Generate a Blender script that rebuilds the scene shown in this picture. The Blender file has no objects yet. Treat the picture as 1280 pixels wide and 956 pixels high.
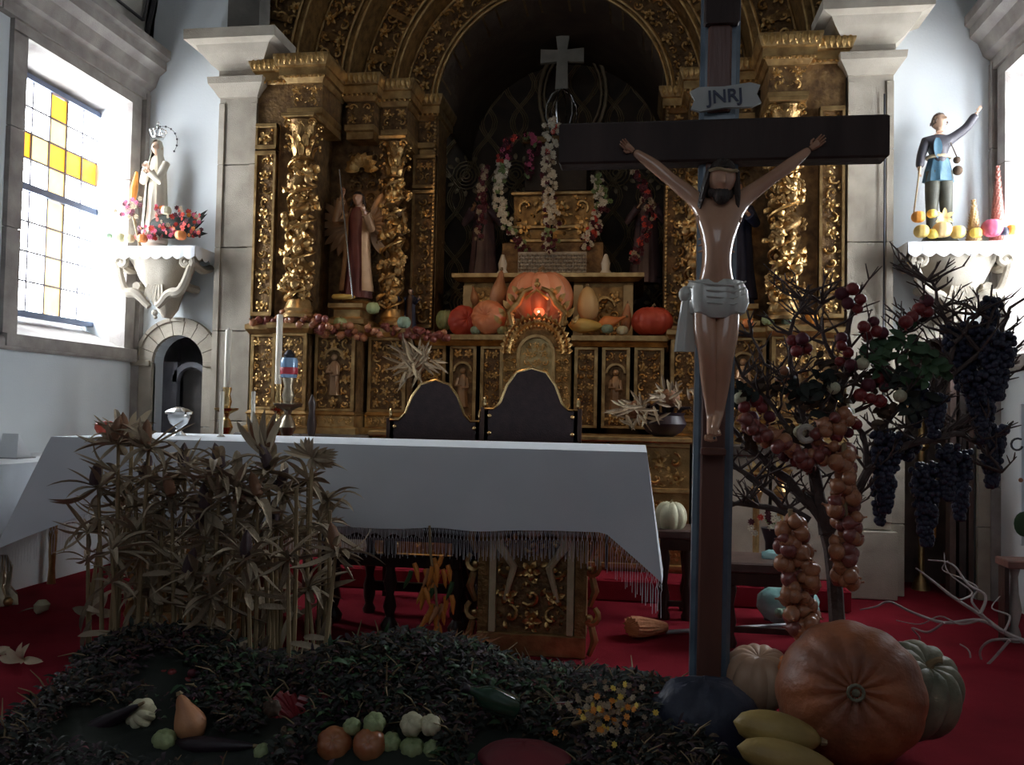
import bpy, math, random
from mathutils import Vector, Matrix, noise
R = math.radians
rnd = random.Random(7)
scene = bpy.context.scene
COL = scene.collection

# ------------------------------------------------------------ camera
FPX = 1080.0
CAM = Vector((0, 0, 1.1))
_th = math.atan(160 / FPX); _pi = math.atan(37 / FPX); _ro = R(1.15)
FW = Vector((-math.sin(_th) * math.cos(_pi), math.cos(_th) * math.cos(_pi), math.sin(_pi)))
_r0 = Vector((math.cos(_th), math.sin(_th), 0)); _u0 = _r0.cross(FW)
RT = _r0 * math.cos(_ro) + _u0 * math.sin(_ro); UP = -_r0 * math.sin(_ro) + _u0 * math.cos(_ro)
cd = bpy.data.cameras.new('camera'); cd.sensor_width = 36; cd.lens = 36 * FPX / 1280; cd.clip_start = 0.05
cam = bpy.data.objects.new('camera', cd); COL.objects.link(cam)
cam.matrix_world = Matrix(((RT.x, UP.x, -FW.x, CAM.x), (RT.y, UP.y, -FW.y, CAM.y), (RT.z, UP.z, -FW.z, CAM.z), (0, 0, 0, 1)))
scene.camera = cam

# ------------------------------------------------------------ world, lights, exposure
wd = bpy.data.worlds.new('world'); scene.world = wd; wd.use_nodes = True
wd.node_tree.nodes['Background'].inputs[0].default_value = (0.75, 0.88, 1.0, 1)
wd.node_tree.nodes['Background'].inputs[1].default_value = 1.0
def area(name, loc, rot, sx, sy, power, color):
    l = bpy.data.lights.new(name, 'AREA'); l.shape = 'RECTANGLE'; l.size = sx; l.size_y = sy; l.energy = power; l.color = color
    o = bpy.data.objects.new(name, l); COL.objects.link(o); o.location = loc; o.rotation_euler = rot; return o
# added dim fill behind the viewer, standing in for daylight from the unseen nave
area('nave_fill', (-0.7, -1.3, 3.3), (R(64), 0, 0), 3.5, 1.6, 9, (0.8, 0.9, 1.0))
PANE_WHITE, PANE_RIGHT = 14.0, 14.5
def lamp(name, loc, power, color, r=0.03):
    l = bpy.data.lights.new(name, 'POINT'); l.energy = power; l.color = color; l.shadow_soft_size = r
    o = bpy.data.objects.new(name, l); COL.objects.link(o); o.location = loc; return o
def spot(name, loc, target, power, color, ang, r=0.05):
    l = bpy.data.lights.new(name, 'SPOT'); l.energy = power; l.color = color; l.spot_size = R(ang); l.spot_blend = 0.6; l.shadow_soft_size = r
    o = bpy.data.objects.new(name, l); COL.objects.link(o); o.location = loc
    o.rotation_euler = (Vector(target) - Vector(loc)).to_track_quat('-Z', 'Y').to_euler(); return o
spot('altar_spot_warm', (-2.1, 3.9, 3.9), (-0.9, 6.0, 1.6), 17, (1.0, 0.62, 0.3), 60)
spot('altar_spot_warm', (0.7, 3.9, 3.9), (-0.5, 6.0, 1.6), 13, (1.0, 0.62, 0.3), 60)
scene.view_settings.view_transform = 'Standard'
scene.view_settings.look = 'None'
scene.view_settings.exposure = 1.05
scene.view_settings.gamma = 1
scene.view_settings.use_curve_mapping = False

# ------------------------------------------------------------ projection helpers (pixel -> world)
def _ray(px, py): return FW + RT * ((px - 640) / FPX) - UP * ((py - 478) / FPX)
def at(px, py, Y): d = _ray(px, py); return CAM + d * (Y / d.y)
def atx(px, py, X): d = _ray(px, py); return CAM + d * (X / d.x)
def atz(px, py, Z): d = _ray(px, py); return CAM + d * ((Z - CAM.z) / d.z)
def mpp(Y): return Y / FPX

# ------------------------------------------------------------ materials
MATS = {}
def mat(name, col, rough=0.6, metal=0.0, var=0.25, scale=8.0, bump=0.15, bscale=None, col2=None, emis=None, spec=0.5, coat=0, sub=0, trans=0, stretch=None):
    if name in MATS: return MATS[name]
    m = bpy.data.materials.new(name); m.use_nodes = True; nt = m.node_tree; N = nt.nodes; L = nt.links
    b = N['Principled BSDF']; b.inputs['Roughness'].default_value = rough; b.inputs['Metallic'].default_value = metal
    b.inputs['Specular IOR Level'].default_value = spec
    if coat: b.inputs['Coat Weight'].default_value = coat; b.inputs['Coat Roughness'].default_value = 0.12
    if trans: b.inputs['Transmission Weight'].default_value = trans
    tc = N.new('ShaderNodeTexCoord'); src = tc.outputs['Object']
    if stretch:
        mp = N.new('ShaderNodeMapping'); mp.inputs['Scale'].default_value = stretch; L.new(src, mp.inputs['Vector']); src = mp.outputs[0]
    nz = N.new('ShaderNodeTexNoise'); nz.inputs['Scale'].default_value = scale; nz.inputs['Detail'].default_value = 6
    L.new(src, nz.inputs['Vector'])
    rp = N.new('ShaderNodeValToRGB'); c = Vector(col); c2 = Vector(col2) if col2 else c * (1 + var)
    a = c * (1 - var) if not col2 else c
    rp.color_ramp.elements[0].position = 0.32; rp.color_ramp.elements[1].position = 0.68
    rp.color_ramp.elements[0].color = (*a, 1); rp.color_ramp.elements[1].color = (*[min(1, v) for v in c2], 1)
    L.new(nz.outputs['Fac'], rp.inputs[0]); L.new(rp.outputs[0], b.inputs['Base Color'])
    if bump:
        n2 = N.new('ShaderNodeTexNoise'); n2.inputs['Scale'].default_value = bscale or scale * 6; n2.inputs['Detail'].default_value = 4
        L.new(src, n2.inputs['Vector'])
        bp = N.new('ShaderNodeBump'); bp.inputs['Strength'].default_value = bump; bp.inputs['Distance'].default_value = 0.01
        L.new(n2.outputs['Fac'], bp.inputs['Height']); L.new(bp.outputs[0], b.inputs['Normal'])
    if emis:
        b.inputs['Emission Color'].default_value = (*emis[0], 1); b.inputs['Emission Strength'].default_value = emis[1]
    MATS[name] = m; return m
gold = mat('gilded_wood', (0.38, 0.22, 0.07), 0.33, 0.9, scale=14, col2=(0.78, 0.5, 0.2), bump=0.5, bscale=60)
gold_plain = mat('plain_gilding', (0.32, 0.19, 0.075), 0.36, 0.85, scale=12, col2=(0.66, 0.45, 0.2), bump=0.25, bscale=50)
gold_dark = mat('aged_gilding', (0.16, 0.09, 0.035), 0.42, 0.8, scale=16, col2=(0.42, 0.26, 0.1), bump=0.5, bscale=70)
gold_bed = mat('dark_bole_ground', (0.12, 0.065, 0.03), 0.5, 0.55, scale=20, col2=(0.3, 0.18, 0.075), bump=0.6, bscale=50)
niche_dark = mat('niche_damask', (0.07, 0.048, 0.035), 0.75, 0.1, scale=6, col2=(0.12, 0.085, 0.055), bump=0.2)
damask = mat('damask_ornament', (0.30, 0.22, 0.12), 0.5, 0.3, scale=10, col2=(0.5, 0.38, 0.22), bump=0.2)
stone = mat('pale_granite', (0.34, 0.295, 0.235), 0.85, 0, scale=5, col2=(0.50, 0.45, 0.37), bump=0.35, bscale=160)
stone_w = mat('window_granite', (0.27, 0.24, 0.225), 0.85, 0, scale=7, col2=(0.43, 0.40, 0.37), bump=0.35, bscale=140)
plaster = mat('white_plaster', (0.66, 0.71, 0.74), 0.9, 0, scale=1.5, col2=(0.74, 0.78, 0.80), bump=0.12, bscale=90)
nave_pl = mat('nave_plaster', (0.42, 0.42, 0.42), 0.9, 0, scale=1.5, bump=0.1)
ceil_m = mat('painted_ceiling_boards', (0.40, 0.38, 0.34), 0.8, 0, scale=3, col2=(0.52, 0.5, 0.44), bump=0.2)
ceil_d = mat('ceiling_ribs_dark', (0.07, 0.065, 0.07), 0.7, 0, scale=5, bump=0.2)
carpet = mat('red_carpet', (0.22, 0.012, 0.022), 0.95, 0, scale=2.5, col2=(0.36, 0.022, 0.04), bump=0.9, bscale=420, spec=0.1)
linen = mat('white_linen', (0.7, 0.74, 0.78), 0.9, 0, scale=3, col2=(0.77, 0.8, 0.84), bump=0.25, bscale=500, spec=0.2)
lace = mat('white_lace', (0.8, 0.82, 0.84), 0.9, 0, scale=5, var=0.06, bump=0.3, bscale=300, spec=0.2)
darkwood = mat('dark_walnut', (0.028, 0.014, 0.012), 0.35, 0, scale=12, col2=(0.06, 0.03, 0.022), bump=0.2, stretch=(1, 1, 0.2))
leather = mat('dark_leather', (0.022, 0.014, 0.018), 0.5, 0, scale=20, col2=(0.045, 0.025, 0.03), bump=0.35)
brass = mat('brass', (0.7, 0.5, 0.24), 0.25, 1, scale=10, var=0.15, bump=0.05)
pewter = mat('dull_gilt_metal', (0.28, 0.24, 0.18), 0.35, 0.9, scale=12, col2=(0.5, 0.42, 0.3), bump=0.2)
wax = mat('cream_wax', (0.78, 0.72, 0.6), 0.5, 0, scale=4, var=0.05, bump=0.03)
husk = mat('dry_husk', (0.25, 0.19, 0.125), 0.75, 0, scale=6, col2=(0.48, 0.39, 0.27), bump=0.5, bscale=90, stretch=(1, 1, 0.3))
husk_pale = mat('pale_husk', (0.62, 0.52, 0.34), 0.7, 0, scale=6, col2=(0.8, 0.7, 0.5), bump=0.4, bscale=70)
cobdark = mat('dark_corn_cob', (0.035, 0.02, 0.03), 0.45, 0, scale=40, col2=(0.1, 0.05, 0.05), bump=0.5, bscale=90)
cobred = mat('rust_corn_cob', (0.16, 0.07, 0.035), 0.5, 0, scale=40, col2=(0.28, 0.13, 0.06), bump=0.5, bscale=90)
stalk_m = mat('dry_stalk', (0.2, 0.14, 0.07), 0.7, 0, scale=10, col2=(0.34, 0.25, 0.13), bump=0.3, stretch=(1, 1, 0.2))
bark = mat('dark_bark', (0.05, 0.032, 0.03), 0.85, 0, scale=14, col2=(0.1, 0.07, 0.06), bump=0.7, bscale=50)
twigm = mat('pale_twig', (0.3, 0.25, 0.24), 0.8, 0, scale=14, col2=(0.45, 0.4, 0.38), bump=0.4)
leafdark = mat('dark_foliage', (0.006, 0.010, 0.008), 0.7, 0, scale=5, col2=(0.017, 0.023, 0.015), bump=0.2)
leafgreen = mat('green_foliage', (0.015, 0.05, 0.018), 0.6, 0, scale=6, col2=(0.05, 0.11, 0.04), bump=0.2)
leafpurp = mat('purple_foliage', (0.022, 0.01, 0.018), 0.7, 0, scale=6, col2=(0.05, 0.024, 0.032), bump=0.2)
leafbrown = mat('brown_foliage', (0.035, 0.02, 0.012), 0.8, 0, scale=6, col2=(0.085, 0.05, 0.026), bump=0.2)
grape = mat('black_grape', (0.010, 0.012, 0.03), 0.4, 0, scale=20, col2=(0.03, 0.032, 0.06), bump=0.05)
onion_m = mat('onion_skin', (0.28, 0.10, 0.045), 0.28, 0, scale=8, col2=(0.5, 0.22, 0.11), bump=0.15, coat=0.3, stretch=(3, 3, 0.4))
onion_red = mat('red_onion_skin', (0.15, 0.035, 0.03), 0.28, 0, scale=8, col2=(0.3, 0.09, 0.07), bump=0.15, coat=0.3, stretch=(3, 3, 0.4))
redfruit = mat('red_pomegranate', (0.14, 0.014, 0.018), 0.4, 0, scale=6, col2=(0.26, 0.035, 0.03), bump=0.1)
pump_or = mat('orange_pumpkin', (0.62, 0.17, 0.045), 0.45, 0, scale=5, col2=(0.78, 0.28, 0.08), bump=0.25, bscale=30)
pump_big = mat('giant_pumpkin_rind', (0.20, 0.07, 0.035), 0.5, 0, scale=7, col2=(0.40, 0.125, 0.045), bump=0.5, bscale=40)
sq_front = mat('dimmed_yellow_squash', (0.26, 0.17, 0.05), 0.5, 0, scale=6, col2=(0.4, 0.28, 0.09), bump=0.25)  # yellow squash colour lowered to carry the dimness of the front
pump_pink = mat('salmon_pumpkin', (0.72, 0.25, 0.12), 0.38, 0, scale=5, col2=(0.85, 0.36, 0.18), bump=0.15)
pump_red = mat('red_pumpkin', (0.38, 0.04, 0.025), 0.45, 0, scale=5, col2=(0.55, 0.08, 0.04), bump=0.2)
pump_pale = mat('pale_pumpkin', (0.40, 0.22, 0.13), 0.5, 0, scale=5, col2=(0.55, 0.38, 0.26), bump=0.3)
pump_grey = mat('grey_green_pumpkin', (0.08, 0.09, 0.055), 0.55, 0, scale=7, col2=(0.30, 0.27, 0.18), bump=0.4)
sq_yel = mat('yellow_squash', (0.55, 0.36, 0.08), 0.5, 0, scale=5, col2=(0.7, 0.5, 0.15), bump=0.2)
sq_pale = mat('tan_squash', (0.72, 0.48, 0.2), 0.5, 0, scale=5, col2=(0.82, 0.6, 0.3), bump=0.2)
sq_brown = mat('brown_squash', (0.4, 0.16, 0.07), 0.5, 0, scale=6, col2=(0.55, 0.27, 0.13), bump=0.2)
gr_green = mat('green_gourd', (0.2, 0.27, 0.12), 0.5, 0, scale=14, col2=(0.4, 0.45, 0.22), bump=0.3)
gr_teal = mat('teal_gourd', (0.14, 0.24, 0.17), 0.5, 0, scale=10, col2=(0.28, 0.38, 0.28), bump=0.3)
gr_stripe = mat('cream_gourd', (0.5, 0.47, 0.3), 0.5, 0, scale=9, col2=(0.65, 0.62, 0.42), bump=0.3)
tomato = mat('orange_tomato', (0.30, 0.08, 0.03), 0.35, 0, scale=14, col2=(0.42, 0.18, 0.07), bump=0.05, coat=0.3)  # shadow over the front heap is put into these lowered tomato colours
pepper_m = mat('orange_pepper', (0.6, 0.17, 0.03), 0.3, 0, scale=8, col2=(0.75, 0.3, 0.06), bump=0.05, coat=0.3)
pepper_r = mat('dark_red_pepper', (0.16, 0.015, 0.02), 0.3, 0, scale=8, col2=(0.28, 0.03, 0.035), bump=0.05, coat=0.3)
aubergine = mat('aubergine_skin', (0.018, 0.009, 0.015), 0.45, 0, scale=8, var=0.3, bump=0.05)
skin = mat('painted_flesh', (0.46, 0.25, 0.155), 0.2, 0, scale=5, col2=(0.58, 0.34, 0.22), bump=0.06, coat=0.4)
skin_pale = mat('pale_painted_flesh', (0.62, 0.42, 0.3), 0.4, 0, scale=5, var=0.08, bump=0.05)
loin = mat('loincloth_white', (0.5, 0.5, 0.45), 0.3, 0, scale=6, col2=(0.62, 0.62, 0.56), bump=0.15, coat=0.3)
hair = mat('dark_brown_hair', (0.02, 0.012, 0.01), 0.5, 0, scale=20, col2=(0.05, 0.03, 0.02), bump=0.6, stretch=(2, 2, 0.5))
hair_g = mat('grey_brown_hair', (0.12, 0.08, 0.06), 0.6, 0, scale=20, var=0.3, bump=0.5)
crossw = mat('cross_dark_wood', (0.022, 0.013, 0.011), 0.6, 0, spec=.25, scale=8, col2=(0.055, 0.035, 0.03), bump=0.3, stretch=(1, 1, 0.15))
crossr = mat('cross_red_wood', (0.085, 0.032, 0.022), 0.4, 0, scale=8, col2=(0.15, 0.06, 0.04), bump=0.3, stretch=(1, 1, 0.15))
crossb = mat('cross_blue_black', (0.05, 0.075, 0.10), 0.28, 0, scale=8, col2=(0.1, 0.14, 0.18), bump=0.15, coat=0.3)  # glossy blue-black of the post behind the reddish inlay
signm = mat('sign_paint', (0.36, 0.38, 0.36), 0.6, 0, scale=8, col2=(0.46, 0.47, 0.44), bump=0.1)
ink = mat('dark_blue_lettering', (0.02, 0.025, 0.06), 0.5, 0, bump=0)
robe_w = mat('ivory_robe', (0.66, 0.6, 0.48), 0.55, 0, scale=5, col2=(0.78, 0.73, 0.62), bump=0.1)
robe_blue = mat('dark_blue_robe', (0.015, 0.02, 0.05), 0.55, 0, scale=6, col2=(0.03, 0.04, 0.085), bump=0.15)
robe_brown = mat('brown_robe', (0.09, 0.045, 0.025), 0.6, 0, scale=6, col2=(0.16, 0.085, 0.05), bump=0.15)
robe_red = mat('red_drapery', (0.09, 0.02, 0.02), 0.5, 0, scale=6, col2=(0.17, 0.05, 0.04), bump=0.15)
robe_tan = mat('gilded_drapery', (0.3, 0.18, 0.1), 0.4, 0.4, scale=6, col2=(0.5, 0.32, 0.18), bump=0.2)
jacketm = mat('charcoal_jacket', (0.03, 0.03, 0.04), 0.5, 0, scale=9, col2=(0.07, 0.065, 0.08), bump=0.15)
tunicm = mat('blue_tunic', (0.045, 0.12, 0.19), 0.5, 0, scale=9, col2=(0.09, 0.2, 0.28), bump=0.15)
trousm = mat('olive_trousers', (0.05, 0.05, 0.04), 0.6, 0, scale=9, col2=(0.1, 0.1, 0.075), bump=0.15)
sashm = mat('beige_sash', (0.45, 0.38, 0.25), 0.6, 0, scale=9, var=0.1, bump=0.15)
silver = mat('silver', (0.6, 0.6, 0.6), 0.22, 1, scale=9, var=0.1, bump=0.05)
iron = mat('dark_iron', (0.06, 0.06, 0.07), 0.4, 0.8, scale=9, var=0.2, bump=0.05)
framem = mat('window_frame_paint', (0.09, 0.12, 0.2), 0.5, 0, scale=9, var=0.1, bump=0.05)
lead = mat('window_glazing_bar', (0.16, 0.15, 0.17), 0.5, 0.2, scale=9, var=0.1, bump=0.05)
glassm = mat('clear_glass_bowl', (0.75, 0.78, 0.8), 0.08, 0.55, scale=9, var=0.1, bump=0.2)
bluejar = mat('blue_glass_jar', (0.25, 0.4, 0.6), 0.15, 0.1, scale=9, var=0.1, bump=0.05)
redlab = mat('red_label', (0.45, 0.04, 0.06), 0.4, 0, bump=0)
flame = mat('red_glowing_glass', (0.6, 0.08, 0.03), 0.2, 0, bump=0, emis=((1.0, 0.16, 0.06), 0.7))
flame_w = mat('candle_flame', (1, 0.7, 0.3), 0.2, 0, bump=0, emis=((1.0, 0.6, 0.3), 3))
plastic = mat('turquoise_plastic', (0.28, 0.62, 0.6), 0.2, 0, scale=7, col2=(0.6, 0.88, 0.86), bump=0.5, bscale=20, coat=0.4)
bristle = mat('orange_bristles', (0.55, 0.2, 0.08), 0.7, 0, scale=15, col2=(0.7, 0.32, 0.16), bump=0.8, bscale=80, stretch=(0.3, 3, 3))
greypole = mat('grey_pole', (0.3, 0.3, 0.32), 0.4, 0.3, scale=9, var=0.1, bump=0.05)
wicker = mat('whitewashed_wicker', (0.42, 0.37, 0.3), 0.8, 0, scale=20, col2=(0.62, 0.57, 0.48), bump=0.6)
fl_white = mat('white_petals', (0.72, 0.66, 0.52), 0.7, 0, scale=20, var=0.12, bump=0.1)
fl_red = mat('red_petals', (0.55, 0.06, 0.04), 0.6, 0, scale=20, var=0.2, bump=0.1)
fl_dark = mat('maroon_petals', (0.10, 0.015, 0.025), 0.6, 0, scale=20, var=0.2, bump=0.1)
fl_pink = mat('pink_petals', (0.62, 0.12, 0.22), 0.6, 0, scale=20, var=0.2, bump=0.1)
fl_green = mat('sage_leaves', (0.22, 0.3, 0.12), 0.6, 0, scale=20, var=0.2, bump=0.1)
fl_orange = mat('orange_petals', (0.75, 0.3, 0.05), 0.6, 0, scale=20, var=0.2, bump=0.1)
fl_yellow = mat('yellow_petals', (0.8, 0.6, 0.12), 0.6, 0, scale=20, var=0.2, bump=0.1)
cone_tan = mat('tan_cone', (0.55, 0.36, 0.17), 0.6, 0, scale=30, var=0.2, bump=0.2)
cone_red = mat('rust_cone', (0.36, 0.13, 0.1), 0.45, 0, scale=30, var=0.2, bump=0.2)
banner_m = mat('painted_white_board', (0.62, 0.66, 0.7), 0.6, 0, scale=2, var=0.04, bump=0.05)
bottle_m = mat('dark_green_glass', (0.02, 0.06, 0.035), 0.08, 0, scale=4, var=0.2, bump=0, coat=0.6)

# ------------------------------------------------------------ mesh builder
def ortho(d):
    d = d.normalized(); a = Vector((0, 0, 1)) if abs(d.z) < 0.9 else Vector((1, 0, 0))
    x = d.cross(a).normalized(); return x, d.cross(x).normalized()
class MB:
    def __init__(s, M=None): s.v = []; s.f = []; s.M = M
    def add(s, vs, fs):
        b = len(s.v)
        if s.M is not None: vs = [s.M @ Vector(v) for v in vs]
        s.v.extend(vs); s.f.extend([tuple(i + b for i in f) for f in fs]); return s
    def box(s, x0, x1, y0, y1, z0, z1):
        return s.add([(x0, y0, z0), (x1, y0, z0), (x1, y1, z0), (x0, y1, z0), (x0, y0, z1), (x1, y0, z1), (x1, y1, z1), (x0, y1, z1)],
                     [(0, 3, 2, 1), (4, 5, 6, 7), (0, 1, 5, 4), (1, 2, 6, 5), (2, 3, 7, 6), (3, 0, 4, 7)])
    def bar(s, a, b, w, h):
        a = Vector(a); b = Vector(b); x, y = ortho(b - a); x *= w / 2; y *= h / 2
        return s.add([a - x - y, a + x - y, a + x + y, a - x + y, b - x - y, b + x - y, b + x + y, b - x + y],
                     [(0, 3, 2, 1), (4, 5, 6, 7), (0, 1, 5, 4), (1, 2, 6, 5), (2, 3, 7, 6), (3, 0, 4, 7)])
    def bev(s, x0, x1, y0, y1, z0, z1, b=0.004):   # box with a chamfered outline
        return s.loftxy([(x0 + b, x1 - b, y0 + b, y1 - b, z0), (x0, x1, y0, y1, z0 + b), (x0, x1, y0, y1, z1 - b), (x0 + b, x1 - b, y0 + b, y1 - b, z1)])
    def loftxy(s, secs):
        vs = []; fs = []
        for (a, b, c, d, z) in secs: vs += [(a, c, z), (b, c, z), (b, d, z), (a, d, z)]
        n = len(secs)
        for i in range(n - 1):
            for j in range(4): fs.append((i * 4 + j, i * 4 + (j + 1) % 4, i * 4 + 4 + (j + 1) % 4, i * 4 + 4 + j))
        fs += [(3, 2, 1, 0), tuple(range(n * 4 - 4, n * 4))]
        return s.add(vs, fs)
    def tube(s, pts, rad, n=8, cap=True):
        pts = [Vector(p) for p in pts]; k = len(pts); rad = rad if hasattr(rad, '__len__') else [rad] * k
        vs = []; fs = []; x = None
        for i, p in enumerate(pts):
            d = (pts[min(i + 1, k - 1)] - pts[max(i - 1, 0)])
            if d.length < 1e-9: d = Vector((0, 0, 1))
            d.normalize()
            if x is None: x, y = ortho(d)
            else:
                x = (x - d * x.dot(d))
                if x.length < 1e-6: x, y = ortho(d)
                x.normalize(); y = d.cross(x)
            for j in range(n):
                a = 2 * math.pi * j / n; vs.append(p + (x * math.cos(a) + y * math.sin(a)) * rad[i])
        for i in range(k - 1):
            for j in range(n): fs.append((i * n + j, i * n + (j + 1) % n, i * n + n + (j + 1) % n, i * n + n + j))
        if cap: fs += [tuple(range(n - 1, -1, -1)), tuple(range(k * n - n, k * n))]
        return s.add(vs, fs)
    def lathe(s, prof, n=20, c=(0, 0, 0), flute=0, fl=0.0):
        vs = []; fs = []; c = Vector(c)
        for (r, z) in prof:
            for j in range(n):
                a = 2 * math.pi * j / n; rr = r * (1 + (fl * math.cos(flute * a) if flute else 0))
                vs.append((c.x + rr * math.cos(a), c.y + rr * math.sin(a), c.z + z))
        k = len(prof)
        for i in range(k - 1):
            for j in range(n): fs.append((i * n + j, i * n + (j + 1) % n, i * n + n + (j + 1) % n, i * n + n + j))
        fs += [tuple(range(n - 1, -1, -1)), tuple(range(k * n - n, k * n))]
        return s.add(vs, fs)
    def ball(s, c, r, nu=8, nv=5, sc=(1, 1, 1)):
        c = Vector(c); vs = [c + Vector((0, 0, r * sc[2]))]; fs = []
        for i in range(1, nv):
            t = math.pi * i / nv
            for j in range(nu):
                a = 2 * math.pi * j / nu
                vs.append(c + Vector((r * sc[0] * math.sin(t) * math.cos(a), r * sc[1] * math.sin(t) * math.sin(a), r * sc[2] * math.cos(t))))
        vs.append(c - Vector((0, 0, r * sc[2]))); e = len(vs) - 1
        for j in range(nu): fs.append((0, 1 + j, 1 + (j + 1) % nu)); fs.append((e, e - nu + (j + 1) % nu, e - nu + j))
        for i in range(nv - 2):
            for j in range(nu): a = 1 + i * nu; fs.append((a + j, a + nu + j, a + nu + (j + 1) % nu, a + (j + 1) % nu))
        return s.add(vs, fs)
    def prism(s, poly, y0, y1):                       # poly of (x,z), extruded along y
        n = len(poly)
        return s.add([(x, y0, z) for x, z in poly] + [(x, y1, z) for x, z in poly],
                     [tuple(range(n)), tuple(range(2 * n - 1, n - 1, -1))] + [(i, i + n, (i + 1) % n + n, (i + 1) % n) for i in range(n)])
    def strip(s, a, b):                               # two equal rows of points
        n = len(a); return s.add(list(a) + list(b), [(i, i + 1, n + i + 1, n + i) for i in range(n - 1)])
    def band(s, inner, outer, y0, y1):                # closed-section ribbon between two xz polylines
        n = len(inner); vs = [(x, y0, z) for x, z in inner] + [(x, y0, z) for x, z in outer] + [(x, y1, z) for x, z in inner] + [(x, y1, z) for x, z in outer]; fs = []
        for i in range(n - 1):
            fs += [(i, n + i, n + i + 1, i + 1), (2 * n + i, 2 * n + i + 1, 3 * n + i + 1, 3 * n + i), (i, i + 1, 2 * n + i + 1, 2 * n + i), (n + i, 3 * n + i, 3 * n + i + 1, n + i + 1)]
        for i in (0, n - 1): fs.append((i, n + i, 3 * n + i, 2 * n + i))
        return s.add(vs, fs)
    def leaf(s, base, tip, w, nrm, bend=0.15, n=5, fold=0.25, th=0):
        base = Vector(base); tip = Vector(tip); d = tip - base; L = d.length
        if L < 1e-6: return s
        dn = d / L; nn = Vector(nrm); nn = (nn - dn * nn.dot(dn))
        nn = nn.normalized() if nn.length > 1e-5 else ortho(dn)[0]
        sd = dn.cross(nn); vs = []; fs = []
        for i in range(n + 1):
            t = i / n; p = base + d * t + nn * (bend * L * math.sin(math.pi * t * 0.9)); ww = w * 0.5 * (math.sin(math.pi * min(1, t * 0.92 + 0.08)) ** 0.7)
            vs += [p - sd * ww + nn * (ww * fold), p, p + sd * ww + nn * (ww * fold)]
        for i in range(n): a = i * 3; fs += [(a, a + 1, a + 4, a + 3), (a + 1, a + 2, a + 5, a + 4)]
        return s.add(vs, fs)
    def loft(s, secs, n=24, folds=0, seed=0):         # secs: (cx,cy,z,rx,ry,fold amplitude)
        vs = []; fs = []
        for (cx, cy, z, rx, ry, fa) in secs:
            for j in range(n):
                a = 2 * math.pi * j / n; k = 1 + fa * (math.sin(folds * a + seed) + 0.5 * math.sin((folds * 1.7 // 1) * a + seed * 2 + z * 3))
                vs.append((cx + rx * k * math.cos(a), cy + ry * k * math.sin(a), z))
        m = len(secs)
        for i in range(m - 1):
            for j in range(n): fs.append((i * n + j, i * n + (j + 1) % n, i * n + n + (j + 1) % n, i * n + n + j))
        fs += [tuple(range(n - 1, -1, -1)), tuple(range(m * n - n, m * n))]
        return s.add(vs, fs)
    def build(s, name, m, parent=None, smooth=True, world=True, stuff=False, label=None):
        me = bpy.data.meshes.new(name)
        if parent is not None and world:
            ap = Vector(parent.location); q = parent.parent
            while q is not None: ap = ap + Vector(q.location); q = q.parent
            vs = [Vector(v) - ap for v in s.v]
        else: vs = s.v
        me.from_pydata([tuple(v) for v in vs], [], s.f); me.materials.append(m)
        if smooth:
            me.polygons.foreach_set('use_smooth', [True] * len(me.polygons))
            try: me.set_sharp_from_angle(angle=R(42))
            except Exception: pass
        me.update()
        o = bpy.data.objects.new(name, me); COL.objects.link(o); o.parent = parent
        if stuff: o['kind'] = 'stuff'
        if label: o['label'] = label
        return o

def tag(o, label, cat, group=None):
    o['label'] = label; o['category'] = cat
    if group: o['group'] = group
    return o
def thing(name, label, cat, loc=(0, 0, 0), group=None, rot=None):
    o = bpy.data.objects.new(name, None); COL.objects.link(o); o.location = loc; o.empty_display_size = 0.05
    if rot: o.rotation_euler = rot
    return tag(o, label, cat, group)
def struct(o): o['kind'] = 'structure'; return o
def solo(mb, name, m, label, cat, loc=(0, 0, 0), group=None, smooth=True, stuff=False):
    o = mb.build(name, m, None, smooth); o.location = loc; tag(o, label, cat, group)
    if stuff: o['kind'] = 'stuff'
    return o
def inst(src_mesh, name, parent, loc, rot=(0, 0, 0), sc=1.0):
    o = bpy.data.objects.new(name, src_mesh); COL.objects.link(o); o.parent = parent; o.location = loc; o.rotation_euler = rot
    o.scale = (sc, sc, sc) if not hasattr(sc, '__len__') else sc
    return o
def mesh_of(mb, name, m, smooth=True):
    o = mb.build(name, m, None, smooth); me = o.data; bpy.data.objects.remove(o); return me
def T(x, y, z, rx=0, ry=0, rz=0, s=1):
    return Matrix.Translation((x, y, z)) @ Matrix.Rotation(rz, 4, 'Z') @ Matrix.Rotation(ry, 4, 'Y') @ Matrix.Rotation(rx, 4, 'X') @ Matrix.Scale(s, 4)
def arc(cx, cz, r, a0, a1, n): return [(cx + r * math.cos(a0 + (a1 - a0) * i / n), cz + r * math.sin(a0 + (a1 - a0) * i / n)) for i in range(n + 1)]

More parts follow.
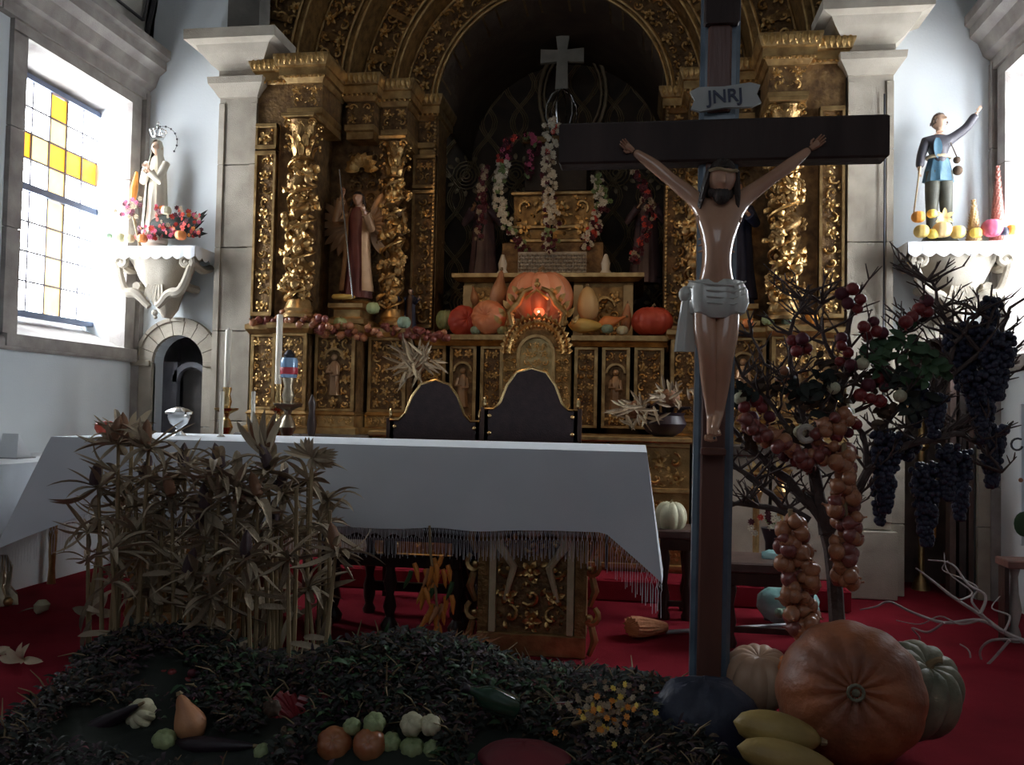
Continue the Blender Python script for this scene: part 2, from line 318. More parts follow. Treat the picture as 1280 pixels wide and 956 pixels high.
# relief carving in the plane facing the viewer: origin (x0,Y,z0), extends w right and h up
def scroll(mb, P, cx, cz, r, a0, dirn, th, dep):
    pts = []; rad = []
    for i in range(9):
        t = i / 8; a = a0 + dirn * t * 4.2; rr = r * (1 - 0.78 * t)
        pts.append(P(cx + rr * math.cos(a), cz + rr * math.sin(a), dep * (0.4 + 0.6 * t))); rad.append(th * (0.55 + 0.45 * math.sin(math.pi * (0.2 + 0.7 * t))))
    mb.tube(pts, rad, 5)
    mb.ball(P(cx, cz, dep), th * 1.25, 6, 4)
def carve(mb, x0, x1, z0, z1, Y, cell=0.07, dep=0.018, seed=1, mask=None, P=None):
    rr = random.Random(seed); w = x1 - x0; h = z1 - z0
    nx = max(1, round(w / cell)); nz = max(1, round(h / cell)); cw = w / nx; ch = h / nz; c = min(cw, ch)
    P = P or (lambda x, z, d: (x, Y - d, z))
    for j in range(nz):
        for i in range((nx + 1) // 2):
            k = (i * 7 + j * 13 + seed) % 5; jx = rr.uniform(-.12, .12) * cw; jz = rr.uniform(-.12, .12) * ch; r = c * rr.uniform(.34, .5); a0 = rr.uniform(0, 6.28); dr = rr.choice((-1, 1))
            for sgn in ((1,) if (nx % 2 and i == nx // 2) else (1, -1)):
                cx = (x0 + (i + .5) * cw + jx) if sgn == 1 else (x1 - (i + .5) * cw - jx); cz = z0 + (j + .5) * ch + jz
                if mask and not mask(cx, cz): continue
                aa = a0 if sgn == 1 else math.pi - a0
                if k < 3: scroll(mb, P, cx, cz, r, aa, dr * sgn, c * .085, dep)
                else:
                    for q in range(5):
                        b = aa + q * 1.2566 * sgn
                        mb.leaf(P(cx + c * .05 * math.cos(b), cz + c * .05 * math.sin(b), dep * .6), P(cx + c * .46 * math.cos(b), cz + c * .46 * math.sin(b), dep * .5), c * .26, Vector(P(0, 0, 1)) - Vector(P(0, 0, 0)), 0.25, 3)
                    mb.ball(P(cx, cz, dep), c * .12, 6, 4)
                for q in range(5):
                    b = rr.uniform(0, 6.28); px_ = cx + rr.uniform(-.5, .5) * cw; pz_ = cz + rr.uniform(-.5, .5) * ch
                    px_ = min(max(px_, x0 + c * .1), x1 - c * .1); pz_ = min(max(pz_, z0 + c * .1), z1 - c * .1)
                    if q < 3: mb.leaf(P(px_, pz_, dep * .1), P(px_ + c * .22 * math.cos(b), pz_ + c * .22 * math.sin(b), dep * rr.uniform(.4, 1)), c * .14, Vector(P(0, 0, 1)) - Vector(P(0, 0, 0)), 0.3, 2)
                    else: mb.ball(P(px_, pz_, dep * .2), c * rr.uniform(.06, .1), 5, 3)
                b = aa + 2.4
                mb.leaf(P(cx + r * .9 * math.cos(b), cz + r * .9 * math.sin(b), dep * .4), P(cx + r * 1.5 * math.cos(b + .5), cz + r * 1.5 * math.sin(b + .5), dep * .5), c * .2, Vector(P(0, 0, 1)) - Vector(P(0, 0, 0)), 0.2, 3)
def beads(mb, a, b, r, step):
    a = Vector(a); b = Vector(b); n = max(2, int((b - a).length / step))
    for i in range(n): mb.ball(a + (b - a) * ((i + .5) / n), r, 6, 4)

# ============================================================ the setting
CX = -0.7; XL = -3.6; XR = 2.2; YB = 5.75; Y0 = -1.6
struct(MB().box(XL - .5, XR + .5, Y0, 8.2, -.1, 0).build('floor', carpet, None, False))
# altar step behind the table (carpeted)
struct(MB().bev(-2.6, 1.2, 5.15, 8.0, 0.0, 0.13, .012).build('trim_step', carpet, None, False))
def sidewall(nm, x, sg, wy0, wy1, wz0, wz1):
    w = MB(); a, b = sorted((x, x + sg * .45))
    w.box(a, b, Y0, wy0, 0, 3.62); w.box(a, b, wy1, YB + .1, 0, 3.62); w.box(a, b, wy0, wy1, 0, wz0); w.box(a, b, wy0, wy1, wz1, 3.62)
    return struct(w.build(nm, plaster, None, False))
WY0, WY1, WZ0, WZ1 = 4.50, 5.58, 1.50, 3.24
sidewall('wall_left', XL, -1, WY0, WY1, WZ0, WZ1); sidewall('wall_right', XR, 1, WY0, WY1, WZ0, WZ1)
# back wall either side of the altarpiece with a small arched recess in each
def backside(nm, xa, xb, dcx, hw, dz):
    w = MB(); n = 14; zt = 5.2; sp = dz - hw
    w.box(xa, dcx - hw, YB, YB + .12, 0, zt); w.box(dcx + hw, xb, YB, YB + .12, 0, zt)
    up = arc(dcx, sp, hw, math.pi, 0, n); top = [(dcx - hw + 2 * hw * i / n, zt) for i in range(n + 1)]
    w.band(up, top, YB, YB + .12)
    return struct(w.build(nm, plaster, None, False))
backside('wall_back', XL - .1, -2.9, -3.255, .195, 1.6)
backside('wall_back', 1.5, XR + .1, 1.86, .215, 1.62)
struct(MB().box(XL - .5, XR + .5, Y0 - .2, Y0, 0, 7).build('wall_front', nave_pl, None, False))
# wall above and behind the altarpiece
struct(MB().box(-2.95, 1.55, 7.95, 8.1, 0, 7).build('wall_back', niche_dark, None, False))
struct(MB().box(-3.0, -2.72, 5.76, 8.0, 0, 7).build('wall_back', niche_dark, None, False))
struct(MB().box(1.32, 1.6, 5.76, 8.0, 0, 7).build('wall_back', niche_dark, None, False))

# pilasters of stone blocks
def pilaster(nm, x0, x1):
    r = bpy.data.objects.new(nm, None); COL.objects.link(r); r.location = ((x0 + x1) / 2, 5.6, 0); struct(r)
    cx = (x0 + x1) / 2; hw = (x1 - x0) / 2; zs = [0.0, .42, 1.0, 1.62, 2.2, 2.78, 3.27]
    for i in range(len(zs) - 1):
        m = MB(); g = .003; e = .03 if i == 0 else 0
        m.bev(cx - hw - e, cx + hw + e, 5.6 - e, 5.8, zs[i] + g, zs[i + 1] - g, .005); m.build('stone_block', stone, r, False)
        if i:
            for s in (-1, 1):
                p = MB().bev(cx + s * (hw - .02) - .02, cx + s * (hw - .02) + .02, 5.588, 5.61, zs[i] + (.05 if i == 1 else .001), zs[i + 1] - (.06 if i == 5 else .001), .004); p.build('stone_fillet', stone, r, False)
    for s in (-1, 1): MB().bev(cx - s * .001 - (.0), cx + .0 + .001, 5.59, 5.6, 1, 1.01).v
    m = MB().loftxy([(cx - hw - .005, cx + hw + .005, 5.585, 5.8, 3.25), (cx - hw - .03, cx + hw + .03, 5.56, 5.8, 3.29), (cx - hw - .06, cx + hw + .06, 5.53, 5.8, 3.33), (cx - hw - .065, cx + hw + .065, 5.525, 5.8, 3.375), (cx - hw - .01, cx + hw + .01, 5.58, 5.8, 3.38)]); m.build('capital', stone, r, False)
    m = MB().loftxy([(cx - hw - .01, cx + hw + .01, 5.59, 5.8, 3.38), (cx - hw - .01, cx + hw + .01, 5.59, 5.8, 3.44), (cx - hw - .05, cx + hw + .05, 5.55, 5.8, 3.47), (cx - hw - .10, cx + hw + .10, 5.50, 5.8, 3.53), (cx - hw - .13, cx + hw + .13, 5.47, 5.8, 3.58), (cx - hw - .19, cx + hw + .19, 5.42, 5.8, 3.6), (cx - hw - .19, cx + hw + .19, 5.42, 5.8, 3.67)]); m.build('cornice', stone, r, False)
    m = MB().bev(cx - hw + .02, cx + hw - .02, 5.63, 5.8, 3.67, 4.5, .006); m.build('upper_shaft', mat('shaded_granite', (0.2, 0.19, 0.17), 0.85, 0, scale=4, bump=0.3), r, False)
pilaster('trim_1', -2.93, -2.655); pilaster('trim_2', 1.265, 1.535)
# thin dark wire down the right pilaster
solo(MB().tube([(1.475, 5.575, 3.12), (1.478, 5.572, 2.4), (1.474, 5.572, 1.2)], .006, 5), 'cable', iron, 'thin dark cable running down the right stone pilaster', 'cable')

# windows: five panes by eight, orange centre column and one orange row
pw = mat('clear_pane_daylight', (0.9, 0.95, 1.0), 0.4, 0, bump=0, emis=((0.86, 0.93, 1.0), PANE_WHITE))
pr_ = mat('clear_pane_daylight_right', (0.9, 0.95, 1.0), 0.4, 0, bump=0, emis=((0.86, 0.93, 1.0), PANE_RIGHT))
po = mat('amber_pane', (0.9, 0.4, 0.05), 0.4, 0, bump=0, emis=((1.0, 0.40, 0.02), 1.05))
py_ = mat('yellow_pane', (0.9, 0.7, 0.3), 0.4, 0, bump=0, emis=((1.0, 0.66, 0.24), 1.25))
def window(nm, sg, x, white):
    r = bpy.data.objects.new(nm, None); COL.objects.link(r); r.location = (x, 5.04, WZ0); struct(r)
    gx = x + sg * .25; ga, gb = 4.75 if sg < 0 else 4.62, 5.585; g0, g1 = 1.675, 3.13; f = .035
    fr = MB()
    for (a, b, c, d) in ((ga - f, ga, g0 - f, g1 + f), (gb, gb + f, g0 - f, g1 + f), (ga, gb, g0 - f, g0), (ga, gb, g1, g1 + f), (ga, gb, 2.43, 2.475)):
        fr.box(gx - .03, gx + .03, a, b, c, d)
    fr.build('window_frame', framem, r, False)
    W_ = (gb - ga) / 5
    rows = [g0 + (2.43 - g0) * i / 4 for i in range(4)] + [2.475 + (g1 - 2.475) * i / 4 for i in range(4)]; H = [(2.43 - g0) / 4] * 4 + [(g1 - 2.475) / 4] * 4
    cols = {}
    for j in range(8):
        for i in range(5):
            m_ = white
            if i == 2: m_ = po if j in (7,) else py_
            if j == 5: m_ = po if i != 1 else py_
            y0 = ga + W_ * i; MB().box(gx - .004, gx + .004, y0 + .007, y0 + W_ - .007, rows[j] + .006, rows[j] + H[j] - .006).build('pane', m_, r, False)
    for i in range(1, 5): MB().box(gx - .012, gx + .012, ga + W_ * i - .0065, ga + W_ * i + .0065, g0, g1).build('glazing_bar', lead, r, False)
    for j in (1, 2, 3, 5, 6, 7): MB().box(gx - .011, gx + .011, ga, gb, rows[j] - .006, rows[j] + .006).build('glazing_bar', lead, r, False)
    # stone reveal, in blocks, splayed towards the room
    xo = x - sg * .03; z_ = [WZ0 - .02, 2.1, 2.68, WZ1]
    for k in range(3):
        for (ya, yb, yo) in ((gb + f, WY1, WY1 + .10), (ga - f, WY0, WY0 - .10)):
            s_ = 1 if yo > 5 else -1; a = MB(); zz0, zz1 = z_[k] + .003, z_[k + 1] - .003
            P = [(gx + sg * .1, ya), (x, yb - s_ * .015), (xo, yb - s_ * .015), (xo, yo), (x + sg * .02, yo), (gx + sg * .1, yo)]
            vs = [(p[0], p[1], zz0) for p in P] + [(p[0], p[1], zz1) for p in P]; n = 6
            a.add(vs, [tuple(range(n)), tuple(range(2 * n - 1, n - 1, -1))] + [(i, i + n, (i + 1) % n + n, (i + 1) % n) for i in range(n)]); a.build('jamb_stone', stone_w, r, False)
    a, b = sorted((gx + sg * .1, xo))
    def wedge(P, nm_, m_):
        n = len(P); vs = [(p[0], WY0 - .1, p[1]) for p in P] + [(p[0], WY1 + .1, p[1]) for p in P]
        MB().add(vs, [tuple(range(n)), tuple(range(2 * n - 1, n - 1, -1))] + [(i, i + n, (i + 1) % n + n, (i + 1) % n) for i in range(n)]).build(nm_, m_, r, False)
    wedge([(gx + sg * .1, g1 + f), (x, WZ1 - .01), (xo, WZ1 - .01), (xo, WZ1 + .09), (gx + sg * .1, WZ1 + .09)], 'lintel_stone', stone_w)
    wedge([(gx + sg * .1, g0 - f), (x, WZ0), (xo - sg * .03, WZ0 - .01), (xo - sg * .03, WZ0 - .08), (gx + sg * .1, WZ0 - .08)], 'sill_stone', stone_w)
    MB().box(min(gx + sg * .05, gx + sg * .12), max(gx + sg * .05, gx + sg * .12), WY0 - .1, WY1 + .1, WZ0 - .1, WZ1 + .1).build('outer_board', mat('daylight_beyond', (0.85, 0.9, 0.95), 0.8, bump=0), r, False)
window('window_1', -1, XL, pw); window('window_2', 1, XR, pr_)
# wall ledges, wall-corner shafts and cornices
for sg, x, k in ((-1, XL, 3), (1, XR, 5)):
    o = struct(MB().bev(min(x, x - sg * .05), max(x, x - sg * .05), Y0, YB, 1.40, 1.47, .01).build('trim_%d' % k, stone_w, None, False))
    P = [(0, 3.30), (.05, 3.30), (.05, 3.37), (.09, 3.40), (.12, 3.48), (.17, 3.52), (.17, 3.58), (.2, 3.60), (.2, 3.66), (0, 3.66)]
    for yi in range(5):
        ya = Y0 + (YB - Y0) * yi / 5 + .003; yb = Y0 + (YB - Y0) * (yi + 1) / 5 - .003
        n = len(P); vs = [(x - sg * p[0], ya, p[1]) for p in P] + [(x - sg * p[0], yb, p[1]) for p in P]
        struct(MB().add(vs, [tuple(range(n)), tuple(range(2 * n - 1, n - 1, -1))] + [(i, i + n, (i + 1) % n + n, (i + 1) % n) for i in range(n)]).build('trim_%d' % (k + 1), stone_w, None, False))
    xa, xb = sorted((x, x - sg * .055))
    for (a_, b_) in ((0, .7), (.7, 1.4), (1.4, 2.1), (2.1, 2.8), (2.8, 3.35)):
        struct(MB().bev(xa, xb, YB - .05, YB + .02, a_ + .002, b_ - .002, .005).build('trim_%d' % (k + 2), stone_w, None, False))
# barrel vault with ribs and framed panels
vr = bpy.data.objects.new('ceiling', None); COL.objects.link(vr); vr.location = (CX, 2, 3.6); struct(vr)
VR, VZ = 2.92, 3.62; NA = 8; ys = [Y0 + (YB + .05 - Y0) * i / 6 for i in range(7)]
for a in range(NA):
    a0 = math.pi * a / NA; a1 = math.pi * (a + 1) / NA
    for i in range(6):
        m = MB(); ya, yb = ys[i], ys[i + 1]
        def V(an, y, r): return (CX + math.cos(an) * r, y, VZ + math.sin(an) * r)
        q = [V(a0 + (a1 - a0) * t / 4, 0, VR)for t in range(5)]
        m.add([(p[0], y, p[2]) for y in (ya, yb) for p in q], [(t, t + 1, t + 6, t + 5) for t in range(4)]); m.build('ceiling_panel', ceil_m, vr, False)
        ins = .05; m = MB()
        for fr_ in ((.06, .03), (.16, .012)):
            d, w = fr_; am = (a1 - a0) * d * 1.0; yd = .35 * d * 2
            c_ = [V(a0 + am + ins * .5, ya + yd, VR - .02), V(a1 - am - ins * .5, ya + yd, VR - .02), V(a1 - am - ins * .5, yb - yd, VR - .02), V(a0 + am + ins * .5, yb - yd, VR - .02)]
            for z in range(4): m.bar(c_[z], c_[(z + 1) % 4], w * 1.6, w)
        m.build('panel_moulding', ceil_d if (a + i) % 1 == 0 else stone, vr, False)
    if a: MB().bar(V(a0, Y0, VR - .02), V(a0, YB, VR - .02), .09, .06).build('rib', ceil_m, vr, False)
for i in range(7):
    m = MB(); pts = arc(CX, VZ, VR - .03, 0, math.pi, 32)
    m.band(arc(CX, VZ, VR - .07, 0, math.pi, 32), arc(CX, VZ, VR + .02, 0, math.pi, 32), ys[i] - .05, ys[i] + .05 if i < 6 else YB); m.build('rib', ceil_d, vr, False)
# arched recess surrounds and what is in them
def recess(nm, dcx, hw, dz, dark):
    r = bpy.data.objects.new(nm, None); COL.objects.link(r); r.location = (dcx, YB, 0); struct(r)
    sp = dz - hw; n = 9
    for k in range(n):
        a0 = math.pi * k / n + .01; a1 = math.pi * (k + 1) / n - .01
        MB().band(arc(dcx, sp, hw, a0, a1, 3), arc(dcx, sp, hw + .10, a0, a1, 3), YB - .035, YB + .02).build('arch_stone', stone, r, False)
        MB().band(arc(dcx, sp, hw + .10, a0, a1, 3), arc(dcx, sp, hw + .125, a0, a1, 3), YB - .05, YB + .02).build('arch_moulding', stone, r, False)
    for s in (-1, 1):
        for (za, zb) in ((0, .45), (.45, .95), (.95, sp)):
            a, b = sorted((dcx + s * hw, dcx + s * (hw + .1))); MB().bev(a, b, YB - .035, YB + .02, za + .002, zb - .002, .004).build('jamb_stone', stone, r, False)
        a, b = sorted((dcx + s * (hw + .01), dcx + s * (hw + .16))); MB().bev(a, b, YB - .055, YB + .02, sp - .03, sp + .012, .005).build('impost', stone, r, False)
    MB().box(dcx - hw - .1, dcx + hw + .1, YB + .5, YB + .52, 0, dz + .1).box(dcx - hw - .1, dcx - hw - .08, YB + .1, YB + .5, 0, dz + .1).box(dcx + hw + .08, dcx + hw + .1, YB + .1, YB + .5, 0, dz + .1).box(dcx - hw - .1, dcx + hw + .1, YB + .1, YB + .5, dz + .08, dz + .1).build('recess_lining', dark, r, False)
    return r
d1 = recess('door_1', -3.255, .195, 1.6, mat('grey_wood', (0.2, 0.19, 0.2), 0.7, 0, scale=6, bump=0.2))
gw = mat('blue_grey_painted_wood', (0.13, 0.13, 0.15), 0.6, 0, scale=6, bump=0.2)
# left recess: dark wood leaf with an inner arch
MB().bev(-3.45, -3.34, YB + .12, YB + .17, 0, 1.42, .006).build('door_post', gw, d1, False)
MB().bev(-3.12, -3.06, YB + .12, YB + .17, 0, 1.42, .006).build('door_post', gw, d1, False)
MB().band(arc(-3.23, 1.27, .11, math.pi, 0, 12), arc(-3.23, 1.27, .15, math.pi, 0, 12), YB + .12, YB + .17).build('inner_arch', gw, d1, False)
MB().box(-3.36, -3.1, YB + .25, YB + .27, 0, 1.4).build('door_panel', mat('faded_grey_panel', (0.17, 0.16, 0.15), 0.7, 0, scale=6, bump=0.2), d1, False)
d2 = recess('door_2', 1.86, .215, 1.62, mat('brown_recess_wood', (0.17, 0.125, 0.10), 0.6, 0, scale=6, bump=0.2))
for xx, ww, mm_ in ((1.93, .035, 'red_brown_post'), (1.985, .04, 'dark_post'), (2.04, .03, 'red_brown_post')): MB().bev(xx, xx + ww, YB + .02, YB + .1, 0, 1.45, .005).build('door_post', mat(mm_, (0.14, 0.09, 0.075) if mm_[0] == 'r' else (0.07, 0.055, 0.05), 0.6, 0, scale=8, bump=0.2), d2, False)

# ============================================================ the altarpiece
AP = thing('altarpiece', 'towering gilded baroque altarpiece with twisted columns filling the back wall', 'altarpiece', (CX, 5.6, .13))
def part(mb, name, m, smooth=True, stuff=False, parent=None, label=None): return mb.build(name, m, parent or AP, smooth, True, stuff, label)
def mx(x): return 2 * CX - x
def box2(x0, x1, y0, y1, z0, z1, name, m, b=.006, both=True):
    for s in ((0, 1) if both else (0,)):
        a, c = (x0, x1) if not s else (mx(x1), mx(x0)); part(MB().bev(a, c, y0, y1, z0, z1, b), name, m, False)
# body carcass (dark bole ground)
box2(-2.655, -2.29, 5.62, 6.2, .13, 3.45, 'carcass', gold_bed)
box2(-2.29, -1.86, 6.1, 6.3, .13, 3.45, 'carcass', gold_bed)
box2(-1.86, -1.56, 6.42, 6.7, .13, 3.45, 'carcass', gold_bed)
# niche interior: side cheeks, back and vault
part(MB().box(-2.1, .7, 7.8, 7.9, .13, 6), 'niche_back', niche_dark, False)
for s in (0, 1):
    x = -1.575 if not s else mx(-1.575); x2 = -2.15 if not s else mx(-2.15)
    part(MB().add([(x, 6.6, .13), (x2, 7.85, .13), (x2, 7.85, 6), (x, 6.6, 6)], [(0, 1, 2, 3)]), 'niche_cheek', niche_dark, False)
    c = MB(); aa = (x, 6.62); bb = (x2, 7.8)
    def PC(u, v, d, aa=aa, bb=bb, s=s):
        t = (u) / 1.3; nx_ = (1 if not s else -1)
        return (aa[0] + (bb[0] - aa[0]) * t + nx_ * d * .9, aa[1] + (bb[1] - aa[1]) * t - d * .4, v)
    carve(c, 0, 1.3, 1.6, 4.2, 0, .13, .02, 31, P=PC); part(c, 'damask_relief', damask, True, True)
# damask relief on the niche back: ogee bands and rosettes
c = MB()
for i in range(9):
    for s in (-1, 1):
        x = CX - 1.16 + .29 * i
        for off in (0, .02, .04):
            pts = [(x + s * (.10 * math.sin(z * 9.0) + .13 - off), 7.79, 1.5 + z) for z in [k * .06 for k in range(50)]]
            c.tube(pts, .006, 4, False)
for zc in (3.28, 2.1):
    for i in range(5):
        x = CX + (-.92 + .46 * i)
        for rr in (.03, .06, .095, .13): c.tube([(x + rr * math.cos(a * .524), 7.78, zc + rr * math.sin(a * .524)) for a in range(13)], .007, 4, False)
        for a in range(12): c.leaf((x + .14 * math.cos(a * .524), 7.78, zc + .14 * math.sin(a * .524)), (x + .2 * math.cos(a * .524), 7.78, zc + .2 * math.sin(a * .524)), .04, (0, -1, 0), .2, 3)
part(c, 'damask_relief', damask, True, True)
for rr, w_ in ((.36, .012), (.42, .02)):   # oval ring behind the reliquary cross
    c = MB(); c.tube([(CX + .06 + rr * .72 * math.cos(a * .2618), 7.7, 3.98 + rr * 1.1 * math.sin(a * .2618)) for a in range(25)], w_, 5, False); part(c, 'oval_frame', damask)

# entablatures of the four stepped bays
def ent(x0, x1, Y, name='entablature'):
    for s in (0, 1):
        a, b = (x0, x1) if not s else (mx(x1), mx(x0)); t = MB()
        part(MB().loftxy([(a, b, Y, Y + .4, 3.05), (a, b, Y, Y + .4, 3.10), (a - .01, b + .01, Y - .02, Y + .4, 3.11), (a - .01, b + .01, Y - .02, Y + .4, 3.15), (a, b, Y, Y + .4, 3.155)]), 'architrave', gold_plain, False)
        part(MB().box(a, b, Y + .01, Y + .4, 3.155, 3.32), 'frieze', gold_bed, False)
        f = MB(); carve(f, a, b, 3.16, 3.315, Y + .01, .1, .03, int(-x0 * 100)); part(f, 'frieze_carving', gold, True, True)
        part(MB().loftxy([(a - .01, b + .01, Y - .02, Y + .4, 3.32), (a - .03, b + .03, Y - .05, Y + .4, 3.35), (a - .05, b + .05, Y - .08, Y + .4, 3.355), (a - .05, b + .05, Y - .08, Y + .4, 3.41), (a - .06, b + .06, Y - .1, Y + .4, 3.415), (a - .08, b + .08, Y - .12, Y + .4, 3.47), (a - .08, b + .08, Y - .12, Y + .4, 3.49)]), 'cornice', gold_plain, False)
        d = MB(); n = max(2, int((b - a + .12) / .035))
        for i in range(n): xx = a - .06 + (b - a + .12) * (i + .5) / n; d.leaf((xx, Y - .125, 3.485), (xx, Y - .105, 3.415), .034, (0, -1, 0), .15, 3); d.ball((xx, Y - .09, 3.34), .011, 6, 4)
        part(d, 'cornice_carving', gold, True, True)
ent(-2.62, -2.46, 5.66); ent(-2.41, -2.18, 5.58); ent(-2.13, -1.93, 5.95); ent(-1.90, -1.72, 6.08); ent(-1.70, -1.585, 6.4)

# framed carved strips
def strip_(x0, x1, Y, z0, z1, seed, cell=.06):
    for s in (0, 1):
        a, b = (x0, x1) if not s else (mx(x1), mx(x0)); w = .016
        part(MB().box(a, b, Y + .02, Y + .06, z0, z1), 'strip_ground', gold_bed, False)
        for (p, q, r_, t_) in ((a, a + w, z0, z1), (b - w, b, z0, z1)): part(MB().bev(p, q, Y - .005, Y + .04, r_, t_, .004), 'strip_moulding', gold_plain, False)
        for (r_, t_) in ((z0, z0 + .03), (z1 - .03, z1)): part(MB().bev(a, b, Y - .008, Y + .04, r_, t_, .004), 'strip_moulding', gold_plain, False)
        c = MB(); carve(c, a + w, b - w, z0 + .03, z1 - .03, Y + .02, cell, .02, seed); part(c, 'strip_carving', gold, True, True)
strip_(-2.64, -2.49, 5.56, 1.72, 2.86, 3, .09); strip_(-2.64, -2.49, 5.56, 2.87, 3.05, 4, .09)
strip_(-1.74, -1.565, 6.36, 1.72, 2.78, 5, .1); strip_(-1.74, -1.565, 6.36, 2.79, 3.05, 6, .09)
for s in (0, 1):                                    # beaded edge towards the niche
    x = -1.572 if not s else mx(-1.572); c = MB(); beads(c, (x, 6.35, 1.72), (x, 6.35, 3.4), .012, .03); part(c, 'beading', gold_plain, True, True)

# twisted columns
def column(x, Y, z0, z1, R0, seed):
    r = bpy.data.objects.new('twisted_column', None); COL.objects.link(r); r.parent = AP; r.location = (x - CX, Y - 5.6, z0 - .13)
    rr = random.Random(seed); H = z1 - z0; n = 16; N = 84; turns = 4.2; vs = []; fs = []
    zb = z0 + .12; zt = z1 - .30
    def cen(z): a = 2 * math.pi * turns * (z - zb) / (zt - zb) + seed; return a, x + R0 * .38 * math.cos(a), Y + R0 * .38 * math.sin(a)
    for i in range(N + 1):
        z = zb + (zt - zb) * i / N; a, cx_, cy_ = cen(z)
        for j in range(n): b = 2 * math.pi * j / n; vs.append((cx_ + R0 * .72 * math.cos(b), cy_ + R0 * .72 * math.sin(b), z))
    for i in range(N):
        for j in range(n): fs.append((i * n + j, i * n + (j + 1) % n, i * n + n + (j + 1) % n, i * n + n + j))
    MB().add(vs, fs).build('twisted_shaft', gold_dark, r)
    v = MB(); lf = MB(); g = MB(); cher = MB()
    M_ = 130
    v.tube([(x + (R0 * 1.0) * math.cos(b), Y + (R0 * 1.0) * math.sin(b), zb + (zt - zb) * i / M_) for i in range(M_ + 1) for b in [2 * math.pi * turns * i / M_ + seed + 2.6]], .009, 5)
    for i in range(120):
        z = zb + (zt - zb) * rr.random(); a, cx_, cy_ = cen(z); b = rr.uniform(math.pi, 2 * math.pi); rad = R0 * .72
        p = Vector((cx_ + rad * math.cos(b), cy_ + rad * math.sin(b), z)); nn = Vector((math.cos(b), math.sin(b), 0)); t = Vector((-math.sin(b), math.cos(b), 0)) * rr.choice((-1, 1)) + Vector((0, 0, rr.uniform(-1, 1)))
        k = rr.random()
        if k < .62: lf.leaf(p, p + t * rr.uniform(.035, .06) + nn * .02, rr.uniform(.03, .045), nn, .35, 4, .4)
        elif k < .85:
            for q in range(7): g.ball(p + nn * .012 + Vector((rr.uniform(-.02, .02), 0, -q * .007)), .0125, 6, 4)
        else:
            cher.ball(p + nn * .015, .028, 8, 6); cher.ball(p + nn * .01 - Vector((0, 0, .05)), .03, 8, 6, (1, .8, 1.3)); cher.tube([p + nn * .02 - Vector((0, 0, .03)), p + nn * .03 + t * .05], [.013, .008], 5)
    v.build('vine_stem', gold, r); lf.build('vine_leaves', gold, r, True, True, True); g.build('grape_carving', gold_plain, r, True, True, True); cher.build('putto_carving', gold_plain, r, True, True, True)
    MB().lathe([(R0 * 1.1, 0), (R0 * 1.15, .02), (R0 * .95, .04), (R0 * 1.05, .06), (R0 * .9, .09), (R0 * .8, .12)], 20, (x, Y, z0)).build('column_base', gold_plain, r)
    c = MB(); zc = zt; c.lathe([(R0 * .7, 0), (R0 * .85, .01), (R0 * .7, .03), (R0 * .72, .1), (R0 * .85, .2), (R0 * 1.1, .26)], 18, (x, Y, zc)); c.build('capital_bell', gold_dark, r)
    c = MB()
    for ring in range(3):
        for q in range(9):
            b = 2 * math.pi * (q + .5 * ring) / 9; u = Vector((math.cos(b), math.sin(b), 0)); p = Vector((x, Y, zc + .02 + ring * .07)) + u * R0 * .72
            c.leaf(p, p + u * .045 + Vector((0, 0, .075)), .045, u, -.25, 4)
            c.ball(p + u * .05 + Vector((0, 0, .072)), .012, 6, 4)
    for sx in (-1, 1):
        for sy in (-1, 1): scroll(c, lambda a_, b_, d_, sx=sx, sy=sy: (x + sx * (R0 * .85) + a_ * sx, Y + sy * R0 * .7 - d_, zc + .24 + b_), 0, 0, .035, 0, 1, .009, .01)
    c.build('acanthus', gold, r, True, True, True)
    MB().bev(x - R0 * 1.25, x + R0 * 1.25, Y - R0 * 1.25, Y + R0 * 1.25, z1 - .03, z1, .006).build('abacus', gold_plain, r, False)
for x, Y, R0, sd in ((-2.27, 5.5, .092, 1), (-1.775, 6.0, .08, 2)):
    column(x, Y, 1.70, 3.06, R0, sd); column(mx(x), Y, 1.70, 3.06, R0, sd + 4)

# statue bays between the columns
for s in (0, 1):
    a, b = (-2.15, -1.9) if not s else (mx(-1.9), mx(-2.15))
    c = MB(); carve(c, a, b, 1.9, 3.0, 6.08, .1, .02, 41 + s); part(c, 'bay_carving', gold_dark, True, True)
    c = MB()
    for k in range(8):
        an = math.pi * k / 7; p = Vector(((a + b) / 2, 6.0, 2.84)); u = Vector((math.cos(an), 0, math.sin(an)))
        c.leaf(p + u * .02, p + u * .13, .06, (0, -1, 0), .2, 4)
    part(c, 'shell_canopy', gold, True)
    part(MB().loftxy([(a, b, 5.8, 6.1, 1.66), (a - .01, b + .01, 5.72, 6.1, 1.69), (a - .01, b + .01, 5.72, 6.1, 1.72), (a + .03, b - .03, 5.76, 6.1, 1.74), (a + .03, b - .03, 5.76, 6.1, 1.79), (a, b, 5.72, 6.1, 1.80), (a, b, 5.72, 6.1, 1.83)]), 'statue_plinth', gold_plain, False)

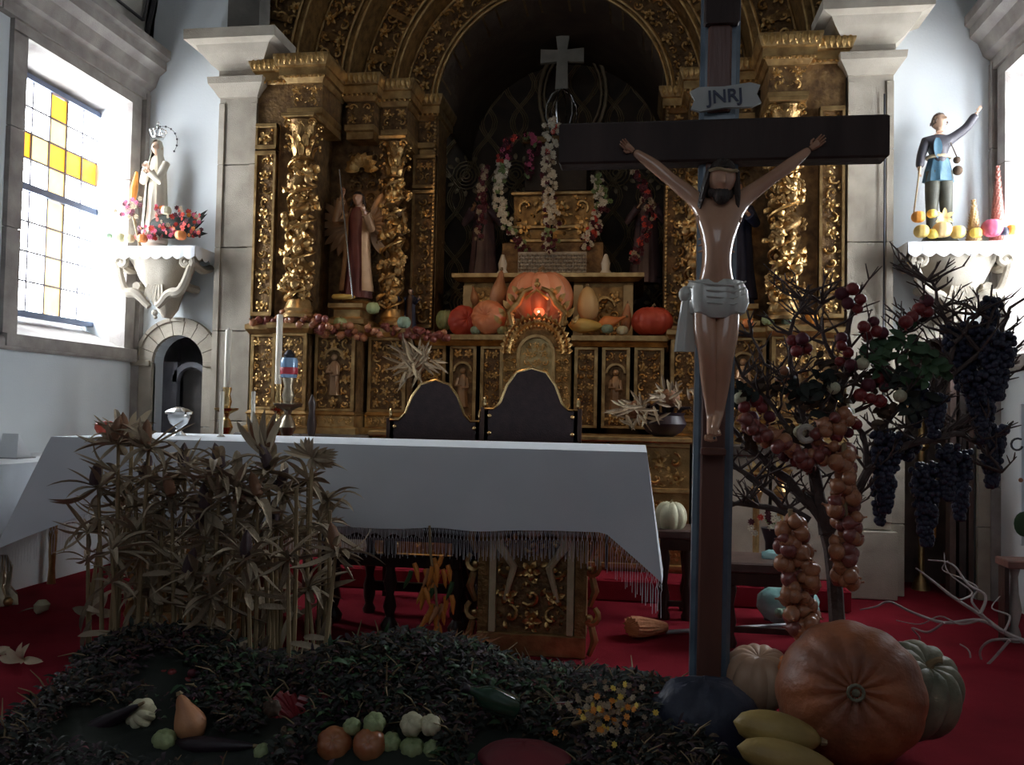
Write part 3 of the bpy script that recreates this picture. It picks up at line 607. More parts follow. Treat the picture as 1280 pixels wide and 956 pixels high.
# predella: side bays
def panelbay(a, b, Y, z0, z1, seed, fig=False, m1=gold_bed):
    part(MB().box(a, b, Y, Y + .5, z0, z1), 'predella_block', m1, False)
    w = .022
    for (p, q) in ((a, a + w), (b - w, b)): part(MB().bev(p, q, Y - .02, Y + .02, z0, z1, .004), 'panel_stile', gold_plain, False)
    for (r_, t_) in ((z0, z0 + w), (z1 - w, z1)): part(MB().bev(a, b, Y - .021, Y + .02, r_, t_, .004), 'panel_rail', gold_plain, False)
    c = MB(); cx_ = (a + b) / 2; mk = (lambda x, z: abs(x - cx_) > .055 or abs(z - (z0 + z1) / 2) > .17) if fig else None
    carve(c, a + w, b - w, z0 + w, z1 - w, Y, .075, .03, seed, mk); part(c, 'panel_carving', gold, True, True)
    if fig:
        f = MB(); zc = (z0 + z1) / 2
        f.loft([(cx_, Y - .01, zc - .15, .045, .03, .1), (cx_, Y - .015, zc - .05, .035, .03, .1), (cx_, Y - .015, zc + .05, .038, .03, .05), (cx_, Y - .015, zc + .08, .015, .015, 0)], 12, 5); f.ball((cx_, Y - .02, zc + .105), .022, 8, 6)
        f.tube([(cx_ - .03, Y - .03, zc + .05), (cx_ - .04, Y - .05, zc), (cx_, Y - .06, zc)], [.012, .011, .008], 6); f.tube([(cx_ + .03, Y - .03, zc + .05), (cx_ + .04, Y - .05, zc - .01), (cx_, Y - .06, zc - .02)], [.012, .011, .008], 6)
        part(f, 'carved_figure', robe_tan)
        part(MB().band(arc(cx_, zc + .1, .055, math.pi, 0, 10), arc(cx_, zc + .1, .07, math.pi, 0, 10), Y - .035, Y), 'figure_arch', gold_plain)
for s in (0, 1):
    def X2(a, b): return (a, b) if not s else (mx(b), mx(a))
    for (a, b, Y, fg) in ((-2.64, -2.46, 5.6, False), (-2.44, -2.2, 5.5, False), (-2.18, -1.9, 5.6, True), (-1.87, -1.60, 5.8, False)):
        a, b = X2(a, b); panelbay(a, b, Y, 1.08, 1.6, int(abs(a) * 77), fg)
        part(MB().loftxy([(a - .01, b + .01, Y - .03, Y + .5, 1.6), (a - .03, b + .03, Y - .06, Y + .5, 1.63), (a - .03, b + .03, Y - .06, Y + .5, 1.66), (a - .015, b + .015, Y - .04, Y + .5, 1.67)]), 'predella_ledge', gold_plain, False)
        part(MB().loftxy([(a - .03, b + .03, Y - .05, Y + .5, .93), (a - .03, b + .03, Y - .05, Y + .5, .97), (a - .01, b + .01, Y - .03, Y + .5, .98), (a - .01, b + .01, Y - .03, Y + .5, 1.05), (a - .02, b + .02, Y - .04, Y + .5, 1.06), (a, b, Y - .02, Y + .5, 1.08)]), 'predella_base', gold_plain, False)
        c = MB(); carve(c, a, b, .975, 1.055, Y - .03, .06, .015, 9); part(c, 'base_carving', gold, True, True)
    for (a, b) in ((-2.64, -2.2), (-2.18, -1.73)):
        a, b = X2(a, b)
        part(MB().bev(a, b, 5.42, 5.9, .13, .86, .01), 'altar_front', stone, False)
        part(MB().bev(a - .01, b + .01, 5.38, 5.9, .86, .93, .01), 'mensa_slab', mat('dark_mensa', (0.06, 0.045, 0.035), 0.5, bump=0.2), False)
# gilded antependium in the middle
for i, (a, b) in enumerate(((-1.71, -1.22), (-1.2, -.71), (-.69, -.2), (-.18, .31))):
    part(MB().box(a, b, 5.44, 5.9, .13, .93), 'antependium_block', mat('ochre_gilding', (0.26, 0.15, 0.05), 0.45, 0.7, scale=14, col2=(0.5, 0.32, 0.13), bump=0.3), False)
    for (z0_, z1_) in ((.2, .6), (.66, .88)):
        c = MB(); carve(c, a + .03, b - .03, z0_, z1_, 5.44, .11, .02, 60 + i); part(c, 'antependium_carving', gold, True, True)
    for z_ in (.15, .62, .9): part(MB().bev(a, b, 5.42, 5.46, z_, z_ + .03, .004), 'antependium_moulding', gold_plain, False)
part(MB().bev(-1.72, .32, 5.36, 5.95, .93, .965, .008), 'mensa_slab', gold_plain, False)

# centre: predella with tabernacle and stepped shelves
for (a, b) in ((-1.56, -1.36), (-1.33, -1.14), (-1.11, -.95)):
    for s in (0, 1):
        p, q = (a, b) if not s else (mx(b), mx(a)); panelbay(p, q, 5.98, 1.0, 1.56, int(abs(p) * 91), a == -1.33)
for s in (0, 1):
    a, b = (-1.58, -.93) if not s else (mx(-.93), mx(-1.58))
    part(MB().loftxy([(a, b, 5.95, 6.6, 1.56), (a, b, 5.92, 6.6, 1.59), (a, b, 5.90, 6.6, 1.60), (a, b, 5.90, 6.6, 1.635)]), 'fruit_shelf', gold_plain, False)
    a, b = (-1.34, -.9) if not s else (mx(-.9), mx(-1.34))
    part(MB().box(a, b, 6.45, 7.2, 1.635, 2.08), 'shelf_riser', gold_dark, False)
    for (p, q) in ((a, a + .07), (b - .07, b)): part(MB().bev(p, q, 6.42, 6.46, 1.66, 2.06, .008), 'riser_pilaster', mat('ivory_gilding', (0.5, 0.38, 0.2), 0.5, 0.3, scale=8, bump=0.1), False)
    c = MB(); scroll(c, lambda u, v, d: (u, 6.44 - d, v), (a + b) / 2, 1.9, .09, 0, 1, .014, .02); carve(c, a + .08, b - .08, 1.68, 2.0, 6.45, .1, .02, 77); part(c, 'riser_carving', gold, True, True)
part(MB().loftxy([(-1.38, mx(-1.38), 6.4, 7.4, 2.08), (-1.42, mx(-1.42), 6.36, 7.4, 2.11), (-1.42, mx(-1.42), 6.36, 7.4, 2.14)]), 'upper_shelf', gold_plain, False)
# throne steps
part(MB().bev(-1.1, mx(-1.1), 6.75, 7.5, 2.14, 2.45, .01), 'throne_step', gold_bed, False)
part(MB().bev(-1.02, mx(-1.02), 6.8, 7.5, 2.45, 2.86, .008), 'throne_step', gold_dark, False)
c = MB(); carve(c, -1.0, mx(-1.0), 2.5, 2.82, 6.8, .16, .03, 88); part(c, 'throne_carving', gold, True, True)
for z_ in (2.45, 2.56, 2.83): part(MB().bev(-1.04, mx(-1.04), 6.77, 6.9, z_, z_ + .03, .006), 'throne_moulding', gold_plain, False)
part(MB().bev(-.95, mx(-.95), 6.9, 7.5, 2.89, 3.32, .01), 'throne_step', niche_dark, False)
part(MB().bev(-.97, mx(-.97), 6.87, 7.5, 3.28, 3.34, .008), 'throne_moulding', gold_dark, False)
# tabernacle
tb = bpy.data.objects.new('tabernacle', None); COL.objects.link(tb); tb.parent = AP; tb.location = (0, .2, .84)
MB().bev(-.93, mx(-.93), 5.85, 6.4, .97, 1.55, .01).build('tabernacle_body', gold_dark, tb, False)
cx_ = CX
MB().band(arc(cx_, 1.5, .001, math.pi, 0, 14), arc(cx_, 1.5, .23, math.pi, 0, 14), 5.86, 6.3).build('tabernacle_head', gold_dark, tb)
dr = [(cx_ - .11, .98)] + arc(cx_, 1.5, .11, math.pi, 0, 12) + [(cx_ + .11, .98)]; dr2 = [(cx_ - .13, .97)] + arc(cx_, 1.5, .13, math.pi, 0, 12) + [(cx_ + .13, .97)]
MB().band(dr, dr2, 5.80, 5.86).build('door_frame', gold_plain, tb)
MB().prism([(cx_ - .11, .98)] + arc(cx_, 1.5, .11, math.pi, 0, 12) + [(cx_ + .11, .98)], 5.83, 5.86).build('tabernacle_door', mat('bright_door_gilding', (0.34, 0.24, 0.1), 0.38, 0.7, scale=14, col2=(0.6, 0.46, 0.22), bump=0.3), tb, False)
c = MB(); carve(c, cx_ - .09, cx_ + .09, 1.0, 1.58, 5.83, .06, .012, 5); c.build('door_relief', gold, tb, True, True, True)
c = MB(); carve(c, -.93, -.83, 1.0, 1.6, 5.85, .06, .03, 15); carve(c, mx(-.83), mx(-.93), 1.0, 1.6, 5.85, .06, .03, 15)
for k in range(20):
    a = math.pi * k / 19
    for rr_ in (.16, .205):
        p = Vector((cx_ + rr_ * math.cos(a), 5.84, 1.52 + rr_ * 1.05 * math.sin(a))); u = Vector((math.cos(a), 0, math.sin(a))); c.leaf(p, p + u * .05 + Vector((0, -.03, 0)), .04, (0, -1, 0), .2, 3); c.ball(p - Vector((0, .012, 0)), .012, 6, 4)
c.build('tabernacle_carving', gold, tb, True, True, True)
c = MB()                                                # crown-like open canopy over the sanctuary lamp
for s in (-1, 1):
    c.tube([(cx_ + s * .17, 5.83, 1.70), (cx_ + s * .19, 5.8, 1.78), (cx_ + s * .13, 5.8, 1.84), (cx_ + s * .09, 5.8, 1.92), (cx_ + s * .03, 5.8, 1.945)], [.03, .025, .024, .02, .014], 7)
    for k in range(9): c.ball((cx_ + s * (.1 + .012 * k), 5.8 + .004 * k, 1.93 - .026 * k + .02 * math.sin(k * 2)), .018, 7, 5)
    for k in range(5): p = Vector((cx_ + s * (.12 + .03 * k), 5.8, 1.90 - .05 * k)); c.leaf(p, p + Vector((s * .05, -.02, .06)), .04, (0, -1, 0), .3, 3)
c.ball((cx_, 5.8, 1.97), .022, 8, 6); c.ball((cx_, 5.8, 2.0), .012, 6, 4); c.tube([(cx_ - .08, 5.8, 1.87), (cx_, 5.79, 1.93), (cx_ + .08, 5.8, 1.87)], .012, 6)
c.build('tabernacle_crest', gold, tb, True, True, True)
# arch above the niche: concentric archivolts, alternately plain and carved
zs_ = 3.42
def ring(r0, r1, Y, m, cv, seed):
    part(MB().band(arc(CX, zs_, r0, math.pi, 0, 40), arc(CX, zs_, r1, math.pi, 0, 40), Y, Y + .35), 'archivolt', gold_dark if m is gold_plain else m)
    for re_ in (r0 + .008, r1 - .008):
        part(MB().tube([(a_, Y - .012, b_) for a_, b_ in arc(CX, zs_, re_, math.pi, 0, 40)], .011, 6), 'archivolt_moulding', gold_plain)
    if cv:
        c = MB(); L_ = math.pi * (r0 + r1) / 2
        def PR(u, v, d): a = math.pi - u / L_ * math.pi; return (CX + (r0 + v) * math.cos(a), Y - d, zs_ + (r0 + v) * math.sin(a))
        carve(c, 0, L_, 0.01, r1 - r0 - .01, 0, min(.12, (r1 - r0) * .5 + .005), .04, seed, P=PR); part(c, 'archivolt_carving', gold, True, True)
ring(.87, .92, 6.38, gold_plain, 0, 1); ring(.92, 1.14, 6.42, gold_bed, 1, 21); ring(1.14, 1.2, 6.2, gold_plain, 0, 1); ring(1.2, 1.44, 6.28, gold_bed, 1, 22)
ring(1.44, 1.51, 6.0, gold_plain, 0, 1); ring(1.51, 1.76, 6.06, gold_bed, 1, 23); ring(1.76, 1.83, 5.8, gold_plain, 0, 1); ring(1.83, 2.3, 5.9, gold_bed, 1, 24)
ring(2.3, 2.9, 5.95, gold_bed, 0, 24)
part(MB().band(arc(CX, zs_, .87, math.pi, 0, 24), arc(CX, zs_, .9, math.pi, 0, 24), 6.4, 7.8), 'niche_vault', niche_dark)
for k in range(1, 12):                                  # radial straps across the archivolts
    a = math.pi * k / 12; c = MB()
    for (r_, Y) in ((1.32, 6.26), (1.64, 6.04), (2.0, 5.88)):
        u = Vector((math.cos(a), 0, math.sin(a))); p = Vector((CX, Y, zs_)) + u * r_; c.bar(p - u * .1, p + u * .1, .022, .05)
    part(c, 'archivolt_strap', gold_dark, False, True)

# ============================================================ figures
def headmesh(mb, c, s, turn=0.0, tilt=0.0, nod=0.0, beard=0.0):
    """head of height s centred at c, facing -Y, then turned/tilted/nodded"""
    M = Matrix.Translation(c) @ Matrix.Rotation(turn, 4, 'Z') @ Matrix.Rotation(tilt, 4, 'Y') @ Matrix.Rotation(nod, 4, 'X')
    nu, nv = 24, 20; vs = []; fs = []
    def g(x, z, x0, z0, sx, sz): return math.exp(-((x - x0) / sx) ** 2 - ((z - z0) / sz) ** 2)
    for i in range(nv + 1):
        t = math.pi * i / nv
        for j in range(nu):
            a = 2 * math.pi * j / nu; x = math.sin(t) * math.cos(a); y = math.sin(t) * math.sin(a); z = math.cos(t)
            wid = .37 * (1 - .22 * max(0, -z) ** 1.2); X = x * wid; Y = y * .44; Z = z * .5
            if y < 0:
                f = -y
                d = .16 * g(x, z, 0, -.12, .13, .14) + .07 * g(x, z, 0, .08, .10, .2) + .035 * g(x, z, 0, .26, .6, .08) - .05 * g(x, z, .36, .08, .17, .1) - .05 * g(x, z, -.36, .08, .17, .1)
                d += .03 * g(x, z, .36, .07, .09, .05) + .03 * g(x, z, -.36, .07, .09, .05) + .035 * g(x, z, 0, -.36, .18, .05) - .02 * g(x, z, 0, -.43, .2, .025) + .03 * g(x, z, 0, -.5, .16, .04) + .06 * g(x, z, 0, -.82, .3, .16)
                d += beard * g(x, z, 0, -.8, .7, .35); Y -= d * f ** .5
            Y += .03 if z < -.2 and y > 0 else 0
            vs.append(M @ Vector((X * s, Y * s, Z * s)))
    for i in range(nv):
        for j in range(nu): fs.append((i * nu + j, i * nu + nu + j, i * nu + nu + (j + 1) % nu, i * nu + (j + 1) % nu))
    mb.M, old = None, mb.M; mb.add(vs, fs)
    for sx in (-1, 1):                                          # ears
        mb.ball(M @ Vector((sx * .375 * s, .04 * s, -.03 * s)), .09 * s, 8, 6, (.4, .7, 1.15))
    mb.tube([M @ Vector((0, .06 * s, -.3 * s)), M @ Vector((0, .1 * s, -.62 * s)) if True else 0], [.21 * s, .22 * s], 12)
    mb.M = old; return M
def skinmesh(nodes, edges, sub=2):
    """nodes: list of ((x,y,z), r) ; returns (verts, faces) of a smooth skinned limb network rooted at node 0"""
    me = bpy.data.meshes.new('tmp'); me.from_pydata([n[0] for n in nodes], edges, [])
    o = bpy.data.objects.new('tmp', me); COL.objects.link(o)
    m = o.modifiers.new('skin', 'SKIN'); m.use_smooth_shade = True
    lay = me.skin_vertices[0].data if len(me.skin_vertices) else None
    for i, n in enumerate(nodes): lay[i].radius = (n[1], n[1]) if not hasattr(n[1], '__len__') else n[1]; lay[i].use_root = (i == 0)
    sb = o.modifiers.new('sub', 'SUBSURF'); sb.levels = sub; sb.render_levels = sub
    dg = bpy.context.evaluated_depsgraph_get(); dg.update(); ev = o.evaluated_get(dg); em = ev.to_mesh()
    vs = [v.co.copy() for v in em.vertices]; fs = [tuple(p.vertices) for p in em.polygons]
    ev.to_mesh_clear(); bpy.data.objects.remove(o); bpy.data.meshes.remove(me); return vs, fs
def hand(mb, wrist, direc, palm, s, curl=.5):
    """five separate bent fingers; direc = towards the fingers, palm = palm normal"""
    d = Vector(direc).normalized(); p = Vector(palm); p = (p - d * p.dot(d)).normalized(); sd = d.cross(p); w = Vector(wrist)
    mb.tube([w, w + d * s * .15, w + d * s * .35, w + d * s * .46], [s * .13, s * .17, s * .2, s * .16], 8)
    for k, (o_, L) in enumerate(((-.155, .42), (-.055, .5), (.05, .47), (.145, .36))):
        b = w + d * s * .42 + sd * s * o_; q = d * (s * L / 3); pts = [b]
        cur = d + sd * o_ * .8; 
        for t in range(3): cur = (cur.normalized() + p * curl * .55).normalized(); pts.append(pts[-1] + cur * s * L / 3)
        mb.tube(pts, [s * .058, s * .054, s * .048, s * .034], 6)
    b = w + d * s * .15 - sd * s * .15; mb.tube([b, b + (d * .7 - sd * .8 + p * .3).normalized() * s * .17, b + (d * .7 - sd * .8 + p * .3).normalized() * s * .17 + (d + p * .4).normalized() * s * .16], [s * .07, s * .06, s * .045], 6)
def curl_hair(mb, M, s, seed, n=26, length=.55, low=-.2):
    rr = random.Random(seed)
    vs = []; nu, nv = 20, 12
    for i in range(nv + 1):
        t = math.pi * .62 * i / nv
        for j in range(nu):
            a = 2 * math.pi * j / nu; x = math.sin(t) * math.cos(a); y = math.sin(t) * math.sin(a); z = math.cos(t)
            k = 1.08 + .04 * math.sin(a * 7 + i); hide = (y < -.25 and z < .5)
            q = Vector((x * .37 * k, y * .44 * k, z * .5 * k)) if not hide else Vector((x * .33, y * .38, z * .46))
            vs.append(M @ (q * s))
    mb.add(vs, [(i * nu + j, i * nu + nu + j, i * nu + nu + (j + 1) % nu, i * nu + (j + 1) % nu) for i in range(nv) for j in range(nu)])
    for q in range(n):
        a = rr.uniform(-.35, math.pi + .35); p = Vector((math.cos(a) * .37, math.sin(a) * .44, rr.uniform(0, .3)))
        pts = [M @ (Vector((p.x * (1 + .1 * t), p.y * (1 + .05 * t), p.z - length * t / 4 + .02 * math.sin(t * 2 + q))) * s) for t in range(5)]
        mb.tube(pts, [.05 * s, .065 * s, .06 * s, .055 * s, .03 * s], 5)
def robed(th, base, H, robe, fleshm, seed, mantle=None, hairm=None, arms=(), wings=None, turn=0, veil=False, w=1.0):
    x, y, z = base; hs = H * .135; k = H
    m = MB(); m.loft([(x, y, z, .145 * k * w, .11 * k, .09), (x, y, z + .03 * k, .14 * k * w, .105 * k, .09), (x + .01 * k, y, z + .3 * k, .115 * k * w, .085 * k, .08), (x, y, z + .5 * k, .10 * k * w, .075 * k, .05), (x, y, z + .6 * k, .085 * k * w, .065 * k, .03), (x, y, z + .72 * k, .105 * k * w, .065 * k, .02), (x, y, z + .80 * k, .10 * k * w, .055 * k, .01), (x, y, z + .84 * k, .04 * k, .035 * k, 0)], 32, 9, seed); m.build('robe', robe, th)
    b = MB(); M = headmesh(b, (x, y - .01 * k, z + .915 * k), hs, turn)
    for (sx, el, hd) in arms:
        S = Vector((x + sx * .095 * k, y, z + .77 * k)); E = Vector(el); Hn = Vector(hd)
        a = MB(); a.tube([S, (S + E) / 2, E, (E + Hn) / 2, E + (Hn - E) * .82], [.038 * k, .04 * k, .036 * k, .038 * k, .042 * k], 10); a.build('sleeve', mantle or robe, th)
        b.tube([E + (Hn - E) * .7, Hn], [.018 * k, .015 * k], 8); hand(b, Hn, Hn - E, (0, -1, .2), .085 * k)
    b.build('head_and_hands', fleshm, th)
    if hairm: h = MB(); curl_hair(h, M, hs, seed, 18, .5 if not veil else .1); h.build('hair', hairm, th)
    if mantle:
        v = MB(); vs = []; n = 28; rows = [(.06, .165, .12), (.3, .135, .10), (.55, .118, .09), (.74, .118, .075), (.83, .07, .06)] if not veil else [(.04, .16, .12), (.3, .142, .105), (.55, .122, .092), (.76, .11, .075), (.85, .068, .062), (.93, .066, .068), (.99, .045, .05), (1.005, .01, .01)]
        for (zz, rx, ry) in rows:
            for j in range(n + 1):
                a = R(-58) + (R(238) + R(58)) * j / n; q = 1 + .04 * math.sin(j * 1.5 + zz * 4); vs.append((x + rx * k * q * w * math.cos(a), y + ry * k * q * math.sin(a), z + zz * k))
        v.add(vs, [(i * (n + 1) + j, i * (n + 1) + j + 1, (i + 1) * (n + 1) + j + 1, (i + 1) * (n + 1) + j) for i in range(len(rows) - 1) for j in range(n)]); v.build('mantle', mantle, th)
    if wings:
        for sx in (-1, 1):
            wg = MB(); S = Vector((x + sx * .06 * k, y + .06 * k, z + .74 * k))
            for q in range(9):
                a = R(70 - 17 * q); L = k * (.38 - .015 * q); d = Vector((sx * math.cos(a), .15, math.sin(a))); p = S + Vector((sx * .05 * k, 0, -.012 * k * q)); wg.leaf(p, p + d * L * (.75 if q < 2 else 1), .075 * k, (0, -1, 0), .08, 5)
            wg.build('wing', wings, th)
    return M

def P3(px, py, Y): return at(px, py, Y)

# ---------------------------------------------------------------- crucifix
YC = 3.0
top = at(903, -40, YC); bot = at(887, 850, YC); ax = (top - bot).normalized()
base_c = bot + ax * ((0.02 - bot.z) / ax.z)
cr = thing('crucifix', 'tall dark standing crucifix in front of the altar, right of the table', 'crucifix', (base_c.x, YC, 0))
sx_ = Vector((1, 0, -ax.x)).normalized()
def crp(u, h, d=0): return base_c + ax * h + sx_ * u + Vector((0, d, 0))   # across, up, depth
def crbar(mb, u0, u1, h0, h1, d0, d1, b=.006):
    vs = []
    for (h, i) in ((h0, b), (h0 + b, 0), (h1 - b, 0), (h1, b)):
        for (u, d) in ((u0 + b, d0), (u1 - b, d0), (u1, d0 + b), (u1, d1), (u0, d1), (u0, d0 + b)): vs.append(crp(u + (i if u < 0 else -i), h, d + (0)))
    n = 6; fs = [tuple(range(n - 1, -1, -1)), tuple(range(3 * n, 4 * n))] + [(i * n + j, i * n + (j + 1) % n, i * n + n + (j + 1) % n, i * n + n + j) for i in range(3) for j in range(n)]
    return mb.add(vs, fs)
Hc = (top - base_c).dot(ax)
crbar(MB(), -.066, .066, 0, Hc, 0, .07, .014).build('post', crossb, cr, False)
crbar(MB(), -.044, .036, .05, 1.99, -.012, .01).build('post_inlay', crossr, cr, False)
crbar(MB(), -.044, .036, 2.12, 2.42, -.012, .01).build('post_inlay', crossr, cr, False)
crbar(MB(), -.06, .06, 2.42, 2.62, -.03, .06).build('post_finial', crossw, cr, False)
bl = at(700, 188, YC); brr = at(1108, 176, YC); m = MB(); zc_ = 2.035
m.bev(bl.x, brr.x, YC - .04, YC + .05, zc_ - .072, zc_ + .072, .007).build('crossbeam', crossw, cr, False)
pl = MB().bev(-.5, .5, -.5, .5, 0, .2, .02); MB().bev(base_c.x - .16, base_c.x + .16, YC - .1, YC + .18, 0, .06, .01).build('foot_block', crossw, cr, False)
# title board with lettering
sc_ = at(905, 126, YC); sM = T(sc_.x, YC - .03, sc_.z, 0, R(-3.5), 0)
s_ = MB(sM); s_.prism([(-.115, -.03), (-.085, -.042), (0, -.036), (.085, -.042), (.118, -.03), (.105, 0), (.118, .03), (.085, .042), (0, .036), (-.085, .042), (-.115, .03), (-.102, 0)], -.008, .008)
sb_ = s_.build('title_board', signm, cr, False)
def lettering(txt, size, M, m, parent, name='lettering', ext=.0015):
    cu = bpy.data.curves.new(name, 'FONT'); cu.body = txt; cu.size = size; cu.align_x = 'CENTER'; cu.align_y = 'CENTER'; cu.extrude = ext; cu.offset = .001; cu.materials.append(m)
    o = bpy.data.objects.new(name, cu); COL.objects.link(o); dg = bpy.context.evaluated_depsgraph_get(); dg.update(); me = bpy.data.meshes.new_from_object(o.evaluated_get(dg)); bpy.data.objects.remove(o); o = bpy.data.objects.new(name, me); COL.objects.link(o); ap = Vector(parent.location); q = parent.parent
    while q is not None: ap += q.location; q = q.parent
    o.parent = parent; o.matrix_local = Matrix.Translation(-ap) @ M @ Matrix.Rotation(R(90), 4, 'X'); return o
lettering('JNRJ', .062, T(sc_.x, YC - .0415, sc_.z, 0, R(-3.5), 0), ink, sb_)

# the carved figure: one skinned body
def q(px, py, dy=0): v = at(px, py, YC - .10 + dy); return v
fig = thing('crucified_figure', 'carved wooden crucified figure in white loincloth, arms stretched along the beam', 'sculpture', (q(893, 545).x, YC - .02, q(893, 545).z))
J = {}
def nd(k, px, py, r, dy=0): v = q(px, py, dy); J[k] = (tuple(v), r)
nd('pel', 895, 372, (.072, .052)); nd('waist', 895, 335, (.076, .046)); nd('rib', 897, 300, (.088, .056), -.005); nd('chest', 899, 272, (.094, .056), -.005); nd('neckb', 900, 252, (.04, .035)); nd('neck', 902, 243, (.027, .027), -.01)
nd('shL', 876, 254, (.034, .034), .02); nd('elL', 838, 224, (.0235, .0235), .045); nd('foL', 818, 207, (.025, .025), .055); nd('wrL', 792, 189, (.014, .014), .055)
nd('shR', 924, 252, (.034, .034), .02); nd('elR', 966, 221, (.0235, .0235), .045); nd('foR', 985, 208, (.025, .025), .055); nd('wrR', 1013, 186, (.014, .014), .055)
nd('hipL', 880, 384, (.05, .045)); nd('knL', 886, 442, (.036, .036), -.035); nd('caL', 887, 470, (.036, .034), 0); nd('anL', 890, 520, (.019, .019), .03); nd('ftL', 888, 545, (.016, .014), -.03)
nd('hipR', 911, 384, (.05, .045)); nd('knR', 904, 446, (.036, .036), -.035); nd('caR', 902, 475, (.034, .032), 0); nd('anR', 898, 518, (.019, .019), .025); nd('ftR', 893, 538, (.016, .014), -.04)
nd('thL', 881, 412, (.048, .045), -.02); nd('thR', 908, 412, (.048, .045), -.02)
keys = list(J); ix = {k: i for i, k in enumerate(keys)}
E_ = [('pel', 'waist'), ('waist', 'rib'), ('rib', 'chest'), ('chest', 'neckb'), ('neckb', 'neck'), ('chest', 'shL'), ('shL', 'elL'), ('elL', 'foL'), ('foL', 'wrL'), ('chest', 'shR'), ('shR', 'elR'), ('elR', 'foR'), ('foR', 'wrR'), ('pel', 'hipL'), ('hipL', 'thL'), ('thL', 'knL'), ('knL', 'caL'), ('caL', 'anL'), ('anL', 'ftL'), ('pel', 'hipR'), ('hipR', 'thR'), ('thR', 'knR'), ('knR', 'caR'), ('caR', 'anR'), ('anR', 'ftR')]
vs, fs = skinmesh([J[k] for k in keys], [(ix[a], ix[b]) for a, b in E_], 2)
body = MB(); body.add(vs, fs)
for s in (-1, 1):                                              # chest muscles, ribs, kneecaps, toes
    c = q(899 + s * 12, 274, -.036); body.ball(c + Vector((0, .012, .004)), .044, 14, 9, (1, .36, .62))
    for k in range(3): c = q(896 + s * 13, 296 + 8 * k, -.030); body.tube([c + Vector((-s * .02, .006, .003)), c, c + Vector((s * .024, .016, -.005))], [.003, .0055, .003], 6)
hM = headmesh(body, q(902, 224, -.035), .124, R(6), R(4), R(12), .03)
for (k, el, dx) in (('wrL', 'foL', -1), ('wrR', 'foR', 1)):
    a = Vector(J[k][0]); d = a - Vector(J[el][0]); hand(body, a, Vector((dx, -.1, .75)), (0, -1, 0), .07, .9)
for k in ('ftL', 'ftR'):
    a = Vector(J[k][0])
    for t in range(5): body.tube([a + Vector(((t - 2) * .0065, .0, .0)), a + Vector(((t - 2) * .008, -.018, -.016 + .002 * abs(t - 2)))], [.0065, .0048], 6)
body.build('carved_body', skin, fig)
h = MB(); curl_hair(h, hM, .124, 5, 40, .8); h.ball(hM @ Vector((0, -.035, -.052)), .028, 10, 7, (1, .75, 1.15))
for k in range(26): a = R(180 + 180 * k / 25); p = hM @ Vector((.034 * math.cos(a), .034 * math.sin(a) - .004, -.045)); h.ball(p, .009, 5, 4, (1, 1, 1.8))
h.build('hair_and_beard', hair, fig)
h = MB(); h.tube([hM @ Vector((.047 * math.cos(a * .314), .054 * math.sin(a * .314), .026 + .003 * math.sin(a * 5))) for a in range(21)], .006, 5); h.build('thorn_crown', stalk_m, fig)
l = MB(); A = q(895, 352, .0); B = q(895, 405)
secs = [(A.x, A.y, A.z, .082, .062, .04), (A.x, A.y, A.z - .03, .095, .072, .06), (A.x + .002, A.y, A.z - .07, .097, .074, .06), (A.x + .003, A.y - .005, A.z - .105, .085, .07, .05), (A.x + .004, A.y - .01, A.z - .125, .05, .05, .05)]
l.loft(secs, 32, 6, 2)
for k in range(4): z = A.z - .012 - .02 * k; l.tube([(A.x - .09, A.y - .02, z + .012), (A.x - .03, A.y - .072, z - .006), (A.x + .05, A.y - .07, z - .012), (A.x + .093, A.y - .015, z + .01)], [.003, .004, .004, .003], 6)
l.build('loincloth', loin, fig)
l = MB(); K = q(858, 368, .0); l.ball(K, .026, 10, 7, (1, .8, 1.1)); l.loft([(K.x - .005, K.y, K.z - .19, .03, .014, .15), (K.x, K.y, K.z - .1, .024, .014, .2), (K.x + .006, K.y, K.z, .018, .014, .1), (K.x + .012, K.y, K.z + .02, .02, .015, .1)], 20, 6, 4); l.build('cloth_knot', loin, fig)
for (px, py) in ((893, 548),): MB().ball(q(px, py, -.045), .006, 6, 5).build('nail', iron, fig)
MB().bev(q(893, 558).x - .04, q(893, 558).x + .04, YC - .075, YC - .012, q(893, 562).z - .02, q(893, 562).z + .004, .004).build('foot_rest', crossr, fig, False)

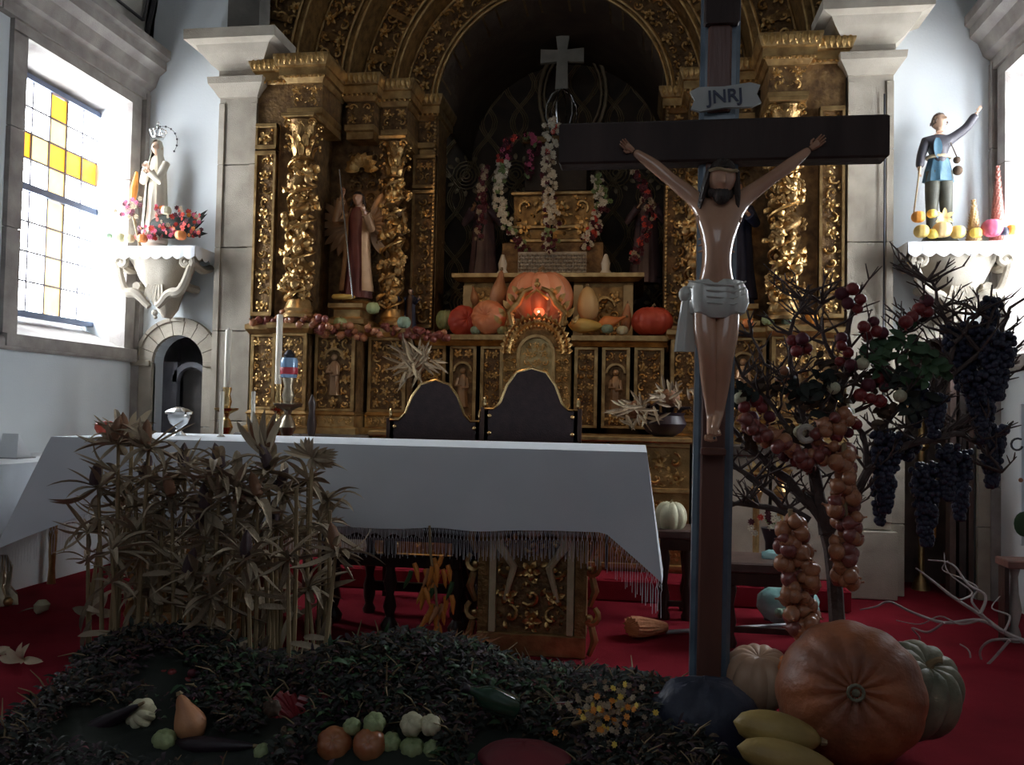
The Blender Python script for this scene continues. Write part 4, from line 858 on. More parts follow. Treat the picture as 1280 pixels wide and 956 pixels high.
# ---------------------------------------------------------------- wall brackets with statues
def bracket(cxm, zt, side, label, clabel):
    x0, x1 = cxm - .31, cxm + .31; yf = 5.40
    t = thing('wall_bracket', label, 'bracket', (cxm, YB, zt - .5))
    MB().bev(x0, x1, yf, YB, zt - .04, zt, .006).build('shelf_slab', stone, t, False)
    MB().loft([(cxm, 5.62, zt - .46, .02, .05, 0), (cxm, 5.62, zt - .40, .07, .08, .03), (cxm, 5.6, zt - .3, .11, .12, .04), (cxm, 5.58, zt - .2, .17, .16, .05), (cxm, 5.57, zt - .1, .22, .17, .03), (cxm, 5.57, zt - .045, .26, .175, .0)], 28, 6, 1).build('corbel_body', stone, t)
    for s in (-1, 1):
        c = MB(); pts = []; rad = []
        for i in range(15):
            u = i / 14; pts.append((cxm + s * (.03 + .24 * u ** .8), 5.44 - .02 * math.sin(u * 3), zt - .40 + .30 * u ** 1.7 + .05 * math.sin(u * 6.3))); rad.append(.022 + .012 * math.sin(u * 3.1))
        c.tube(pts, rad, 8); cc = (cxm + s * .235, zt - .10)
        c.tube([(cc[0] + s * (.05 * (1 - .7 * k / 12)) * math.cos(k * .55 - .6), 5.43, cc[1] + .05 * (1 - .7 * k / 12) * math.sin(k * .55 - .6)) for k in range(13)], [.02] * 13, 7); c.ball((cc[0], 5.43, cc[1]), .022, 8, 6)
        c.build('corbel_volute', stone, t)
        c = MB(); c.tube([(cxm + s * .27, 5.45 + .25 * k / 8, zt - .1 - .03 * math.sin(k * .4)) for k in range(9)], .028, 7); c.tube([(cxm + s * .17, 5.5 + .2 * k / 8, zt - .25) for k in range(9)], .03, 7); c.build('corbel_moulding', stone, t)
    c = MB()
    for k in range(-2, 3): c.leaf((cxm + k * .012, 5.47, zt - .22), (cxm + k * .035, 5.45, zt - .40 + abs(k) * .02), .04, (0, -1, 0), .12, 4)
    c.ball((cxm, 5.46, zt - .44), .022, 8, 6); c.ball((cxm, 5.47, zt - .47), .014, 8, 6); c.build('corbel_leaves', stone, t, True, True, True)
    # scalloped cloth
    cl = MB(); e = .006; cl.box(x0 - e, x1 + e, yf - e, YB - .001, zt + .0005, zt + .006)
    n = 40; 
    def drop(u, scal): return -.065 - .022 * abs(math.sin(u * math.pi * scal))
    a = [(x0 - e + (x1 - x0 + 2 * e) * i / 48, yf - e - .003, zt + .005) for i in range(49)]; b = [(p[0], yf - e - .008 - .004 * math.sin(i), zt + drop(i / 48, 8)) for i, p in enumerate(a)]; cl.strip(b, a)
    for xx in (x0 - e, x1 + e):
        a = [(xx, yf - e + (YB - yf) * i / 24, zt + .005) for i in range(25)]; b = [(xx + (-.006 if xx < cxm else .006), p[1], zt + drop(i / 24, 4)) for i, p in enumerate(a)]; cl.strip(b, a)
    o = solo(cl, 'shelf_cloth', lace, clabel, 'cloth'); 
    return zt + .006
zb = bracket(-3.285, 2.17, -1, 'carved stone scroll bracket on the wall beside the left window', 'white scalloped cloth on the left wall bracket')
zbr = bracket(1.88, 2.155, 1, 'carved stone scroll bracket on the wall at far right', 'white scalloped cloth on the right wall bracket')

# crowned statue in white
cxs = -3.39
t = thing('crowned_statue', 'ivory-robed statue with a silver crown on the left bracket', 'statue', (cxs, 5.6, zb))
MB().lathe([(.1, 0), (.105, .02), (.085, .05), (.09, .07)], 20, (cxs, 5.6, zb)).build('statue_base', robe_w, t)
robed(t, (cxs, 5.6, zb + .07), .72, robe_w, skin_pale, 3, mantle=robe_w, arms=((-1, (cxs - .055, 5.53, zb + .48), (cxs - .005, 5.49, zb + .55)), (1, (cxs + .055, 5.53, zb + .48), (cxs + .005, 5.49, zb + .55))), veil=True, w=.8)
c = MB(); zc2 = zb + .80
c.lathe([(.038, 0), (.04, .006), (.038, .012)], 18, (cxs, 5.6, zc2))
for k in range(8): a = math.pi * k / 4; c.tube([(cxs + .038 * math.cos(a), 5.6 + .038 * math.sin(a), zc2 + .01), (cxs + .055 * math.cos(a), 5.6 + .055 * math.sin(a), zc2 + .05), (cxs + .03 * math.cos(a), 5.6 + .03 * math.sin(a), zc2 + .075), (cxs, 5.6, zc2 + .07)], .004, 5); c.ball((cxs + .055 * math.cos(a), 5.6 + .055 * math.sin(a), zc2 + .055), .008, 6, 4)
c.ball((cxs, 5.6, zc2 + .085), .012, 8, 6); c.box(cxs - .003, cxs + .003, 5.597, 5.603, zc2 + .09, zc2 + .125); c.box(cxs - .012, cxs + .012, 5.597, 5.603, zc2 + .105, zc2 + .112); c.build('crown', silver, t)
c = MB(); rc = Vector((cxs + .02, 5.62, zc2 - .02)); c.tube([(rc.x + .115 * math.cos(a * .196 - .6), rc.y, rc.z + .115 * math.sin(a * .196 - .6)) for a in range(17)], .002, 4)
for k in range(9): a = -.6 + k * .39; c.ball((rc.x + .115 * math.cos(a), rc.y, rc.z + .115 * math.sin(a)), .008, 6, 4)
c.build('star_halo', iron, t)

# man statue with raised arm (right bracket)
cxm = 1.80; zf = zbr; ym = 5.58
t = thing('peasant_statue', 'statue of a man in blue tunic raising one arm on the right bracket', 'statue', (cxm, ym, zf))
MB().lathe([(.11, 0), (.115, .02), (.09, .06), (.095, .075)], 20, (cxm, ym, zf)).build('statue_base', trousm, t)
def s2(px, py, dy=0): return Vector(at(px, py, ym + dy))
ft = zf + .075
nodes = [(tuple(s2(1173, 212)), (.045, .035)), (tuple(s2(1173, 190)), (.045, .034)), (tuple(s2(1173, 175)), (.052, .036)), (tuple(s2(1174, 166)), (.02, .02)), (tuple(s2(1187, 175)), (.024, .024)), (tuple(s2(1208, 160, -.01)), (.019, .019)), (tuple(s2(1222, 140, -.02)), (.012, .012)), (tuple(s2(1157, 177)), (.024, .024)), (tuple(s2(1151, 196, -.01)), (.019, .019)), (tuple(s2(1149, 214, -.04)), (.012, .012)),
         (tuple(s2(1166, 225)), (.026, .026)), (tuple(s2(1165, 248, -.01)), (.022, .022)), ((s2(1164, 262).x, ym, ft + .02), (.014, .014)), ((s2(1164, 262).x - .005, ym - .05, ft + .012), (.012, .012)), (tuple(s2(1181, 225)), (.026, .026)), (tuple(s2(1182, 246, -.01)), (.022, .022)), ((s2(1184, 262).x, ym, ft + .02), (.014, .014)), ((s2(1184, 262).x + .01, ym - .05, ft + .012), (.012, .012))]
eds = [(0, 1), (1, 2), (2, 3), (2, 4), (4, 5), (5, 6), (2, 7), (7, 8), (8, 9), (0, 10), (10, 11), (11, 12), (12, 13), (0, 14), (14, 15), (15, 16), (16, 17)]
vs, fs = skinmesh(nodes, eds, 2); b = MB(); b.add(vs, fs); M = headmesh(b, s2(1174, 152, -.01), .102, R(28), 0, R(-14)); hand(b, s2(1222, 140, -.02), (.4, -.1, .8), (0, -1, 0), .045, .2); hand(b, s2(1149, 214, -.04), (-.1, -.2, -1), (1, 0, 0), .045, 1.0)
b.build('carved_body', skin_pale, t); h = MB(); curl_hair(h, M, .102, 8, 14, .2); h.build('hair', hair_g, t)
j = MB()
nj = [(n[0], (n[1][0] * 1.45, n[1][1] * 1.45)) for n in nodes[:10]]; nj[6] = (tuple(Vector(nodes[5][0]).lerp(Vector(nodes[6][0]), .9)), (.028, .028)); nj[9] = (tuple(Vector(nodes[8][0]).lerp(Vector(nodes[9][0]), .8)), (.026, .026)); nj[3] = (tuple(s2(1174, 170)), (.03, .026))
vs, fs = skinmesh(nj, eds[:9], 2); j.add(vs, fs); j.build('jacket', jacketm, t)
a = s2(1173, 214); tn = MB(); tn.loft([(a.x, ym, s2(1173, 228).z, .085, .06, .1), (a.x, ym, a.z, .075, .055, .08), (a.x, ym, s2(1173, 200).z, .06, .048, .03), (a.x, ym, s2(1173, 196).z, .05, .04, 0)], 30, 8, 2); tn.leaf(s2(1172, 172, -.052), s2(1172, 198, -.055), .05, (0, -1, 0), .02, 5); tn.build('tunic', tunicm, t)
sh = MB(); sh.tube([(a.x + .066 * math.cos(k * .3142), ym + .052 * math.sin(k * .3142), s2(1173, 197).z) for k in range(21)], .011, 8); sh.build('sash', sashm, t)
tr = MB()
for k in (10, 14):
    p = [Vector(nodes[k + i][0]) for i in range(3)]; tr.tube([p[0] + Vector((0, 0, .05)), p[0], p[1], p[2] + Vector((0, 0, .01))], [.046, .046, .04, .028], 12)
tr.build('trousers', trousm, t)
st = MB(); st.tube([s2(1150, 208, -.06), s2(1142, 268, -.09)], .005, 6); st.build('walking_stick', stalk_m, t)
g_ = MB(); g_.ball(s2(1196, 200, -.02), .022, 10, 7); g_.ball(s2(1197, 213, -.02), .03, 10, 7); g_.tube([s2(1188, 178, -.05), s2(1196, 196, -.04)], .004, 5); g_.build('gourd_flask', leafbrown, t)

# ---------------------------------------------------------------- statues inside the altarpiece
zp = 1.83
t = thing('winged_statue', 'winged saint statue in red drapery holding a long spear, left bay of the altarpiece', 'statue', (-2.02, 5.93, zp))
b_ = (-2.02, 5.93, zp + .06); MB().ball((-2.02, 5.93, zp + .035), .06, 10, 6, (1.9, 1.1, .6)).build('statue_base', gold_dark, t)
robed(t, b_, .78, robe_red, skin, 7, mantle=robe_tan, hairm=hair, arms=((-1, (-2.17, 5.88, zp + .62), (-2.10, 5.82, zp + .78)), (1, (-1.9, 5.87, zp + .55), (-1.93, 5.8, zp + .66))), wings=robe_tan)
sp = MB(); sp.tube([at(424, 212, 5.78), at(441, 372, 5.74)], .006, 6); sp.build('spear', silver, t)
solo(MB(T(*at(430, 371, 5.76), 0, R(90), R(4))).tube([(0, 0, -.085), (0, 0, -.075), (0, 0, -.03), (0, 0, .05), (0, 0, .08)], [.008, .018, .021, .018, .006], 12), 'corn_cob', sq_yel, 'bright yellow corn cob lying at the feet of the winged statue', 'corn')
t = thing('robed_statue', 'statue of a friar in dark blue robe, right bay of the altarpiece', 'statue', (.62, 5.9, zp))
robed(t, (.62, 5.9, zp), .86, robe_blue, skin, 4, mantle=robe_blue, hairm=hair_g, arms=((-1, (.5, 5.82, zp + .55), (.57, 5.76, zp + .62)), (1, (.74, 5.84, zp + .55), (.68, 5.77, zp + .6))))
t = thing('small_statue', 'small dark statue on the ledge beside the inner left column', 'statue', (-1.66, 6.08, 1.66))
robed(t, (-1.66, 6.08, 1.66), .33, robe_brown, skin_pale, 12, mantle=robe_blue, hairm=hair, arms=((-1, (-1.72, 6.03, 1.88), (-1.74, 5.98, 1.92)), (1, (-1.61, 6.03, 1.87), (-1.57, 5.98, 1.9))))
for s in (0, 1):
    x = -1.28 if not s else .03
    t = thing('kneeling_angel', 'dim rose-coloured angel statue at the %s side of the dark niche' % ('left' if not s else 'right'), 'statue', (x, 6.9, 2.14))
    robed(t, (x, 6.9, 2.14), .78, mat('mauve_drapery', (0.07, 0.045, 0.05), 0.5, 0, scale=6, col2=(0.16, 0.1, 0.11), bump=0.2), robe_tan, 20 + s, mantle=mat('mauve_drapery', (0, 0, 0)), hairm=hair, arms=((-1, (x - .14, 6.8, 2.62), (x - .05, 6.7, 2.72)), (1, (x + .14, 6.8, 2.62), (x + .05, 6.7, 2.74))))
    MB().bev(x - .11, x + .11, 6.8, 7.02, 2.14, 2.145, .001).v
# reliquary cross and crown frame on the throne
c0 = at(703, 72, 7.2); t = thing('altar_cross', 'plain pale cross standing high in the dark niche', 'cross', (c0.x, 7.2, 3.34))
pm = mat('pale_cross_paint', (0.36, 0.34, 0.28), 0.6, 0, scale=9, col2=(0.5, 0.48, 0.4), bump=0.3)
m = MB(); w = .05; zt_ = at(703, 42, 7.2).z; zbm = at(703, 112, 7.2).z; xa = at(676, 72, 7.2).x; xb = at(730, 68, 7.2).x; zc = (at(676, 73, 7.2).z + at(730, 68, 7.2).z) / 2
m.prism([(c0.x - .06, zt_), (c0.x - .04, zc + .05), (xa, zc + .06), (xa, zc - .06), (c0.x - .045, zc - .05), (c0.x - .055, zbm), (c0.x + .055, zbm), (c0.x + .045, zc - .05), (xb, zc - .06), (xb, zc + .06), (c0.x + .04, zc + .05), (c0.x + .06, zt_)], 7.18, 7.22); m.build('cross', pm, t, False)
m = MB()
for k in range(6):
    a = math.pi * k / 3 + .3; m.tube([(c0.x + math.cos(a) * r, 7.2 + math.sin(a) * r, z) for r, z in ((.02, zbm), (.08, zbm - .04), (.13, zbm - .14), (.135, zbm - .24), (.09, zbm - .36), (.06, 3.36))], .008, 5)
m.lathe([(.09, 0), (.09, .03), (.05, .04)], 16, (c0.x, 7.2, 3.335)); m.build('crown_frame', silver, t)

# ---------------------------------------------------------------- chairs behind the altar
def chair(x, Y, topz, label, w=.27):
    t = thing('high_backed_chair', label, 'chair', (x, Y, 0)); yb_ = Y + .25
    sh = [(-w, .86), (-w, topz - .24), (-w * .8, topz - .24), (-w * .66, topz - .2), (-w * .52, topz - .10), (-w * .32, topz - .025), (0, topz), (w * .32, topz - .025), (w * .52, topz - .10), (w * .66, topz - .2), (w * .8, topz - .24), (w, topz - .24), (w, .86)]
    MB().prism([(x + a, b) for a, b in sh], Y - .02, Y + .02).build('backrest', leather, t, False)
    e = MB(); e.tube([(x + a, Y - .018, b) for a, b in sh[1:-1]], .008, 6); e.build('back_edging', brass, t)
    for s in (-1, 1):
        for k in range(5): MB().ball((x + s * (w - .03), Y - .024, topz - .28 - .1 * k), .012, 8, 5, (1, .5, 1)).build('stud', brass, t)
        MB().ball((x + s * w, Y, topz - .20), .018, 8, 6, (.7, .7, 1.8)).build('finial', brass, t)
        MB().box(x + s * w - .022, x + s * w + .022, Y - .02, Y + .02, .13 if Y > 5.1 else 0, topz - .23).build('rear_post', darkwood, t, False)
    MB().bev(x - w, x + w, Y - .46, Y + .02, .44, .5, .01).build('seat', leather, t, False)
    for s in (-1, 1):
        l = MB(); z0 = 0; l.lathe([(.03, 0), (.036, .02), (.022, .05), (.032, .09), (.034, .15), (.02, .2), (.03, .25), (.034, .31), (.022, .36), (.03, .4), (.03, .44)], 12, (x + s * (w - .03), Y - .43, z0)); l.build('leg', darkwood, t)
        MB().bev(x + s * (w - .03) - .025, x + s * (w - .03) + .025, Y - .42, Y, .70, .735, .006).build('armrest', darkwood, t, False); MB().lathe([(.018, .5), (.024, .56), (.016, .62), (.022, .70)], 10, (x + s * (w - .03), Y - .40, 0)).build('arm_post', darkwood, t)
    MB().bev(x - w + .03, x + w - .03, Y - .44, Y - .41, .12, .17, .005).build('stretcher', darkwood, t, False)
p = at(545, 475, 5.0); chair(p.x, 5.0, p.z, 'dark high-backed chair with curved crest, left of the two behind the table')
p = at(665, 460, 4.95); chair(p.x, 4.95, p.z, 'dark high-backed chair with brass studs, right of the two behind the table')

# ---------------------------------------------------------------- altar table
TX0, TX1, TYF, TYB, TZ = -2.80, .035, 3.80, 4.72, .935
t = thing('altar_table', 'long wooden altar table on two gilded carved pedestals under the white cloth', 'table', ((TX0 + TX1) / 2, 4.2, 0))
MB().bev(TX0 + .02, TX1 - .02, TYF + .02, TYB - .02, TZ - .06, TZ - .006, .008).build('table_top', darkwood, t, False)
def pedestal(x0, x1, y0, y1):
    zt = TZ - .06; cx = (x0 + x1) / 2
    r = bpy.data.objects.new('carved_pedestal', None); COL.objects.link(r); r.parent = t; r.location = (cx - t.location.x, y0 - 4.2, 0)
    MB().box(x0 + .02, x1 - .02, y0 + .02, y1, 0, zt).build('pedestal_core', gold_bed, r, False)
    pale = mat('worn_cream_gilding', (0.42, 0.34, 0.2), 0.45, 0.1, scale=9, col2=(0.62, 0.52, 0.34), bump=0.3)
    for (a, b) in ((x0, x0 + .05), (x1 - .05, x1)):
        MB().bev(a, b, y0, y0 + .04, .0, zt, .006).build('pedestal_stile', gold_dark, r, False)
    for (a, b) in ((x0 + .055, x0 + .085), (x1 - .085, x1 - .055)): MB().bev(a, b, y0 - .016, y0 + .02, .1, zt - .08, .005).build('pedestal_fillet', pale, r, False)
    for (a, b) in ((.0, .1), (zt - .11, zt - .08), (zt - .05, zt)): MB().bev(x0, x1, y0 - .01, y0 + .03, a, b, .006).build('pedestal_rail', pale if a > .2 else gold_plain, r, False)
    c = MB(); carve(c, x0 + .09, x1 - .09, .12, zt - .12, y0 + .02, .115, .035, 6); c.build('pedestal_carving', gold, r, True, True, True)
    c = MB()
    for s in (-1, 1):
        scroll(c, lambda u, v, d: (u, y0 - d + .01, v), cx + s * .1, .66, .055, R(90), s, .016, .035)
        c.tube([(cx + s * .13, y0 - .01, .62), (cx + s * .15, y0 - .02, .5), (cx + s * .08, y0 - .02, .4), (cx + s * .12, y0 - .01, .25)], [.02, .024, .018, .01], 7)
    c.ball((cx, y0 - .01, .58), .05, 10, 8, (1, .5, 1)); c.build('pedestal_scrolls', pale, r, True, True, True)
    for xx, s in ((x1, 1), (x0, -1)):                      # scrolled side brackets
        c = MB()
        for (z0_, rr_) in ((.62, .045), (.4, .05), (.18, .05)):
            scroll(c, lambda u, v, d: (xx + s * .005 + u * s, y0 + .04 - d, v), .01, z0_, rr_, R(60), -1, .015, .03); c.tube([(xx + s * .02, y0 + .03, z0_ - .02), (xx + s * .04, y0 + .02, z0_ - .1), (xx + s * .015, y0 + .03, z0_ - .17)], [.016, .02, .012], 6)
        c.build('side_scroll', gold_plain, r, True, True, True)
pedestal(-.72, -.225, 3.92, 4.4); pedestal(-2.42, -1.86, 3.92, 4.4)
# the cloth
cl = MB(); NX, NZ = 90, 12
cl.box(TX0, TX1, TYF, TYB, TZ - .004, TZ + .003)
def hemz(u):
    z = .60 - .03 * math.sin(u * math.pi) + .004 * math.sin(u * 40)
    if u > .93: z -= (u - .93) / .07 * .21
    if u < .10: z -= (.10 - u) / .10 * .20
    return z
def fpt(u, v):
    xt = TX0 + (TX1 - TX0) * u; fl = -.2 * max(0, 1 - u / .14) ** 1.3 * v + .07 * max(0, (u - .9) / .1) * v
    x = xt + fl; zb_ = hemz(u); z = TZ + (zb_ - TZ) * v
    y = TYF - .004 - .035 * v ** .7 - .014 * v * math.sin(u * 26) - .01 * v * math.sin(u * 61 + 1) - (.05 * max(0, (u - .93) / .07) * v) - .05 * v * max(0, 1 - u / .1)
    return (x, y, z)
grid = [fpt(i / NX, j / NZ) for j in range(NZ + 1) for i in range(NX + 1)]
cl.add(grid, [(j * (NX + 1) + i, (j + 1) * (NX + 1) + i, (j + 1) * (NX + 1) + i + 1, j * (NX + 1) + i + 1) for j in range(NZ) for i in range(NX)])
for s, X in ((-1, TX0), (1, TX1)):
    g = []
    for j in range(9):
        for i in range(21):
            u = i / 20; v = j / 8; c0_ = fpt(1 if s > 0 else 0, v); yy = c0_[1] + (TYB - TYF) * u; sag = (1 - u)
            g.append((c0_[0] * (1 - u) + (X + s * .02 * v) * u + .01 * v * math.sin(u * 14), yy, c0_[2] * (1 - u) ** 2 + (TZ + (.62 - TZ) * v) * (1 - (1 - u) ** 2)))
    cl.add(g, [(j * 21 + i, (j + 1) * 21 + i, (j + 1) * 21 + i + 1, j * 21 + i + 1) for j in range(8) for i in range(20)])
tcl = thing('altar_cloth', 'long white linen cloth with knotted fringe over the altar table', 'cloth', (-1.38, 3.8, TZ))
cl.build('cloth', linen, tcl)
fr = MB(); n = 330
for i in range(n):
    u = (i + .5) / n; a = Vector(fpt(u, 1)); L = .075 + .012 * math.sin(i * 1.7); s = (1 if i % 2 else -1)
    if u > .9: L *= 1.35
    m_ = a + Vector((s * .005, 0, -.03)); fr.tube([a, m_, a + Vector((0, .0, -.045)), a + Vector((s * .002, 0, -.045 - L))], .0012, 3, False)
    b = Vector(fpt(min(1, u + 1 / n), 1)); fr.tube([a + Vector((0, 0, -.004)), (a + b) / 2 + Vector((0, 0, -.026)), b + Vector((0, 0, -.004))], .001, 3, False)
fr.build('fringe', linen, tcl, True, True, True)

# ---------------------------------------------------------------- things on and behind the table
LAST = [None]
def candle_thing(px, py_top, Y, zbase, r, label, flame_=False):
    z1 = at(px, py_top, Y).z; x = at(px, py_top, Y).x
    t = thing('candle', label, 'candle', (x, Y, zbase)); MB().lathe([(r, 0), (r, (z1 - zbase) * .98), (r * .8, z1 - zbase)], 14, (x, Y, zbase)).build('wax_shaft', wax, t)
    MB().tube([(x, Y, z1), (x + .002, Y, z1 + .012)], .0015, 4).build('wick', ink, t); LAST[0] = t; return x, z1
def candlestick(px, Y, pytop, pybot, label, m, w=.05):
    x = at(px, pytop, Y).x; z1 = at(px, pytop, Y).z; z0 = at(px, pybot, Y).z; H = z1 - z0; zz = z0 - .55
    t = thing('candlestick', label, 'candlestick', (x, Y, 0))
    MB().lathe([(w * 2, 0), (w * 2.1, .03), (w * 1.2, .07), (w * .7, .12), (w * .5, .3), (w * .7, .34), (w * .4, .4), (w * .4, z0 - .05), (w * .8, z0 - .02), (w * .5, z0)], 20, (x, Y, 0)).build('stem', m, t)
    MB().lathe([(w * .5, z0), (w * .95, z0 + H * .15), (w * .6, z0 + H * .3), (w * .3, z0 + H * .36), (w * .5, z0 + H * .44)], 20, (x, Y, 0)).build('knop', m, t)
    MB().lathe([(w * .5, z0 + H * .44), (w * 1.5, z0 + H * .52), (w * 1.6, z0 + H * .56), (w * .6, z0 + H * .57)], 24, (x, Y, 0), 8, .08).build('drip_dish', m, t)
    MB().lathe([(w * .5, z0 + H * .56), (w * .7, z0 + H * .7), (w * .45, z0 + H * .85), (w * .65, z1 - .01), (w * .6, z1)], 20, (x, Y, 0)).build('socket', m, t)
    return x, z1
x_, z_ = candlestick(284, 5.05, 484, 543, 'tall brass candlestick standing behind the table at far left', brass, .045); candle_thing(286, 412, 5.05, z_, .019, 'thick cream candle on the brass candlestick at far left')
x_, z_ = candlestick(361, 5.0, 472, 545, 'dark ornate candlestick with wide dish holding a blue glass jar', pewter, .055)
t = thing('votive_jar', 'blue glass jar with red label on the dark ornate candlestick', 'jar', (x_, 5.0, z_)); MB().lathe([(.045, 0), (.05, .01), (.052, .1), (.045, .12), (.04, .12)], 18, (x_, 5.0, z_)).build('jar_glass', bluejar, t); MB().lathe([(.0525, .02), (.0535, .022), (.0535, .06), (.0525, .062)], 18, (x_, 5.0, z_)).build('label_band', redlab, t); MB().lathe([(.03, .12), (.035, .14), (.01, .17)], 14, (x_, 5.0, z_)).build('jar_lid', iron, t)
x_, z_ = candlestick(349, 5.3, 480, 545, 'slim brass candlestick half hidden behind the dark ornate one', brass, .035); candle_thing(350, 393, 5.3, z_, .02, 'thick cream candle rising behind the blue jar')
for k, (px, Y, sd_) in enumerate(((278, 4.3, 'left'), (317, 4.3, 'right'))):
    x = at(px, 545, Y).x; x2 = at(px, 490, Y)
    candle_thing(px, 489, Y, TZ + .012, .0105, 'slim white candle on the table, %s of the slim pair' % sd_)
    MB().lathe([(.02, 0), (.022, .004), (.012, .01)], 14, (x2.x, Y, TZ + .003)).build('candle_foot', silver, LAST[0])
p = at(223, 545, 4.35); t = thing('glass_bowl', 'clear glass goblet bowl on the left part of the table', 'bowl', (p.x, 4.35, TZ + .003))
MB().lathe([(.045, 0), (.03, .012), (.012, .03), (.012, .04), (.045, .065), (.058, .1), (.05, .125)], 24, (p.x, 4.35, TZ + .003)).build('bowl', glassm, t)
mm = MB(); mm.lathe([(.05, .125), (.066, .115), (.068, .128), (.04, .145), (.01, .155)], 28, (p.x, 4.35, TZ + .003), 9, .1); mm.build('bowl_cover', silver, t)
p = at(131, 541, 4.3); m = MB(); m.lathe([(.015, 0), (.04, .006), (.052, .03), (.05, .055), (.03, .07), (.008, .066)], 20, (0, 0, 0)); o = solo(m, 'red_pumpkin', pump_red, 'small dark red pumpkin on the left end of the table', 'pumpkin', (p.x, 4.3, TZ + .003))
# left credence table with cloth and a book stand
t = thing('side_table', 'small side table against the left wall', 'table', (-3.3, 4.4, 0)); MB().bev(-3.58, -3.05, 3.7, 4.9, .76, .79, .005).build('table_top', darkwood, t, False)
for (a, b) in ((-3.53, 3.76), (-3.1, 3.76), (-3.53, 4.84), (-3.1, 4.84)): MB().lathe([(.025, 0), (.018, .1), (.026, .3), (.018, .5), (.026, .76)], 10, (a, b, 0)).build('leg', gold_plain, t)
c = MB(); c.box(-3.585, -3.045, 3.69, 4.91, .791, .797)
aa = [(-3.045, 4.91 - .0122 * 100 * i / 60, .794) for i in range(61)]; bb = [(-3.03 + .012 * math.sin(i * .7), p_[1], .47 - .012 * abs(math.sin(i * .5))) for i, p_ in enumerate(aa)]; c.strip(aa, bb)
aa = [(-3.585 + .54 * i / 30, 3.69, .794) for i in range(31)]; bb = [(p_[0], 3.675 + .012 * math.sin(i * .9), .47) for i, p_ in enumerate(aa)]; c.strip(aa, bb)
solo(c, 'table_cloth', lace, 'white cloth with lace hem on the side table by the left wall', 'cloth')
p = at(8, 570, 4.2); t = thing('card_stand', 'white folded altar card leaning on the side table', 'card', (p.x, 4.2, .797)); w_ = .06
MB().add([(p.x - w_, 4.2, .80), (p.x + w_, 4.2, .80), (p.x + w_ * .6, 4.24, .93), (p.x - w_, 4.24, .93), (p.x + w_ * 1.3, 4.3, .8)], [(0, 1, 2, 3), (1, 4, 2)]).build('card', lace, t, False); MB().bev(p.x - w_, p.x + w_ * 1.4, 4.18, 4.32, .797, .803, .002).build('card_foot', greypole, t, False)
# gold feet / base at far left floor
p = Vector((-3.44, 4.3, 0)); t = thing('gilded_stand', 'small gilded carved stand on the floor at the far left edge', 'stand', (p.x, p.y, 0)); m = MB(); m.loft([(p.x, p.y, 0, .1, .08, .1), (p.x, p.y, .05, .09, .07, .15), (p.x, p.y, .09, .05, .05, .1), (p.x, p.y, .2, .06, .05, .12), (p.x, p.y, .26, .03, .03, 0)], 24, 6, 1); m.build('stand_body', pewter, t)
for s in (-1, 1): MB().ball((p.x + s * .09, p.y - .05, .025), .025, 10, 6).build('stand_foot', gold_plain, t)

# low table with white cloth and white flowers seen under the altar
t = thing('low_bench', 'dark turned-leg bench under the altar cloth between the pedestals', 'bench', (-1.22, 4.3, 0))
MB().bev(-1.60, -.84, 4.17, 4.40, .45, .52, .008).build('bench_top', darkwood, t, False); MB().bev(-1.58, -.86, 4.18, 4.22, .32, .38, .006).build('bench_rail', darkwood, t, False)
for (a, b) in ((-1.56, 4.22), (-.88, 4.22), (-1.22, 4.22), (-1.56, 4.36), (-.88, 4.36)): MB().lathe([(.04, 0), (.045, .03), (.02, .07), (.035, .12), (.02, .18), (.036, .24), (.022, .3), (.03, .36), (.03, .45)], 12, (a, b, 0)).build('leg', darkwood, t)
c = MB(); g = []
for j in range(7):
    for i in range(31): u = i / 30; v = j / 6; g.append((-1.50 + .46 * u, 4.17 + .22 * v - .01, .525 + .045 * math.sin(math.pi * u) * (1 - v * .5) + .01 * math.sin(u * 20) * v))
c.add(g, [(j * 31 + i, j * 31 + i + 1, (j + 1) * 31 + i + 1, (j + 1) * 31 + i) for j in range(6) for i in range(30)]); aa = g[:31]; c.strip([(p_[0], p_[1] - .01, .48 + .01 * math.sin(k)) for k, p_ in enumerate(aa)], aa); solo(c, 'folded_cloth', lace, 'rumpled white cloth lying on the dark bench under the altar', 'cloth')
t = thing('flower_bowl', 'bowl crowded with small white flowers on the dark bench', 'flowers', (-.94, 4.25, .52)); MB().lathe([(.05, 0), (.09, .03), (.1, .06)], 16, (-.94, 4.25, .52)).build('bowl', glassm, t)
rr = random.Random(4); fm = mesh_of(MB().ball((0, 0, 0), .012, 6, 4), 'white_flower', lace)
for k in range(70): a = rr.uniform(0, 6.28); d_ = rr.random() ** .5; inst(fm, 'white_flower', t, (.15 * d_ * math.cos(a), .07 * d_ * math.sin(a), .07 + .07 * rr.random() + .03 * (1 - d_)), (0, 0, 0), rr.uniform(.7, 1.3))

